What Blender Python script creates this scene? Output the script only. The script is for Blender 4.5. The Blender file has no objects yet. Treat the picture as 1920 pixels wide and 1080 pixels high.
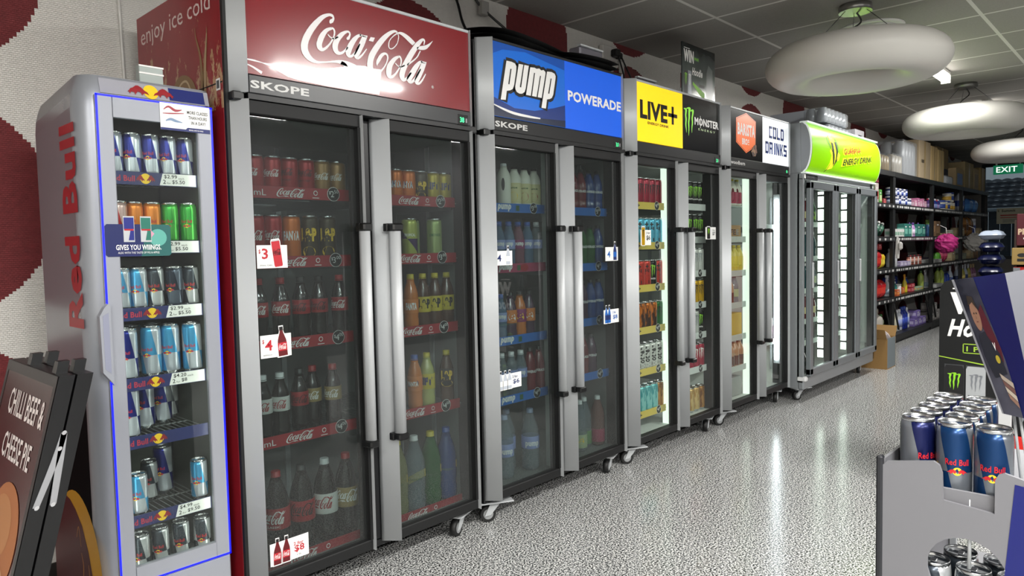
import bpy, math, random
from mathutils import Vector, Matrix
random.seed(7)
PI = math.pi
COL = bpy.context.scene.collection
SC = bpy.context.scene

# ------------------------------------------------------------------ camera
YAW, PITCH, ROLL, FPX = .7515, .0558, -.0213, 1335.44
def camera():
    cd = bpy.data.cameras.new('camera'); co = bpy.data.objects.new('camera', cd); COL.objects.link(co)
    f = Vector((math.cos(YAW)*math.cos(PITCH), math.sin(YAW)*math.cos(PITCH), -math.sin(PITCH)))
    r0 = Vector((math.sin(YAW), -math.cos(YAW), 0)); u0 = r0.cross(f)
    c, s = math.cos(ROLL), math.sin(ROLL)
    r = r0*c + u0*s; u = u0*c - r0*s
    m = Matrix((r, u, -f)).transposed().to_4x4(); m.translation = Vector((-1.0629, -2.2135, 1.2623))
    co.matrix_world = m
    cd.sensor_width = 36; cd.sensor_fit = 'HORIZONTAL'; cd.lens = FPX*36/1920
    cd.clip_start = .02; cd.clip_end = 200
    SC.camera = co
camera()

# ------------------------------------------------------------------ sky, exposure, light levels
w = bpy.data.worlds.new('world'); SC.world = w; w.use_nodes = True
w.node_tree.nodes['Background'].inputs[0].default_value = (.52, .55, .58, 1)
w.node_tree.nodes['Background'].inputs[1].default_value = .55
vs = SC.view_settings
vs.view_transform = 'Standard'; vs.look = 'None'; vs.gamma = 1; vs.use_curve_mapping = False
vs.exposure = 0.22
BATTEN_W = 88.0          # watts of light from each fluorescent batten
LIT = 1.0                # brightness scale of the cooler lamps
SC.cycles.max_bounces = 8; SC.cycles.diffuse_bounces = 3; SC.cycles.glossy_bounces = 3
SC.cycles.transparent_max_bounces = 12; SC.cycles.transmission_bounces = 4
SC.cycles.sample_clamp_indirect = 4.0

# ------------------------------------------------------------------ materials
_M = {}
def lin(h):
    h = h.lstrip('#'); c = [int(h[i:i+2], 16)/255 for i in (0, 2, 4)]
    return tuple((x/12.92 if x <= .04045 else ((x+.055)/1.055)**2.4) for x in c) + (1,)
def mat(name, col='#888888', rough=.5, metal=0., emit=0., coat=0., alpha=1., spec=.5):
    if name in _M: return _M[name]
    m = bpy.data.materials.new(name); m.use_nodes = True
    b = m.node_tree.nodes['Principled BSDF']
    b.inputs['Base Color'].default_value = lin(col); b.inputs['Roughness'].default_value = rough
    b.inputs['Metallic'].default_value = metal; b.inputs['Specular IOR Level'].default_value = spec
    if coat: b.inputs['Coat Weight'].default_value = coat; b.inputs['Coat Roughness'].default_value = .06
    if emit:
        b.inputs['Emission Color'].default_value = lin(col); b.inputs['Emission Strength'].default_value = emit
    if alpha < 1: b.inputs['Alpha'].default_value = alpha
    _M[name] = m
    return m
def nodes(name):
    m = bpy.data.materials.new(name); m.use_nodes = True; _M[name] = m
    t = m.node_tree
    return m, t, t.nodes['Principled BSDF']
class NT:
    """tiny helper for wiring node graphs"""
    def __init__(s, t): s.t = t
    def n(s, kind, **kw):
        nd = s.t.nodes.new(kind)
        for k, v in kw.items(): setattr(nd, k, v)
        return nd
    def l(s, a, b): s.t.links.new(a, b)
    def math(s, op, a, b=None, c=None):
        nd = s.n('ShaderNodeMath', operation=op)
        for i, x in enumerate((a, b, c)):
            if x is None: continue
            if isinstance(x, (int, float)): nd.inputs[i].default_value = x
            else: s.l(x, nd.inputs[i])
        return nd.outputs[0]
    def mix(s, fac, a, b):
        nd = s.n('ShaderNodeMix', data_type='RGBA')
        for sock, x in ((nd.inputs[0], fac), (nd.inputs[6], a), (nd.inputs[7], b)):
            if isinstance(x, (int, float)): sock.default_value = x
            elif isinstance(x, str): sock.default_value = lin(x)
            else: s.l(x, sock)
        return nd.outputs[2]
    def ramp(s, fac, stops, interp='LINEAR'):
        nd = s.n('ShaderNodeValToRGB'); e = nd.color_ramp; e.interpolation = interp
        while len(e.elements) < len(stops): e.elements.new(.5)
        for el, (p, c) in zip(e.elements, stops): el.position = p; el.color = lin(c)
        s.l(fac, nd.inputs[0]); return nd.outputs[0]
    def obj(s):
        c = s.n('ShaderNodeTexCoord'); return c.outputs['Object']
    def sep(s, v):
        nd = s.n('ShaderNodeSeparateXYZ'); s.l(v, nd.inputs[0]); return nd.outputs
    def noise(s, v, scale, detail=2., rough=.5):
        nd = s.n('ShaderNodeTexNoise'); nd.inputs['Scale'].default_value = scale
        nd.inputs['Detail'].default_value = detail; nd.inputs['Roughness'].default_value = rough
        if v is not None: s.l(v, nd.inputs['Vector'])
        return nd.outputs[0]
    def bump(s, h, strength, dist, bsdf):
        nd = s.n('ShaderNodeBump'); nd.inputs['Strength'].default_value = strength
        nd.inputs['Distance'].default_value = dist; s.l(h, nd.inputs['Height']); s.l(nd.outputs[0], bsdf.inputs['Normal'])

def glass(name, tint='#e8eeee', refl=1.0, dust=0.0):
    """clear pane: see-through body with a Fresnel mirror on top and a little painted haze"""
    m = bpy.data.materials.new(name); m.use_nodes = True; _M[name] = m
    t = m.node_tree; t.nodes.clear(); k = NT(t)
    out = k.n('ShaderNodeOutputMaterial'); tr = k.n('ShaderNodeBsdfTransparent'); gl = k.n('ShaderNodeBsdfGlossy')
    tr.inputs[0].default_value = lin(tint); gl.inputs[0].default_value = (1, 1, 1, 1); gl.inputs['Roughness'].default_value = .015
    fr = k.n('ShaderNodeFresnel'); fr.inputs[0].default_value = 1.5
    gm = k.n('ShaderNodeNewGeometry'); face = k.math('SUBTRACT', 1., gm.outputs['Backfacing'])     # only the outer skin mirrors
    mx = k.n('ShaderNodeMixShader'); k.l(k.math('MULTIPLY', k.math('MULTIPLY', fr.outputs[0], refl), face), mx.inputs[0])
    base = tr.outputs[0]
    if dust:  # diffuse share paints the milky reflection haze on the cooler doors
        df = k.n('ShaderNodeBsdfDiffuse'); df.inputs[0].default_value = (.8, .82, .8, 1)
        m2 = k.n('ShaderNodeMixShader'); m2.inputs[0].default_value = dust
        k.l(tr.outputs[0], m2.inputs[1]); k.l(df.outputs[0], m2.inputs[2]); base = m2.outputs[0]
    k.l(base, mx.inputs[1]); k.l(gl.outputs[0], mx.inputs[2]); k.l(mx.outputs[0], out.inputs[0])
    return m

def clear_plastic(name, tint, rough=.08, mixd=.25):
    """translucent coloured drink or film: part see-through, part body colour, glossy skin"""
    m = bpy.data.materials.new(name); m.use_nodes = True; _M[name] = m
    t = m.node_tree; b = t.nodes['Principled BSDF']; k = NT(t)
    b.inputs['Base Color'].default_value = lin(tint); b.inputs['Roughness'].default_value = rough
    tr = k.n('ShaderNodeBsdfTransparent'); tr.inputs[0].default_value = lin(tint)
    mx = k.n('ShaderNodeMixShader'); mx.inputs[0].default_value = mixd
    k.l(tr.outputs[0], mx.inputs[1]); k.l(b.outputs[0], mx.inputs[2])
    k.l(mx.outputs[0], t.nodes['Material Output'].inputs[0])
    return m

# ------------------------------------------------------------------ mesh building
_TC = {}
def text_geo(s, bold, shear):
    key = (s, bold, shear)
    if key in _TC: return _TC[key]
    cu = bpy.data.curves.new('lettering', 'FONT'); cu.body = s; cu.offset = bold; cu.shear = shear; cu.resolution_u = 2; cu.space_character = 1+1.6*bold
    ob = bpy.data.objects.new('lettering', cu)
    me = bpy.data.meshes.new_from_object(ob)
    v = [(p.co.x, p.co.y) for p in me.vertices]; f = [tuple(p.vertices) for p in me.polygons]
    bpy.data.objects.remove(ob); bpy.data.curves.remove(cu); bpy.data.meshes.remove(me)
    xs = [p[0] for p in v] or [0, 1]; ys = [p[1] for p in v] or [0, 1]
    x0, y0, sx, sy = min(xs), min(ys), max(max(xs)-min(xs), 1e-6), max(max(ys)-min(ys), 1e-6)
    _TC[key] = ([((x-x0)/sx, (y-y0)/sy) for x, y in v], f, sx/sy)
    return _TC[key]

def catmull(P, n=5):
    if len(P) < 3: return [tuple(p) for p in P]
    out = []
    for i in range(len(P)-1):
        a, b, c, d = P[max(i-1, 0)], P[i], P[i+1], P[min(i+2, len(P)-1)]
        for k in range(n):
            t = k/n
            out.append(tuple(.5*(2*b[j]+(c[j]-a[j])*t+(2*a[j]-5*b[j]+4*c[j]-d[j])*t*t+(3*b[j]-a[j]-3*c[j]+d[j])*t**3) for j in range(len(b))))
    out.append(tuple(P[-1])); return out

# planes for flat artwork: (u right, v up) -> local point
def front(y, ox=0, oz=0): return lambda u, v: (ox+u, y, oz+v)          # faces -Y
def left_side(x, oy=0, oz=0): return lambda u, v: (x, oy-u, oz+v)        # faces -X
def rot_up(T, s=1): return lambda u, v: T(-v, u)                       # text that reads bottom to top
def wrap(r, z0, a0=-PI/2): return lambda u, v: (r*math.cos(a0+u/r), r*math.sin(a0+u/r), z0+v)

class MB:
    def __init__(s): s.v = []; s.f = []; s.fm = []; s.sm = []; s.mats = []; s.uv = {}
    def mi(s, m):
        if m not in s.mats: s.mats.append(m)
        return s.mats.index(m)
    def add(s, V, F, m, smooth=False):
        o = len(s.v); s.v += [tuple(p) for p in V]; i = s.mi(m)
        for f in F: s.f.append(tuple(o+k for k in f)); s.fm.append(i); s.sm.append(smooth)
    def box(s, x0, x1, y0, y1, z0, z1, m, b=0., T=None):
        x0, x1 = min(x0, x1), max(x0, x1); y0, y1 = min(y0, y1), max(y0, y1); z0, z1 = min(z0, z1), max(z0, z1)
        b = min(b, .49*(x1-x0), .49*(y1-y0), .49*(z1-z0))
        c = ((x0, x1), (y0, y1), (z0, z1)); V = []; idx = {}
        for i in (0, 1):
            for j in (0, 1):
                for k in (0, 1):
                    s3 = (i, j, k)
                    for ax in ((0, 1, 2) if b > 0 else (0,)):
                        p = [c[a][s3[a]] for a in range(3)]
                        if b > 0:
                            for a in range(3):
                                if a != ax: p[a] += b if s3[a] == 0 else -b
                        idx[(s3, ax)] = len(V); V.append(p)
        g = (lambda t, ax: idx[(t, ax)]) if b > 0 else (lambda t, ax: idx[(t, 0)])
        F = []
        for ax in range(3):
            o = [a for a in range(3) if a != ax]
            for side in (0, 1):
                q = []
                for (p1, p2) in ((0, 0), (1, 0), (1, 1), (0, 1)):
                    t = [0, 0, 0]; t[ax] = side; t[o[0]] = p1; t[o[1]] = p2; q.append(g(tuple(t), ax))
                flip = (side == 0) ^ (ax == 1)
                F.append(q[::-1] if flip else q)
        if b > 0:
            for ax in range(3):
                o = [a for a in range(3) if a != ax]
                for p1 in (0, 1):
                    for p2 in (0, 1):
                        t0 = [0]*3; t0[ax] = 0; t0[o[0]] = p1; t0[o[1]] = p2; t1 = list(t0); t1[ax] = 1
                        t0, t1 = tuple(t0), tuple(t1)
                        F.append([idx[(t0, o[0])], idx[(t1, o[0])], idx[(t1, o[1])], idx[(t0, o[1])]])
            for i in (0, 1):
                for j in (0, 1):
                    for k in (0, 1): F.append([idx[((i, j, k), a)] for a in range(3)])
        cc = Vector(((x0+x1)/2, (y0+y1)/2, (z0+z1)/2)); G = []
        for q in F:
            p = [Vector(V[k]) for k in q]; nn = (p[1]-p[0]).cross(p[2]-p[0])
            G.append(q if nn.dot(sum(p, Vector())/len(p)-cc) > 0 else q[::-1])
        if T: V = [T(*p) for p in V]
        s.add(V, G, m); return s
    def lathe(s, prof, m, seg=24, c=(0, 0, 0), smooth=True, mf=None, uvname=False):
        """prof: [(r, z)], bottom to top; mf(k, i) picks a material for ring k, segment i"""
        o = len(s.v); h0 = prof[0][1]; H = max(prof[-1][1]-h0, 1e-6)
        for r, z in prof:
            for i in range(seg):
                a = 2*PI*i/seg; s.v.append((c[0]+r*math.cos(a), c[1]+r*math.sin(a), c[2]+z))
        for k in range(len(prof)-1):
            for i in range(seg):
                j = (i+1) % seg
                s.uv[len(s.f)] = [(i/seg, (prof[k][1]-h0)/H), ((i+1)/seg, (prof[k][1]-h0)/H), ((i+1)/seg, (prof[k+1][1]-h0)/H), (i/seg, (prof[k+1][1]-h0)/H)]
                s.f.append((o+k*seg+i, o+k*seg+j, o+(k+1)*seg+j, o+(k+1)*seg+i))
                s.fm.append(s.mi(mf(k, i) if mf else m)); s.sm.append(smooth)
        for ring, rev in ((0, True), (len(prof)-1, False)):
            if prof[ring][0] > 1e-5:
                q = [o+ring*seg+i for i in range(seg)]
                s.f.append(tuple(q[::-1] if rev else q)); s.fm.append(s.mi(mf(max(ring-1, 0), 0) if mf else m)); s.sm.append(False)
        return s
    def tube(s, pts, r, m, seg=8, sm=True, closed=False):
        P = [Vector(p) for p in pts]; o = len(s.v); n = len(P); ref = Vector((0, 0, 1))
        rr = r if isinstance(r, (list, tuple)) else [r]*n
        for i, p in enumerate(P):
            d = (P[(i+1) % n] - P[i-1]) if (closed or 0 < i < n-1) else (P[1]-P[0] if i == 0 else P[-1]-P[-2])
            d.normalize()
            a = d.cross(ref)
            if a.length < .05: a = d.cross(Vector((1, 0, 0)))
            a.normalize(); b = d.cross(a)
            for k in range(seg):
                t = 2*PI*k/seg; s.v.append(tuple(p + (a*math.cos(t)+b*math.sin(t))*rr[i]))
        i0 = s.mi(m)
        for i in range(n if closed else n-1):
            i2 = (i+1) % n
            for k in range(seg):
                k2 = (k+1) % seg
                s.f.append((o+i*seg+k, o+i*seg+k2, o+i2*seg+k2, o+i2*seg+k)); s.fm.append(i0); s.sm.append(sm)
        if not closed:
            s.f.append(tuple(o+k for k in range(seg))[::-1]); s.f.append(tuple(o+(n-1)*seg+k for k in range(seg)))
            s.fm += [i0, i0]; s.sm += [False, False]
        return s
    def prism(s, poly, T0, T1, m, smooth_side=False):
        """poly in 2-D, T0/T1 map it to the two end faces"""
        n = len(poly); V = [T0(*p) for p in poly]+[T1(*p) for p in poly]; o = len(s.v); s.v += V; i = s.mi(m)
        s.f.append(tuple(range(o, o+n))); s.f.append(tuple(range(o+2*n-1, o+n-1, -1))); s.fm += [i, i]; s.sm += [False]*2
        for k in range(n):
            j = (k+1) % n; s.f.append((o+k, o+n+k, o+n+j, o+j)); s.fm.append(i); s.sm.append(smooth_side)
        return s
    def poly(s, pts, m, T): s.add([T(*p) for p in pts], [tuple(range(len(pts)))], m); return s
    def rect(s, u0, u1, v0, v1, m, T): return s.poly([(u0, v0), (u1, v0), (u1, v1), (u0, v1)], m, T)
    def disc(s, u, v, ru, rv, m, T, n=24, a0=0, a1=2*PI):
        return s.poly([(u+ru*math.cos(a0+(a1-a0)*i/n), v+rv*math.sin(a0+(a1-a0)*i/n)) for i in range(n if a1-a0 > 6.2 else n+1)], m, T)
    def text(s, txt, m, T, u, v, w=None, h=.02, bold=0., shear=0., fit=False):
        V, F, asp = text_geo(txt, bold, shear)
        if w is None: w = h*asp
        s.add([T(u+x*w, v+y*h) for x, y in V], F, m); return s
    def stroke(s, pts, m, T, n=4):
        P = catmull(pts, n); A = []; B = []
        for i, p in enumerate(P):
            q0 = P[max(i-1, 0)]; q1 = P[min(i+1, len(P)-1)]
            dx, dy = q1[0]-q0[0], q1[1]-q0[1]; L = math.hypot(dx, dy) or 1
            nx, ny = -dy/L*p[2]/2, dx/L*p[2]/2
            A.append(T(p[0]+nx, p[1]+ny)); B.append(T(p[0]-nx, p[1]-ny))
        k = len(A); s.add(A+B, [(i, i+1, k+i+1, k+i) for i in range(k-1)], m); return s
    def cola(s, m, T, u, v, w, h):
        """the flowing script word-mark"""
        for a, b in COLA:
            k = len(a); s.add([T(u+x*w, v+y*h) for x, y in list(a)+list(b)], [(i, i+1, k+i+1, k+i) for i in range(k-1)], m)
        s.poly([(u+x*w, v+y*h) for x, y in COLA_DASH], m, T); return s
    def claw(s, m, T, u, v, w, h):
        for q in CLAW: 
            k = len(q)//2
            s.add([T(u+x*w, v+y*h) for x, y in q], [(i, i+1, 2*k-2-i, 2*k-1-i) for i in range(k-1)], m)
        return s
    def bull(s, T, u, v, w, h, mr, my):
        """two charging bulls before a sun disc"""
        s.disc(u+w*.5, v+h*.5, h*.5, h*.5, my, T, 20)
        for sg in (-1, 1):
            B = [(.03, .30), (.10, .42), (.18, .62), (.28, .70), (.42, .92), (.52, .95), (.66, .80), (.78, .55), (.90, .42), (.97, .18), (.86, .28), (.74, .30), (.66, .10), (.60, .34), (.48, .40), (.40, .22), (.36, .05), (.33, .28), (.20, .34), (.12, .12), (.10, .30)]
            q = [((u+w*.5-sg*(w*.5-x*w*.47)), v+y*h*.8+.1*h) for x, y in B]
            T2 = (lambda a, b: T(a, b)) 
            s.poly(q, mr, lambda a, b: tuple(c+d for c, d in zip(T(a, b), s.eps)))
        return s
    eps = (0, -.0004, 0)
    def build(s, name, parent=None, loc=None, rot=None):
        me = bpy.data.meshes.new(name); me.from_pydata(s.v, [], s.f)
        for m in s.mats: me.materials.append(m)
        me.polygons.foreach_set('material_index', s.fm); me.polygons.foreach_set('use_smooth', s.sm)
        if s.uv:
            uv = me.uv_layers.new(name='UVMap')
            for fi, q in s.uv.items():
                st = me.polygons[fi].loop_start
                for k, c in enumerate(q): uv.data[st+k].uv = c
        me.update()
        o = bpy.data.objects.new(name, me); COL.objects.link(o)
        if parent: o.parent = parent
        if loc: o.location = loc
        if rot: o.rotation_euler = rot
        return o

def tag(o, label, cat, group=None, kind=None):
    o['label'] = label; o['category'] = cat
    if group: o['group'] = group
    if kind: o['kind'] = kind
    return o
def struct(o, label=None):
    o['kind'] = 'structure'
    if label: o['label'] = label
    return o
def thing(name, label, cat, loc=(0, 0, 0), rz=0, group=None):
    o = bpy.data.objects.new(name, None); COL.objects.link(o); o.empty_display_size = .05
    o.location = loc; o.rotation_euler = (0, 0, rz)
    return tag(o, label, cat, group)
def copy_tree(o, parent=None):
    c = o.copy(); COL.objects.link(c)
    if parent: c.parent = parent
    for ch in o.children: copy_tree(ch, c)
    return c
PROTO = {}
def place(key, make, loc, rz, label, group=None, rx=0, ry=0, scale=None):
    """first call builds the thing and its parts, later calls copy them"""
    if key in PROTO: o = copy_tree(PROTO[key])
    else: o = make(); PROTO[key] = o
    o.location = loc; o.rotation_euler = (rx, ry, rz); o['label'] = label
    if scale: o.scale = scale
    if group: o['group'] = group
    elif 'group' in o: del o['group']
    return o
ORD = ['leftmost', 'second from left', 'third from left', 'fourth from left', 'fifth from left', 'sixth from left', 'seventh from left', 'eighth from left', 'ninth from left', 'tenth from left']
COLA_BOX=(0.2775,1.9180,0.8788,2.1111)
COLA=[([(0.206,0.814),(0.208,0.818),(0.21,0.824),(0.212,0.828),(0.214,0.83),(0.216,0.834),(0.218,0.838),(0.22,0.843),(0.222,0.848),(0.223,0.855),(0.224,0.865),(0.227,0.879),(0.229,0.893),(0.23,0.906),(0.231,0.919),(0.231,0.932),(0.23,0.945),(0.229,0.957),(0.227,0.969),(0.224,0.982),(0.219,0.991),(0.214,0.995),(0.207,0.997),(0.199,0.995),(0.189,0.988),(0.178,0.977),(0.166,0.962),(0.152,0.941),(0.137,0.911),(0.122,0.873),(0.107,0.829),(0.091,0.782),(0.078,0.736),(0.065,0.691),(0.054,0.645),(0.043,0.599),(0.034,0.554),(0.025,0.509),(0.017,0.464),(0.011,0.42),(0.006,0.377),(0.002,0.336),(0,0.297),(0,0.26),(0.001,0.225),(0.004,0.192),(0.008,0.162),(0.014,0.137),(0.02,0.114),(0.027,0.094),(0.035,0.076),(0.044,0.061),(0.054,0.05),(0.064,0.041),(0.075,0.036),(0.086,0.033),(0.099,0.034),(0.113,0.04),(0.128,0.051),(0.143,0.062),(0.157,0.072),(0.17,0.081),(0.182,0.09),(0.194,0.098),(0.206,0.104),(0.217,0.109),(0.228,0.113),(0.239,0.114),(0.249,0.114),(0.259,0.111),(0.269,0.105),(0.279,0.099),(0.29,0.094),(0.301,0.09),(0.312,0.087),(0.324,0.085),(0.335,0.082),(0.347,0.082),(0.358,0.082),(0.368,0.082),(0.376,0.08),(0.386,0.072),(0.396,0.06),(0.405,0.047),(0.412,0.037)],[(0.201,0.811),(0.2,0.813),(0.198,0.818),(0.196,0.825),(0.196,0.835),(0.196,0.846),(0.197,0.856),(0.198,0.867),(0.2,0.879),(0.204,0.89),(0.208,0.897),(0.211,0.902),(0.214,0.906),(0.215,0.912),(0.217,0.918),(0.218,0.924),(0.218,0.929),(0.217,0.935),(0.215,0.94),(0.212,0.943),(0.21,0.944),(0.206,0.945),(0.202,0.946),(0.198,0.944),(0.192,0.937),(0.184,0.923),(0.174,0.905),(0.165,0.883),(0.155,0.856),(0.144,0.821),(0.132,0.777),(0.119,0.73),(0.108,0.685),(0.098,0.643),(0.088,0.601),(0.08,0.56),(0.072,0.52),(0.065,0.48),(0.059,0.441),(0.053,0.405),(0.05,0.372),(0.047,0.343),(0.046,0.316),(0.045,0.291),(0.045,0.269),(0.046,0.249),(0.048,0.23),(0.051,0.211),(0.054,0.192),(0.058,0.174),(0.062,0.157),(0.067,0.141),(0.073,0.126),(0.079,0.112),(0.086,0.1),(0.094,0.09),(0.103,0.084),(0.115,0.083),(0.129,0.088),(0.143,0.095),(0.157,0.102),(0.17,0.11),(0.182,0.119),(0.194,0.129),(0.206,0.139),(0.217,0.149),(0.228,0.159),(0.24,0.169),(0.252,0.177),(0.265,0.183),(0.277,0.187),(0.289,0.189),(0.301,0.189),(0.313,0.187),(0.325,0.183),(0.336,0.177),(0.347,0.17),(0.357,0.164),(0.368,0.157),(0.379,0.147),(0.389,0.132),(0.398,0.11),(0.404,0.083),(0.41,0.058),(0.413,0.041)]),
([(0.262,0.112),(0.267,0.106),(0.274,0.097),(0.281,0.088),(0.286,0.08),(0.291,0.073),(0.296,0.063),(0.301,0.052),(0.306,0.042),(0.309,0.033),(0.312,0.025),(0.314,0.018),(0.315,0.013)],[(0.274,0.17),(0.28,0.166),(0.288,0.159),(0.296,0.15),(0.304,0.136),(0.309,0.117),(0.312,0.096),(0.314,0.076),(0.315,0.059),(0.316,0.044),(0.316,0.032),(0.316,0.022),(0.316,0.015)]),
([(0.206,0.75),(0.2,0.743),(0.19,0.733),(0.178,0.717),(0.166,0.694),(0.154,0.664),(0.144,0.631),(0.134,0.596),(0.126,0.561),(0.119,0.525),(0.113,0.487),(0.109,0.452),(0.105,0.421),(0.103,0.393),(0.103,0.367),(0.104,0.342),(0.106,0.32),(0.111,0.301),(0.117,0.285),(0.125,0.273),(0.135,0.27),(0.146,0.278),(0.154,0.293),(0.162,0.311),(0.17,0.331),(0.178,0.356),(0.186,0.385),(0.194,0.416),(0.202,0.446),(0.209,0.477),(0.215,0.509),(0.221,0.54),(0.225,0.57),(0.229,0.598),(0.232,0.626),(0.233,0.651),(0.234,0.675),(0.234,0.696),(0.232,0.715),(0.229,0.731),(0.226,0.744),(0.221,0.752),(0.215,0.754),(0.211,0.754),(0.209,0.754)],[(0.211,0.706),(0.204,0.695),(0.196,0.681),(0.188,0.665),(0.181,0.647),(0.176,0.624),(0.169,0.595),(0.163,0.563),(0.158,0.532),(0.153,0.504),(0.149,0.474),(0.145,0.445),(0.142,0.42),(0.14,0.402),(0.14,0.389),(0.139,0.379),(0.139,0.37),(0.14,0.359),(0.141,0.348),(0.142,0.339),(0.141,0.335),(0.143,0.334),(0.147,0.338),(0.153,0.348),(0.16,0.362),(0.167,0.381),(0.176,0.405),(0.184,0.432),(0.192,0.459),(0.199,0.487),(0.205,0.517),(0.211,0.547),(0.216,0.574),(0.219,0.6),(0.221,0.625),(0.223,0.648),(0.223,0.667),(0.223,0.684),(0.221,0.699),(0.219,0.711),(0.217,0.718),(0.216,0.717),(0.214,0.714),(0.211,0.71),(0.208,0.707)]),
([(0.179,0.6),(0.182,0.591),(0.185,0.579),(0.19,0.565),(0.196,0.554),(0.202,0.547),(0.209,0.54),(0.216,0.537),(0.225,0.539),(0.234,0.55),(0.242,0.566),(0.25,0.582),(0.255,0.592)],[(0.184,0.613),(0.187,0.605),(0.191,0.593),(0.196,0.582),(0.201,0.574),(0.206,0.57),(0.213,0.567),(0.219,0.566),(0.224,0.569),(0.23,0.576),(0.237,0.59),(0.244,0.604),(0.249,0.614)]),
([(0.322,0.586),(0.324,0.59),(0.327,0.596),(0.33,0.601),(0.332,0.605),(0.334,0.612),(0.335,0.625),(0.337,0.64),(0.339,0.654),(0.34,0.667),(0.342,0.681),(0.343,0.694),(0.343,0.708),(0.342,0.721),(0.341,0.734),(0.339,0.746),(0.335,0.754),(0.331,0.76),(0.325,0.763),(0.318,0.761),(0.31,0.754),(0.3,0.742),(0.288,0.725),(0.276,0.704),(0.264,0.678),(0.253,0.647),(0.243,0.613),(0.233,0.577),(0.225,0.541),(0.219,0.505),(0.214,0.47),(0.211,0.436),(0.21,0.404),(0.211,0.372),(0.214,0.342),(0.219,0.316),(0.225,0.295),(0.233,0.28),(0.242,0.273),(0.252,0.273),(0.261,0.278),(0.27,0.288),(0.279,0.303),(0.287,0.32),(0.294,0.341),(0.302,0.367),(0.311,0.398),(0.318,0.427),(0.323,0.446)],[(0.317,0.585),(0.316,0.589),(0.313,0.595),(0.311,0.604),(0.312,0.617),(0.314,0.63),(0.318,0.642),(0.322,0.653),(0.325,0.663),(0.327,0.673),(0.329,0.683),(0.33,0.692),(0.331,0.699),(0.331,0.706),(0.329,0.714),(0.328,0.719),(0.326,0.721),(0.324,0.722),(0.321,0.722),(0.319,0.72),(0.315,0.712),(0.308,0.697),(0.3,0.676),(0.293,0.652),(0.286,0.628),(0.279,0.601),(0.271,0.571),(0.264,0.54),(0.259,0.513),(0.255,0.489),(0.252,0.465),(0.25,0.444),(0.249,0.424),(0.248,0.404),(0.248,0.384),(0.249,0.366),(0.25,0.354),(0.251,0.346),(0.254,0.339),(0.258,0.334),(0.262,0.332),(0.266,0.335),(0.271,0.341),(0.278,0.353),(0.284,0.367),(0.291,0.388),(0.3,0.415),(0.307,0.442),(0.313,0.461)]),
([(0.418,0.756),(0.413,0.753),(0.407,0.748),(0.398,0.74),(0.389,0.725),(0.38,0.707),(0.371,0.686),(0.361,0.661),(0.352,0.633),(0.343,0.6),(0.334,0.563),(0.325,0.525),(0.318,0.489),(0.312,0.454),(0.307,0.42),(0.304,0.386),(0.302,0.354),(0.303,0.325),(0.307,0.3),(0.312,0.282),(0.319,0.268),(0.328,0.263),(0.336,0.267),(0.345,0.277),(0.353,0.292),(0.36,0.312),(0.368,0.336),(0.376,0.365),(0.383,0.398),(0.391,0.439),(0.4,0.488),(0.407,0.533),(0.412,0.564)],[(0.42,0.717),(0.416,0.711),(0.411,0.703),(0.405,0.694),(0.401,0.682),(0.396,0.666),(0.391,0.644),(0.385,0.621),(0.38,0.595),(0.373,0.565),(0.367,0.531),(0.36,0.496),(0.355,0.464),(0.35,0.436),(0.346,0.408),(0.343,0.384),(0.34,0.366),(0.339,0.352),(0.337,0.338),(0.336,0.327),(0.335,0.321),(0.335,0.319),(0.336,0.318),(0.339,0.32),(0.343,0.327),(0.349,0.34),(0.356,0.359),(0.363,0.383),(0.371,0.411),(0.379,0.449),(0.388,0.495),(0.397,0.539),(0.403,0.569)]),
([(0.429,0.74),(0.424,0.712),(0.418,0.673),(0.41,0.628),(0.403,0.585),(0.395,0.542),(0.387,0.494),(0.379,0.449),(0.373,0.411),(0.369,0.383),(0.365,0.361),(0.363,0.337),(0.362,0.312),(0.365,0.289),(0.371,0.272),(0.379,0.261),(0.39,0.265),(0.399,0.279),(0.407,0.296),(0.415,0.319),(0.424,0.346),(0.433,0.383),(0.444,0.427),(0.454,0.469),(0.46,0.498)],[(0.464,0.726),(0.46,0.698),(0.454,0.657),(0.448,0.611),(0.441,0.565),(0.433,0.519),(0.424,0.471),(0.416,0.426),(0.409,0.389),(0.404,0.362),(0.401,0.344),(0.399,0.334),(0.397,0.331),(0.396,0.326),(0.394,0.321),(0.391,0.317),(0.389,0.312),(0.392,0.314),(0.398,0.325),(0.405,0.343),(0.414,0.365),(0.424,0.397),(0.436,0.438),(0.447,0.478),(0.455,0.505)]),
([(0.407,0.723),(0.412,0.722),(0.42,0.719),(0.428,0.717),(0.436,0.716),(0.444,0.717),(0.452,0.72),(0.46,0.722),(0.465,0.724)],[(0.412,0.755),(0.417,0.754),(0.424,0.752),(0.432,0.75),(0.439,0.749),(0.447,0.75),(0.454,0.752),(0.461,0.755),(0.466,0.756)]),
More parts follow.
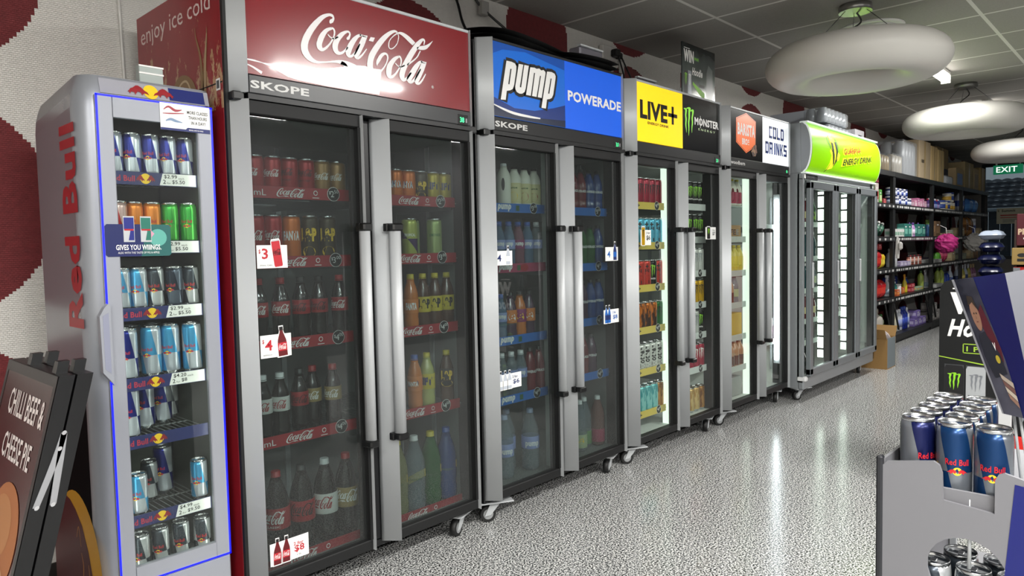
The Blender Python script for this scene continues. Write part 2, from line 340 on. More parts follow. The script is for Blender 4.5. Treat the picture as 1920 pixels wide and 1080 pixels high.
([(0.699,0.94),(0.701,0.931),(0.704,0.92),(0.706,0.905),(0.707,0.885),(0.705,0.857),(0.703,0.823),(0.699,0.787),(0.695,0.754),(0.688,0.726),(0.681,0.698),(0.673,0.673),(0.666,0.653),(0.659,0.638),(0.653,0.627),(0.647,0.621),(0.643,0.619),(0.639,0.621),(0.636,0.627),(0.633,0.637),(0.632,0.653),(0.632,0.675),(0.633,0.704),(0.635,0.735),(0.639,0.765),(0.646,0.793),(0.654,0.823),(0.664,0.851),(0.673,0.876),(0.682,0.897),(0.691,0.915),(0.699,0.929),(0.707,0.939),(0.713,0.944),(0.718,0.944),(0.723,0.941),(0.729,0.937),(0.736,0.93),(0.743,0.92),(0.752,0.907),(0.76,0.895),(0.768,0.88),(0.777,0.864),(0.785,0.847),(0.794,0.832),(0.802,0.817),(0.811,0.803),(0.818,0.791),(0.823,0.782)],[(0.706,0.952),(0.707,0.943),(0.71,0.93),(0.712,0.912),(0.713,0.889),(0.712,0.859),(0.709,0.823),(0.705,0.786),(0.7,0.752),(0.694,0.72),(0.686,0.69),(0.678,0.664),(0.67,0.642),(0.663,0.624),(0.655,0.611),(0.648,0.603),(0.641,0.6),(0.635,0.603),(0.63,0.612),(0.626,0.626),(0.624,0.646),(0.624,0.671),(0.625,0.702),(0.628,0.736),(0.633,0.768),(0.64,0.8),(0.649,0.831),(0.659,0.861),(0.668,0.888),(0.677,0.912),(0.686,0.933),(0.694,0.953),(0.703,0.968),(0.712,0.981),(0.72,0.989),(0.729,0.993),(0.738,0.994),(0.749,0.992),(0.759,0.986),(0.77,0.977),(0.78,0.967),(0.791,0.954),(0.801,0.939),(0.811,0.923),(0.819,0.908),(0.828,0.892),(0.836,0.876),(0.843,0.861),(0.847,0.851)]),
([(0.703,0.98),(0.7,0.985),(0.695,0.993),(0.687,1),(0.676,0.999),(0.665,0.989),(0.653,0.975),(0.64,0.955),(0.627,0.93),(0.613,0.9),(0.598,0.865),(0.583,0.827),(0.568,0.784),(0.554,0.738),(0.539,0.688),(0.526,0.637),(0.513,0.589),(0.502,0.543),(0.492,0.499),(0.482,0.454),(0.474,0.41),(0.468,0.367),(0.463,0.325),(0.46,0.287),(0.458,0.251),(0.456,0.216),(0.456,0.183),(0.457,0.151),(0.459,0.122),(0.463,0.095),(0.469,0.072),(0.475,0.054),(0.483,0.039),(0.492,0.029),(0.503,0.022),(0.514,0.021),(0.525,0.027),(0.536,0.04),(0.545,0.058),(0.553,0.079),(0.561,0.103),(0.57,0.132),(0.579,0.165),(0.588,0.201),(0.597,0.237),(0.604,0.273),(0.61,0.31),(0.616,0.346),(0.62,0.378),(0.623,0.405),(0.624,0.43),(0.623,0.451),(0.622,0.47),(0.619,0.487),(0.614,0.501),(0.607,0.511),(0.598,0.514),(0.589,0.509),(0.579,0.498),(0.569,0.481),(0.56,0.458),(0.551,0.429),(0.543,0.396),(0.537,0.364),(0.531,0.336),(0.528,0.313),(0.527,0.292),(0.526,0.275),(0.526,0.261),(0.527,0.246),(0.528,0.234),(0.529,0.225),(0.53,0.219)],[(0.697,0.954),(0.693,0.955),(0.687,0.957),(0.682,0.955),(0.677,0.949),(0.671,0.938),(0.663,0.922),(0.654,0.901),(0.644,0.877),(0.633,0.847),(0.622,0.813),(0.61,0.774),(0.598,0.734),(0.586,0.69),(0.573,0.642),(0.561,0.593),(0.55,0.546),(0.54,0.503),(0.531,0.462),(0.523,0.424),(0.516,0.388),(0.511,0.355),(0.507,0.323),(0.504,0.291),(0.502,0.261),(0.501,0.234),(0.5,0.209),(0.5,0.188),(0.501,0.17),(0.502,0.155),(0.504,0.142),(0.506,0.131),(0.509,0.122),(0.512,0.114),(0.517,0.107),(0.521,0.103),(0.525,0.101),(0.529,0.102),(0.535,0.106),(0.542,0.115),(0.55,0.13),(0.559,0.153),(0.569,0.182),(0.579,0.214),(0.587,0.246),(0.594,0.279),(0.601,0.315),(0.606,0.349),(0.609,0.379),(0.611,0.403),(0.612,0.423),(0.611,0.439),(0.609,0.451),(0.607,0.461),(0.603,0.467),(0.599,0.47),(0.597,0.469),(0.593,0.463),(0.589,0.453),(0.584,0.439),(0.579,0.423),(0.573,0.402),(0.567,0.373),(0.561,0.344),(0.555,0.319),(0.551,0.301),(0.547,0.286),(0.544,0.273),(0.541,0.26),(0.538,0.248),(0.536,0.237),(0.534,0.227),(0.533,0.22)]),
([(0.701,0.509),(0.694,0.501),(0.684,0.489),(0.672,0.47),(0.659,0.443),(0.647,0.41),(0.635,0.371),(0.623,0.329),(0.613,0.286),(0.607,0.244),(0.603,0.203),(0.601,0.166),(0.6,0.134),(0.601,0.104),(0.604,0.077),(0.608,0.052),(0.615,0.032),(0.625,0.021),(0.636,0.022),(0.647,0.032),(0.656,0.048),(0.664,0.069),(0.672,0.095),(0.681,0.123),(0.689,0.154),(0.697,0.188),(0.706,0.227),(0.714,0.267),(0.721,0.304),(0.725,0.339),(0.728,0.372),(0.73,0.403),(0.731,0.43),(0.73,0.454),(0.728,0.475),(0.725,0.491),(0.722,0.505),(0.717,0.514),(0.711,0.517),(0.707,0.517),(0.705,0.517)],[(0.708,0.473),(0.703,0.46),(0.695,0.442),(0.688,0.422),(0.681,0.4),(0.674,0.37),(0.665,0.333),(0.657,0.296),(0.652,0.264),(0.649,0.237),(0.647,0.209),(0.645,0.18),(0.644,0.154),(0.642,0.132),(0.641,0.112),(0.641,0.097),(0.64,0.092),(0.638,0.09),(0.638,0.088),(0.641,0.088),(0.645,0.093),(0.651,0.103),(0.659,0.121),(0.668,0.144),(0.676,0.171),(0.685,0.202),(0.695,0.238),(0.703,0.275),(0.71,0.309),(0.714,0.34),(0.717,0.371),(0.719,0.399),(0.719,0.423),(0.718,0.442),(0.716,0.458),(0.713,0.471),(0.711,0.478),(0.71,0.479),(0.709,0.476),(0.706,0.473),(0.704,0.471)]),
([(0.674,0.342),(0.677,0.334),(0.681,0.322),(0.686,0.309),(0.692,0.299),(0.698,0.291),(0.704,0.284),(0.712,0.281),(0.721,0.283),(0.73,0.293),(0.74,0.309),(0.749,0.324),(0.755,0.335)],[(0.68,0.356),(0.683,0.348),(0.687,0.337),(0.692,0.326),(0.697,0.318),(0.703,0.312),(0.709,0.309),(0.715,0.308),(0.72,0.31),(0.727,0.318),(0.736,0.331),(0.744,0.345),(0.75,0.355)]),
([(0.924,0.853),(0.926,0.868),(0.928,0.89),(0.931,0.914),(0.932,0.935),(0.931,0.953),(0.927,0.969),(0.919,0.981),(0.907,0.975),(0.895,0.957),(0.883,0.933),(0.87,0.901),(0.856,0.865),(0.842,0.821),(0.828,0.77),(0.814,0.717),(0.8,0.665),(0.788,0.612),(0.776,0.558),(0.765,0.506),(0.754,0.456),(0.745,0.41),(0.735,0.365),(0.727,0.321),(0.72,0.278),(0.714,0.236),(0.71,0.197),(0.707,0.159),(0.706,0.123),(0.708,0.09),(0.713,0.061),(0.72,0.037),(0.73,0.02),(0.743,0.018),(0.754,0.031),(0.763,0.05),(0.772,0.074),(0.782,0.107),(0.793,0.15),(0.803,0.19),(0.81,0.217)],[(0.915,0.853),(0.917,0.868),(0.919,0.889),(0.92,0.91),(0.92,0.923),(0.918,0.931),(0.915,0.936),(0.914,0.934),(0.914,0.93),(0.91,0.916),(0.903,0.892),(0.895,0.86),(0.886,0.823),(0.876,0.781),(0.864,0.731),(0.852,0.679),(0.84,0.627),(0.828,0.576),(0.817,0.525),(0.806,0.473),(0.795,0.424),(0.785,0.378),(0.776,0.335),(0.769,0.296),(0.763,0.26),(0.758,0.226),(0.754,0.195),(0.751,0.168),(0.749,0.145),(0.748,0.125),(0.748,0.105),(0.748,0.09),(0.747,0.085),(0.745,0.084),(0.746,0.083),(0.751,0.09),(0.758,0.104),(0.768,0.13),(0.78,0.167),(0.791,0.205),(0.799,0.231)]),
([(0.883,0.713),(0.878,0.686),(0.87,0.647),(0.862,0.605),(0.853,0.568),(0.843,0.539),(0.831,0.51),(0.82,0.483),(0.808,0.458),(0.797,0.433),(0.786,0.41),(0.777,0.39),(0.77,0.376)],[(0.892,0.708),(0.887,0.681),(0.879,0.641),(0.871,0.597),(0.861,0.557),(0.85,0.524),(0.839,0.493),(0.827,0.464),(0.816,0.438),(0.805,0.412),(0.794,0.386),(0.784,0.365),(0.778,0.35)]),
([(0.86,0.732),(0.866,0.732),(0.874,0.731),(0.884,0.731),(0.892,0.733),(0.9,0.736),(0.909,0.74),(0.919,0.748),(0.93,0.76),(0.94,0.776),(0.948,0.794),(0.955,0.813),(0.961,0.831),(0.967,0.849),(0.972,0.868),(0.977,0.886),(0.982,0.904),(0.987,0.925),(0.992,0.947),(0.997,0.967),(1,0.981)],[(0.86,0.766),(0.866,0.774),(0.874,0.786),(0.883,0.799),(0.892,0.811),(0.9,0.819),(0.909,0.826),(0.915,0.831),(0.921,0.836),(0.926,0.842),(0.933,0.85),(0.94,0.86),(0.947,0.871),(0.953,0.882),(0.959,0.894),(0.966,0.907),(0.972,0.921),(0.98,0.937),(0.987,0.955),(0.994,0.971),(0.999,0.982)]),
([(0.901,0.518),(0.897,0.516),(0.89,0.513),(0.88,0.503),(0.869,0.485),(0.858,0.46),(0.847,0.432),(0.836,0.4),(0.826,0.367),(0.816,0.331),(0.806,0.293),(0.797,0.254),(0.789,0.218),(0.782,0.185),(0.775,0.152),(0.769,0.117),(0.766,0.079),(0.768,0.045),(0.775,0.02),(0.784,0.005),(0.795,0),(0.807,0.008),(0.816,0.023),(0.824,0.042),(0.832,0.065),(0.84,0.096),(0.848,0.132),(0.857,0.17),(0.865,0.206),(0.872,0.243),(0.88,0.282),(0.887,0.317),(0.891,0.341)],[(0.904,0.475),(0.899,0.469),(0.894,0.462),(0.89,0.454),(0.886,0.442),(0.881,0.422),(0.875,0.394),(0.868,0.362),(0.861,0.328),(0.853,0.294),(0.845,0.256),(0.837,0.219),(0.83,0.184),(0.823,0.151),(0.816,0.122),(0.812,0.1),(0.809,0.089),(0.807,0.083),(0.806,0.074),(0.805,0.065),(0.803,0.061),(0.801,0.058),(0.804,0.063),(0.81,0.074),(0.816,0.092),(0.824,0.116),(0.833,0.148),(0.843,0.184),(0.852,0.218),(0.86,0.254),(0.869,0.291),(0.877,0.324),(0.883,0.348)]),
([(0.898,0.491),(0.893,0.461),(0.886,0.419),(0.879,0.373),(0.872,0.331),(0.864,0.292),(0.856,0.251),(0.849,0.21),(0.843,0.173),(0.838,0.142),(0.834,0.113),(0.832,0.083),(0.832,0.052),(0.837,0.025),(0.846,0.009),(0.857,0.003),(0.869,0.011),(0.878,0.028),(0.886,0.05),(0.894,0.076),(0.902,0.106),(0.91,0.144),(0.919,0.189),(0.927,0.232),(0.932,0.261)],[(0.937,0.479),(0.933,0.449),(0.927,0.406),(0.92,0.358),(0.913,0.311),(0.905,0.268),(0.897,0.225),(0.89,0.185),(0.883,0.152),(0.878,0.123),(0.873,0.099),(0.87,0.083),(0.868,0.078),(0.866,0.075),(0.866,0.068),(0.866,0.062),(0.865,0.057),(0.868,0.06),(0.874,0.074),(0.881,0.095),(0.889,0.12),(0.899,0.154),(0.909,0.197),(0.919,0.238),(0.926,0.266)]),
([(0.889,0.481),(0.894,0.48),(0.9,0.477),(0.907,0.475),(0.914,0.473),(0.921,0.474),(0.927,0.475),(0.933,0.477),(0.936,0.478)],[(0.894,0.513),(0.899,0.512),(0.905,0.511),(0.912,0.509),(0.918,0.509),(0.924,0.509),(0.93,0.509),(0.935,0.51),(0.939,0.511)])]
COLA_DASH=[(0.49,0.745),(0.522,0.752),(0.508,0.665),(0.474,0.666)]
WAVE=[(0.0778,1.8972),(0.1042,1.8972),(0.1351,1.8929),(0.1615,1.8936),(0.2104,1.901),(0.2661,1.9015),(0.3415,1.905),(0.4272,1.9261),(0.4912,1.9449),(0.5437,1.9511),(0.577,1.9474),(0.6194,1.9501),(0.613,1.9103),(0.6046,1.8536),(0.4875,1.8521),(0.3631,1.8517),(0.2641,1.855),(0.2251,1.8599),(0.1928,1.872),(0.1611,1.8838),(0.1298,1.8906),(0.0776,1.8925)]
PUMP=[[(0.1698,2.1066),(0.205,2.1074),(0.2286,2.1036),(0.2393,2.0908),(0.2375,2.0692),(0.2215,2.0027),(0.2109,1.9825),(0.1929,1.9733),(0.1713,1.9688),(0.163,1.9269),(0.1264,1.9258)],
[(0.2518,2.1063),(0.325,2.108),(0.3002,1.9983),(0.2914,1.9808),(0.2727,1.9695),(0.2544,1.9674),(0.2345,1.9726),(0.2257,1.9847),(0.2241,1.9978)],
[(0.3311,2.1041),(0.3639,2.1077),(0.3765,2.1044),(0.3979,2.1093),(0.4106,2.1026),(0.428,2.1074),(0.4431,2.1002),(0.445,2.0907),(0.4119,1.9697),(0.2972,1.9694)],
[(0.452,2.1044),(0.4896,2.1078),(0.5119,2.1029),(0.5205,2.0902),(0.5178,2.0727),(0.5,1.9993),(0.4882,1.9807),(0.4724,1.9729),(0.4516,1.9686),(0.4424,1.924),(0.4054,1.9249)]]
PUMP_SLIT=[[(0.196,2.0724),(0.2039,2.0729),(0.1879,2.0016),(0.1801,2.0018)],
[(0.2851,2.1077),(0.2916,2.1077),(0.2663,1.9992),(0.2574,2.0001)],
[(0.3589,2.0809),(0.3656,2.0806),(0.3408,1.9698),(0.3325,1.9697)],
[(0.4012,2.074),(0.408,2.0737),(0.381,1.9693),(0.3733,1.9693)],
[(0.4798,2.0739),(0.4869,2.0741),(0.4679,1.999),(0.459,1.9991)]]
CLAW_BOX=(0.6079,1.9333,0.7275,2.1090)
CLAW=[[(0,0.904),(0.024,0.9),(0.055,0.894),(0.081,0.887),(0.098,0.88),(0.116,0.874),(0.13,0.872),(0.14,0.868),(0.15,0.856),(0.151,0.827),(0.142,0.785),(0.131,0.738),(0.126,0.694),(0.133,0.654),(0.145,0.616),(0.157,0.58),(0.163,0.543),(0.159,0.503),(0.149,0.46),(0.14,0.415),(0.139,0.37),(0.151,0.326),(0.172,0.283),(0.194,0.242),(0.211,0.204),(0.223,0.169),(0.232,0.136),(0.239,0.108),(0.244,0.088),(0.254,0.088),(0.258,0.109),(0.264,0.138),(0.27,0.173),(0.272,0.21),(0.267,0.25),(0.259,0.293),(0.252,0.337),(0.25,0.379),(0.258,0.422),(0.273,0.465),(0.287,0.51),(0.294,0.554),(0.288,0.594),(0.274,0.632),(0.261,0.668),(0.257,0.704),(0.27,0.746),(0.292,0.792),(0.314,0.836),(0.322,0.874),(0.308,0.902),(0.275,0.921),(0.235,0.931),(0.195,0.936),(0.142,0.937),(0.086,0.932),(0.042,0.926),(0.013,0.922)],
[(0.251,0.929),(0.28,0.93),(0.321,0.931),(0.362,0.931),(0.401,0.93),(0.448,0.93),(0.487,0.93),(0.486,0.929),(0.47,0.933),(0.472,0.921),(0.468,0.89),(0.458,0.85),(0.452,0.807),(0.454,0.766),(0.46,0.723),(0.464,0.679),(0.464,0.637),(0.455,0.595),(0.441,0.553),(0.426,0.508),(0.419,0.461),(0.422,0.412),(0.431,0.363),(0.442,0.311),(0.45,0.257),(0.455,0.191),(0.459,0.116),(0.463,0.048),(0.465,0),(0.475,0.001),(0.489,0.049),(0.509,0.119),(0.528,0.195),(0.542,0.263),(0.545,0.32),(0.542,0.373),(0.539,0.422),(0.541,0.469),(0.554,0.514),(0.572,0.558),(0.592,0.601),(0.606,0.646),(0.614,0.691),(0.616,0.736),(0.619,0.779),(0.626,0.819),(0.644,0.858),(0.672,0.898),(0.693,0.937),(0.685,0.974),(0.609,1),(0.513,0.999),(0.446,0.99),(0.398,0.981),(0.35,0.971),(0.304,0.958),(0.268,0.946),(0.244,0.938)],
[(0.605,0.863),(0.628,0.865),(0.662,0.867),(0.702,0.869),(0.749,0.873),(0.804,0.882),(0.853,0.891),(0.859,0.89),(0.799,0.893),(0.801,0.889),(0.814,0.868),(0.823,0.837),(0.826,0.805),(0.817,0.77),(0.798,0.729),(0.777,0.686),(0.766,0.643),(0.768,0.603),(0.778,0.565),(0.788,0.528),(0.793,0.489),(0.789,0.449),(0.779,0.406),(0.769,0.361),(0.764,0.315),(0.766,0.264),(0.773,0.209),(0.78,0.16),(0.785,0.126),(0.796,0.126),(0.805,0.161),(0.817,0.212),(0.832,0.268),(0.846,0.32),(0.862,0.365),(0.881,0.41),(0.897,0.454),(0.907,0.498),(0.906,0.539),(0.897,0.578),(0.889,0.615),(0.889,0.651),(0.904,0.691),(0.927,0.732),(0.952,0.774),(0.97,0.813),(0.985,0.849),(0.997,0.885),(1,0.917),(0.971,0.947),(0.852,0.954),(0.776,0.934),(0.736,0.917),(0.71,0.905),(0.683,0.898),(0.649,0.889),(0.619,0.882),(0.598,0.876)]]

# ------------------------------------------------------------------ the room
X0, X1, YB, YF, ZC = -3.2, 15.5, .9, -5.2, 2.78
def m_floor():
    m, t, b = nodes('terrazzo'); k = NT(t); o = k.obj()
    a = k.noise(o, 135, 2, .5); c = k.noise(o, 210, 1, .5)
    chips = k.ramp(a, [(0, '#0c0d0e'), (.42, '#1c1d1f'), (.455, '#828484'), (.52, '#b7b8b6'), (.59, '#ededea')], 'LINEAR')
    fine = k.ramp(c, [(0, '#101113'), (.40, '#1c1d1f'), (.46, '#ffffff')])
    mx = k.n('ShaderNodeMix', data_type='RGBA', blend_type='MULTIPLY'); mx.inputs[0].default_value = .8
    k.l(chips, mx.inputs[6]); k.l(fine, mx.inputs[7]); k.l(mx.outputs[2], b.inputs['Base Color'])
    k.l(k.math('MULTIPLY_ADD', k.noise(o, 3, 3), .07, .14), b.inputs['Roughness'])
    b.inputs['Specular IOR Level'].default_value = .5
    return m
def m_wall():
    """white woven wall covering with rows of oxblood spots, edges stepped by the weave"""
    m, t, b = nodes('spotted_wall'); k = NT(t); o = k.obj()
    sn = k.n('ShaderNodeVectorMath', operation='SNAP'); k.l(o, sn.inputs[0]); sn.inputs[1].default_value = (.012, .012, .009)
    x, y, z = k.sep(sn.outputs[0])
    def spots(cx, px, cz, pz, r):
        dx = k.math('WRAP', k.math('SUBTRACT', x, cx), px/2, -px/2)
        dz = k.math('WRAP', k.math('SUBTRACT', z, cz), pz/2, -pz/2)
        d = k.math('SQRT', k.math('ADD', k.math('MULTIPLY', dx, dx), k.math('MULTIPLY', dz, dz)))
        return k.math('LESS_THAN', d, r)
    z = k.math('MULTIPLY_ADD', k.math('GREATER_THAN', x, .4), .10, z)
    f = k.math('MAXIMUM', spots(-.66, 2.15, .57, .88, .40), spots(.42, 2.15, .99, .88, .31))
    va = k.noise(o, 40, 2)
    red = k.mix(va, '#5c1a1c', '#7c292d'); wht = k.mix(va, '#d6d3cd', '#e4e1db')
    k.l(k.mix(f, wht, red), b.inputs['Base Color']); b.inputs['Roughness'].default_value = .75
    br = k.n('ShaderNodeTexBrick'); br.inputs['Scale'].default_value = 40; br.inputs['Mortar Size'].default_value = .03
    br.inputs['Mortar Smooth'].default_value = .6; br.inputs['Brick Width'].default_value = .5; br.inputs['Row Height'].default_value = .3
    cm = k.n('ShaderNodeCombineXYZ'); xo, yo, zo = k.sep(o); k.l(xo, cm.inputs[0]); k.l(zo, cm.inputs[1]); k.l(cm.outputs[0], br.inputs['Vector'])
    k.bump(k.math('SUBTRACT', 1., br.outputs['Fac']), .9, .006, b)
    return m
def m_ceil():
    m, t, b = nodes('ceiling_tile'); k = NT(t); o = k.obj(); x, y, z = k.sep(o)
    def lines(c, off, per, wd):
        d = k.math('ABSOLUTE', k.math('WRAP', k.math('SUBTRACT', c, off), per/2, -per/2)); return k.math('LESS_THAN', d, wd)
    g = k.math('MAXIMUM', lines(x, 2.82, .645, .012), lines(y, .09, 1.295, .012))
    sp = k.noise(o, 130, 1)
    tile = k.mix(sp, '#8f8d88', '#a09d97')
    k.l(k.mix(g, tile, '#d8d6d1'), b.inputs['Base Color']); b.inputs['Roughness'].default_value = .85
    k.bump(k.math('ADD', g, k.math('MULTIPLY', sp, .15)), .4, .006, b)
    return m
def room():
    wallm = m_wall(); plain = mat('grey_paint', '#6a6763', .8); dark = mat('dark_shop_wall', '#57565a', .8); pale = mat('pale_shop_wall', '#b9b6b0', .8)
    f = MB(); f.box(X0, X1, YF, YB+.1, -.1, 0, m_floor()); struct(f.build('floor'))
    f = MB(); f.box(X0, X1, YF, YB+.1, ZC, ZC+.1, m_ceil()); struct(f.build('ceiling'))
    f = MB(); f.box(X0, X1, YB, YB+.1, 0, ZC, wallm); struct(f.build('wall_back'))
    f = MB(); f.box(X0-.1, X0, YF, YB+.1, 0, ZC, pale); struct(f.build('wall_left'))
    f = MB(); f.box(X0, X1, YF-.1, YF, 0, ZC, dark); struct(f.build('wall_front'))
    # the far end wall round the shop window
    f = MB(); f.box(X1, X1+.1, YF, YB+.1, 0, .85, plain); f.box(X1, X1+.1, .62, YB+.1, .85, ZC, plain)
    f.box(X1, X1+.1, YF, -3.2, .85, ZC, plain); f.box(X1, X1+.1, -3.2, .62, 2.70, ZC, plain); struct(f.build('wall_right'))
    fr = MB(); fm = mat('window_frame', '#2a2d31', .4, .6)
    for y0, y1 in ((.56, .62), (-1.32, -1.26), (-3.2, -3.14)): fr.box(X1+.02, X1+.08, y0, y1, .85, 2.70, fm)
    for z0, z1 in ((.85, .91), (2.64, 2.70)): fr.box(X1+.02, X1+.08, -3.14, .56, z0, z1, fm)
    wdw = struct(fr.build('window_1'))
    pn = MB(); pn.box(X1+.045, X1+.052, -3.14, .56, .91, 2.64, glass('window_glass', '#d5dde0')); pn.build('window_pane', wdw)
    # skirting along the spotted wall
    f = MB(); f.box(X0, X1, YB-.012, YB, 0, .1, mat('skirting', '#26221f', .5)); struct(f.build('baseboard_back'))
room()

def outside():
    # the neighbour's house across the yard
    t = thing('neighbouring_house', 'dark tiled roof and board wall of the house seen through the far window', 'house', (19, 0, 0))
    rm, tt, b = nodes('roof_tile'); k = NT(tt); b.inputs['Base Color'].default_value = lin('#3a3d45'); b.inputs['Roughness'].default_value = .6
    r = MB(); n = 44; ln = 6
    for row in range(ln):                                    # courses of pan tiles, each lapping the one below
        za, ya = 1.97+row*.125, row*.26
        V = []; F = []
        for i in range(n*6+1):
            y = -4.2+i*.21/6*1.0; h = .028*abs(math.sin(PI*i/6))
            V += [(-.05+ya, y, za+h+.03), (ya+.27, y, za+.125+h)]
        for i in range(n*6): F.append((2*i, 2*i+2, 2*i+3, 2*i+1))
        r.add(V, F, rm, True)
        r.box(ya-.06, ya-.04, -4.2, 5.0, za-.01, za+.05, rm)
    r.build('roof', t)
    g = MB(); g.box(-.22, -.08, -4.2, 5, 1.87, 1.95, mat('gutter_grey', '#7d848a', .5), .02)
    g.tube([(-.12, -.55, 1.9), (-.12, -.55, 0)], .05, mat('gutter_grey')); g.build('gutter', t)
    wl = MB(); 
    for i in range(40): wl.box(.05, .12, -4.2+i*.23, -4.2+i*.23+.215, 0, 1.95, mat('board_wall', '#363a40', .8), .01)
    wl.build('board_wall', t)
    y = MB(); y.box(X1+.1, 30, -12, 12, -.15, -.02, mat('yard_concrete', '#6d6e6c', .9)); struct(y.build('ground'))
outside()

# ------------------------------------------------------------------ lamps of the room
def batten(level=1.):
    t = thing('batten_light', '', 'ceiling light')
    b = MB(); b.box(-.62, .62, -.035, .035, -.035, 0, mat('white_enamel', '#e4e4e0', .4), .006)
    b.build('housing', t)
    d = MB(); d.tube([(-.6, 0, -.055), (.6, 0, -.065)], .038, mat('lit_diffuser', '#fffaf2', .4, emit=9.0), 14); d.build('diffuser', t)
    e = MB()
    for x in (-.615, .6): e = MB(); e.box(x, x+.015, -.04, .04, -.108, -.03, mat('white_enamel'), .004); e.build('end_cap', t)
    ld = bpy.data.lights.new('tube_light', 'AREA'); ld.shape = 'RECTANGLE'; ld.size = 1.2; ld.size_y = .08; ld.energy = BATTEN_W*level; ld.color = (1, .985, .95)
    lo = bpy.data.objects.new('tube_light', ld); COL.objects.link(lo); lo.parent = t; lo.location = (0, 0, -.115)
    return t
k = 0
for y, side in ((-.64, 'over the cooler aisle'), (-4.6, 'over the far aisle')):
    for x, wh in ((-2.5, 'rearmost, added as fill behind the viewer'), (-.6, 'just behind the viewer'), (2.3, 'before the nearest ring lamp'), (5.85, 'beyond the nearest ring lamp'), (8.9, 'beyond the second ring lamp'), (12.2, 'near the far window')):  # rearmost pair is unseen, added for more light on the cooler posts
        if x > 12 or (x > 8 and y < -2): continue
        yy = -2.75 if (y > -1 and x < 3) else y
        place('batten' if yy < -1 else 'batten_dim', batten if yy < -1 else (lambda: batten(.5)), (x, yy, ZC), 0, 'fluorescent batten '+side+', '+wh, 'fluorescent battens on the ceiling')

def ring_lamp():
    t = thing('ring_pendant_lamp', '', 'pendant lamp')
    s = MB(); V = []; F = []; N, Kk = 72, 28; R, a, b = .385, .165, .125; m = mat('opal_plastic', '#c6c4be', .42, spec=.3)
    for i in range(N):
        th = 2*PI*i/N
        for j in range(Kk):
            ph = 2*PI*j/Kk; rr = R+a*math.cos(ph); V.append((rr*math.cos(th), rr*math.sin(th), b*math.sin(ph)))
    for i in range(N):
        for j in range(Kk): F.append((i*Kk+j, ((i+1) % N)*Kk+j, ((i+1) % N)*Kk+(j+1) % Kk, i*Kk+(j+1) % Kk))
    s.add(V, F, m, True); s.build('ring_shade', t)
    c = MB(); c.lathe([(.10, .325), (.10, .35), (.096, .37)], mat('satin_steel', '#9a9a96', .3, .8), 28); c.build('canopy', t)
    for q in range(3):
        an = q*2*PI/3+.4; wv = MB()
        wv.tube([(.07*math.cos(an), .07*math.sin(an), .33), (.30*math.cos(an), .30*math.sin(an), .10)], .0022, mat('steel_wire', '#77777a', .4, .7), 5); wv.build('suspension_wire', t)
    cb = MB(); cb.tube(catmull([(.02, 0, .33), (.05, -.02, .27), (-.06, .02, .2), (-.10, .05, .14), (-.24, .08, .10)]), .0055, mat('grey_flex', '#3c3c3c', .5), 7); cb.build('cable', t)
    return t
for x, d in ((3.9, 'largest and nearest of the white ring pendant lamps, above the yellow-fronted cooler'), (7.19, 'middle white ring pendant lamp, hanging past the green-fronted cooler'), (10.5, 'farthest white ring pendant lamp, above the green exit sign')):
    place('ring', ring_lamp, (x, -.66, 2.41), 0, d, 'ring pendant lamps over the aisle')
v = MB(); v.lathe([(.20, -.012), (.215, -.004), (.215, 0)], mat('white_enamel'), 36); v.lathe([(.15, -.02), (.17, -.013)], mat('white_enamel'), 36)
tag(v.build('ceiling_vent', loc=(4.5, -.58, ZC)), 'round white air vent on ceiling above the nearest ring lamp', 'vent')

# ------------------------------------------------------------------ things on sale: makers
ALU = mat('can_aluminium', '#c9cbcc', .22, 1.)
BLK = mat('black_plastic', '#0b0c0d', .35); SILV = mat('satin_aluminium', '#b7babc', .46, .2)
WHITE = mat('white_print', '#ecebe8', .5); REDP = mat('red_print', '#a3161e', .45); INK = mat('black_ink', '#101012', .5)
GREEN = mat('green_print', '#8fd62a', .5); NAVY = mat('navy_print', '#1a2566', .4); YEL = mat('yellow_print', '#f0c51e', .45)
def can_paint(name, a, b2, split=.45, turns=2, slant=.35, metal=.55):
    """two-colour can quartered by a slanting edge"""
    if name in _M: return _M[name]
    m, t, bs = nodes(name); k = NT(t); tc = k.n('ShaderNodeTexCoord'); u, v, _ = k.sep(tc.outputs['UV'])
    f = k.math('FRACT', k.math('ADD', k.math('MULTIPLY', u, turns), k.math('MULTIPLY', v, slant)))
    p = k.math('GREATER_THAN', f, .5); q = k.math('GREATER_THAN', v, split)
    x = k.math('ABSOLUTE', k.math('SUBTRACT', p, q))
    k.l(k.mix(x, a, b2), bs.inputs['Base Color']); bs.inputs['Metallic'].default_value = metal; bs.inputs['Roughness'].default_value = .26
    return m
def can_flow(name, a, b2, scale=30, metal=.35):
    """can printed with streaks of a second colour"""
    if name in _M: return _M[name]
    m, t, bs = nodes(name); k = NT(t); o = k.obj(); mp = k.n('ShaderNodeMapping'); mp.inputs['Scale'].default_value = (1, 1, .35); k.l(o, mp.inputs[0])
    k.l(k.ramp(k.noise(mp.outputs[0], scale, 3, .6), [(.42, a), (.52, b2)]), bs.inputs['Base Color'])
    bs.inputs['Metallic'].default_value = metal; bs.inputs['Roughness'].default_value = .28
    return m
_LID = {}
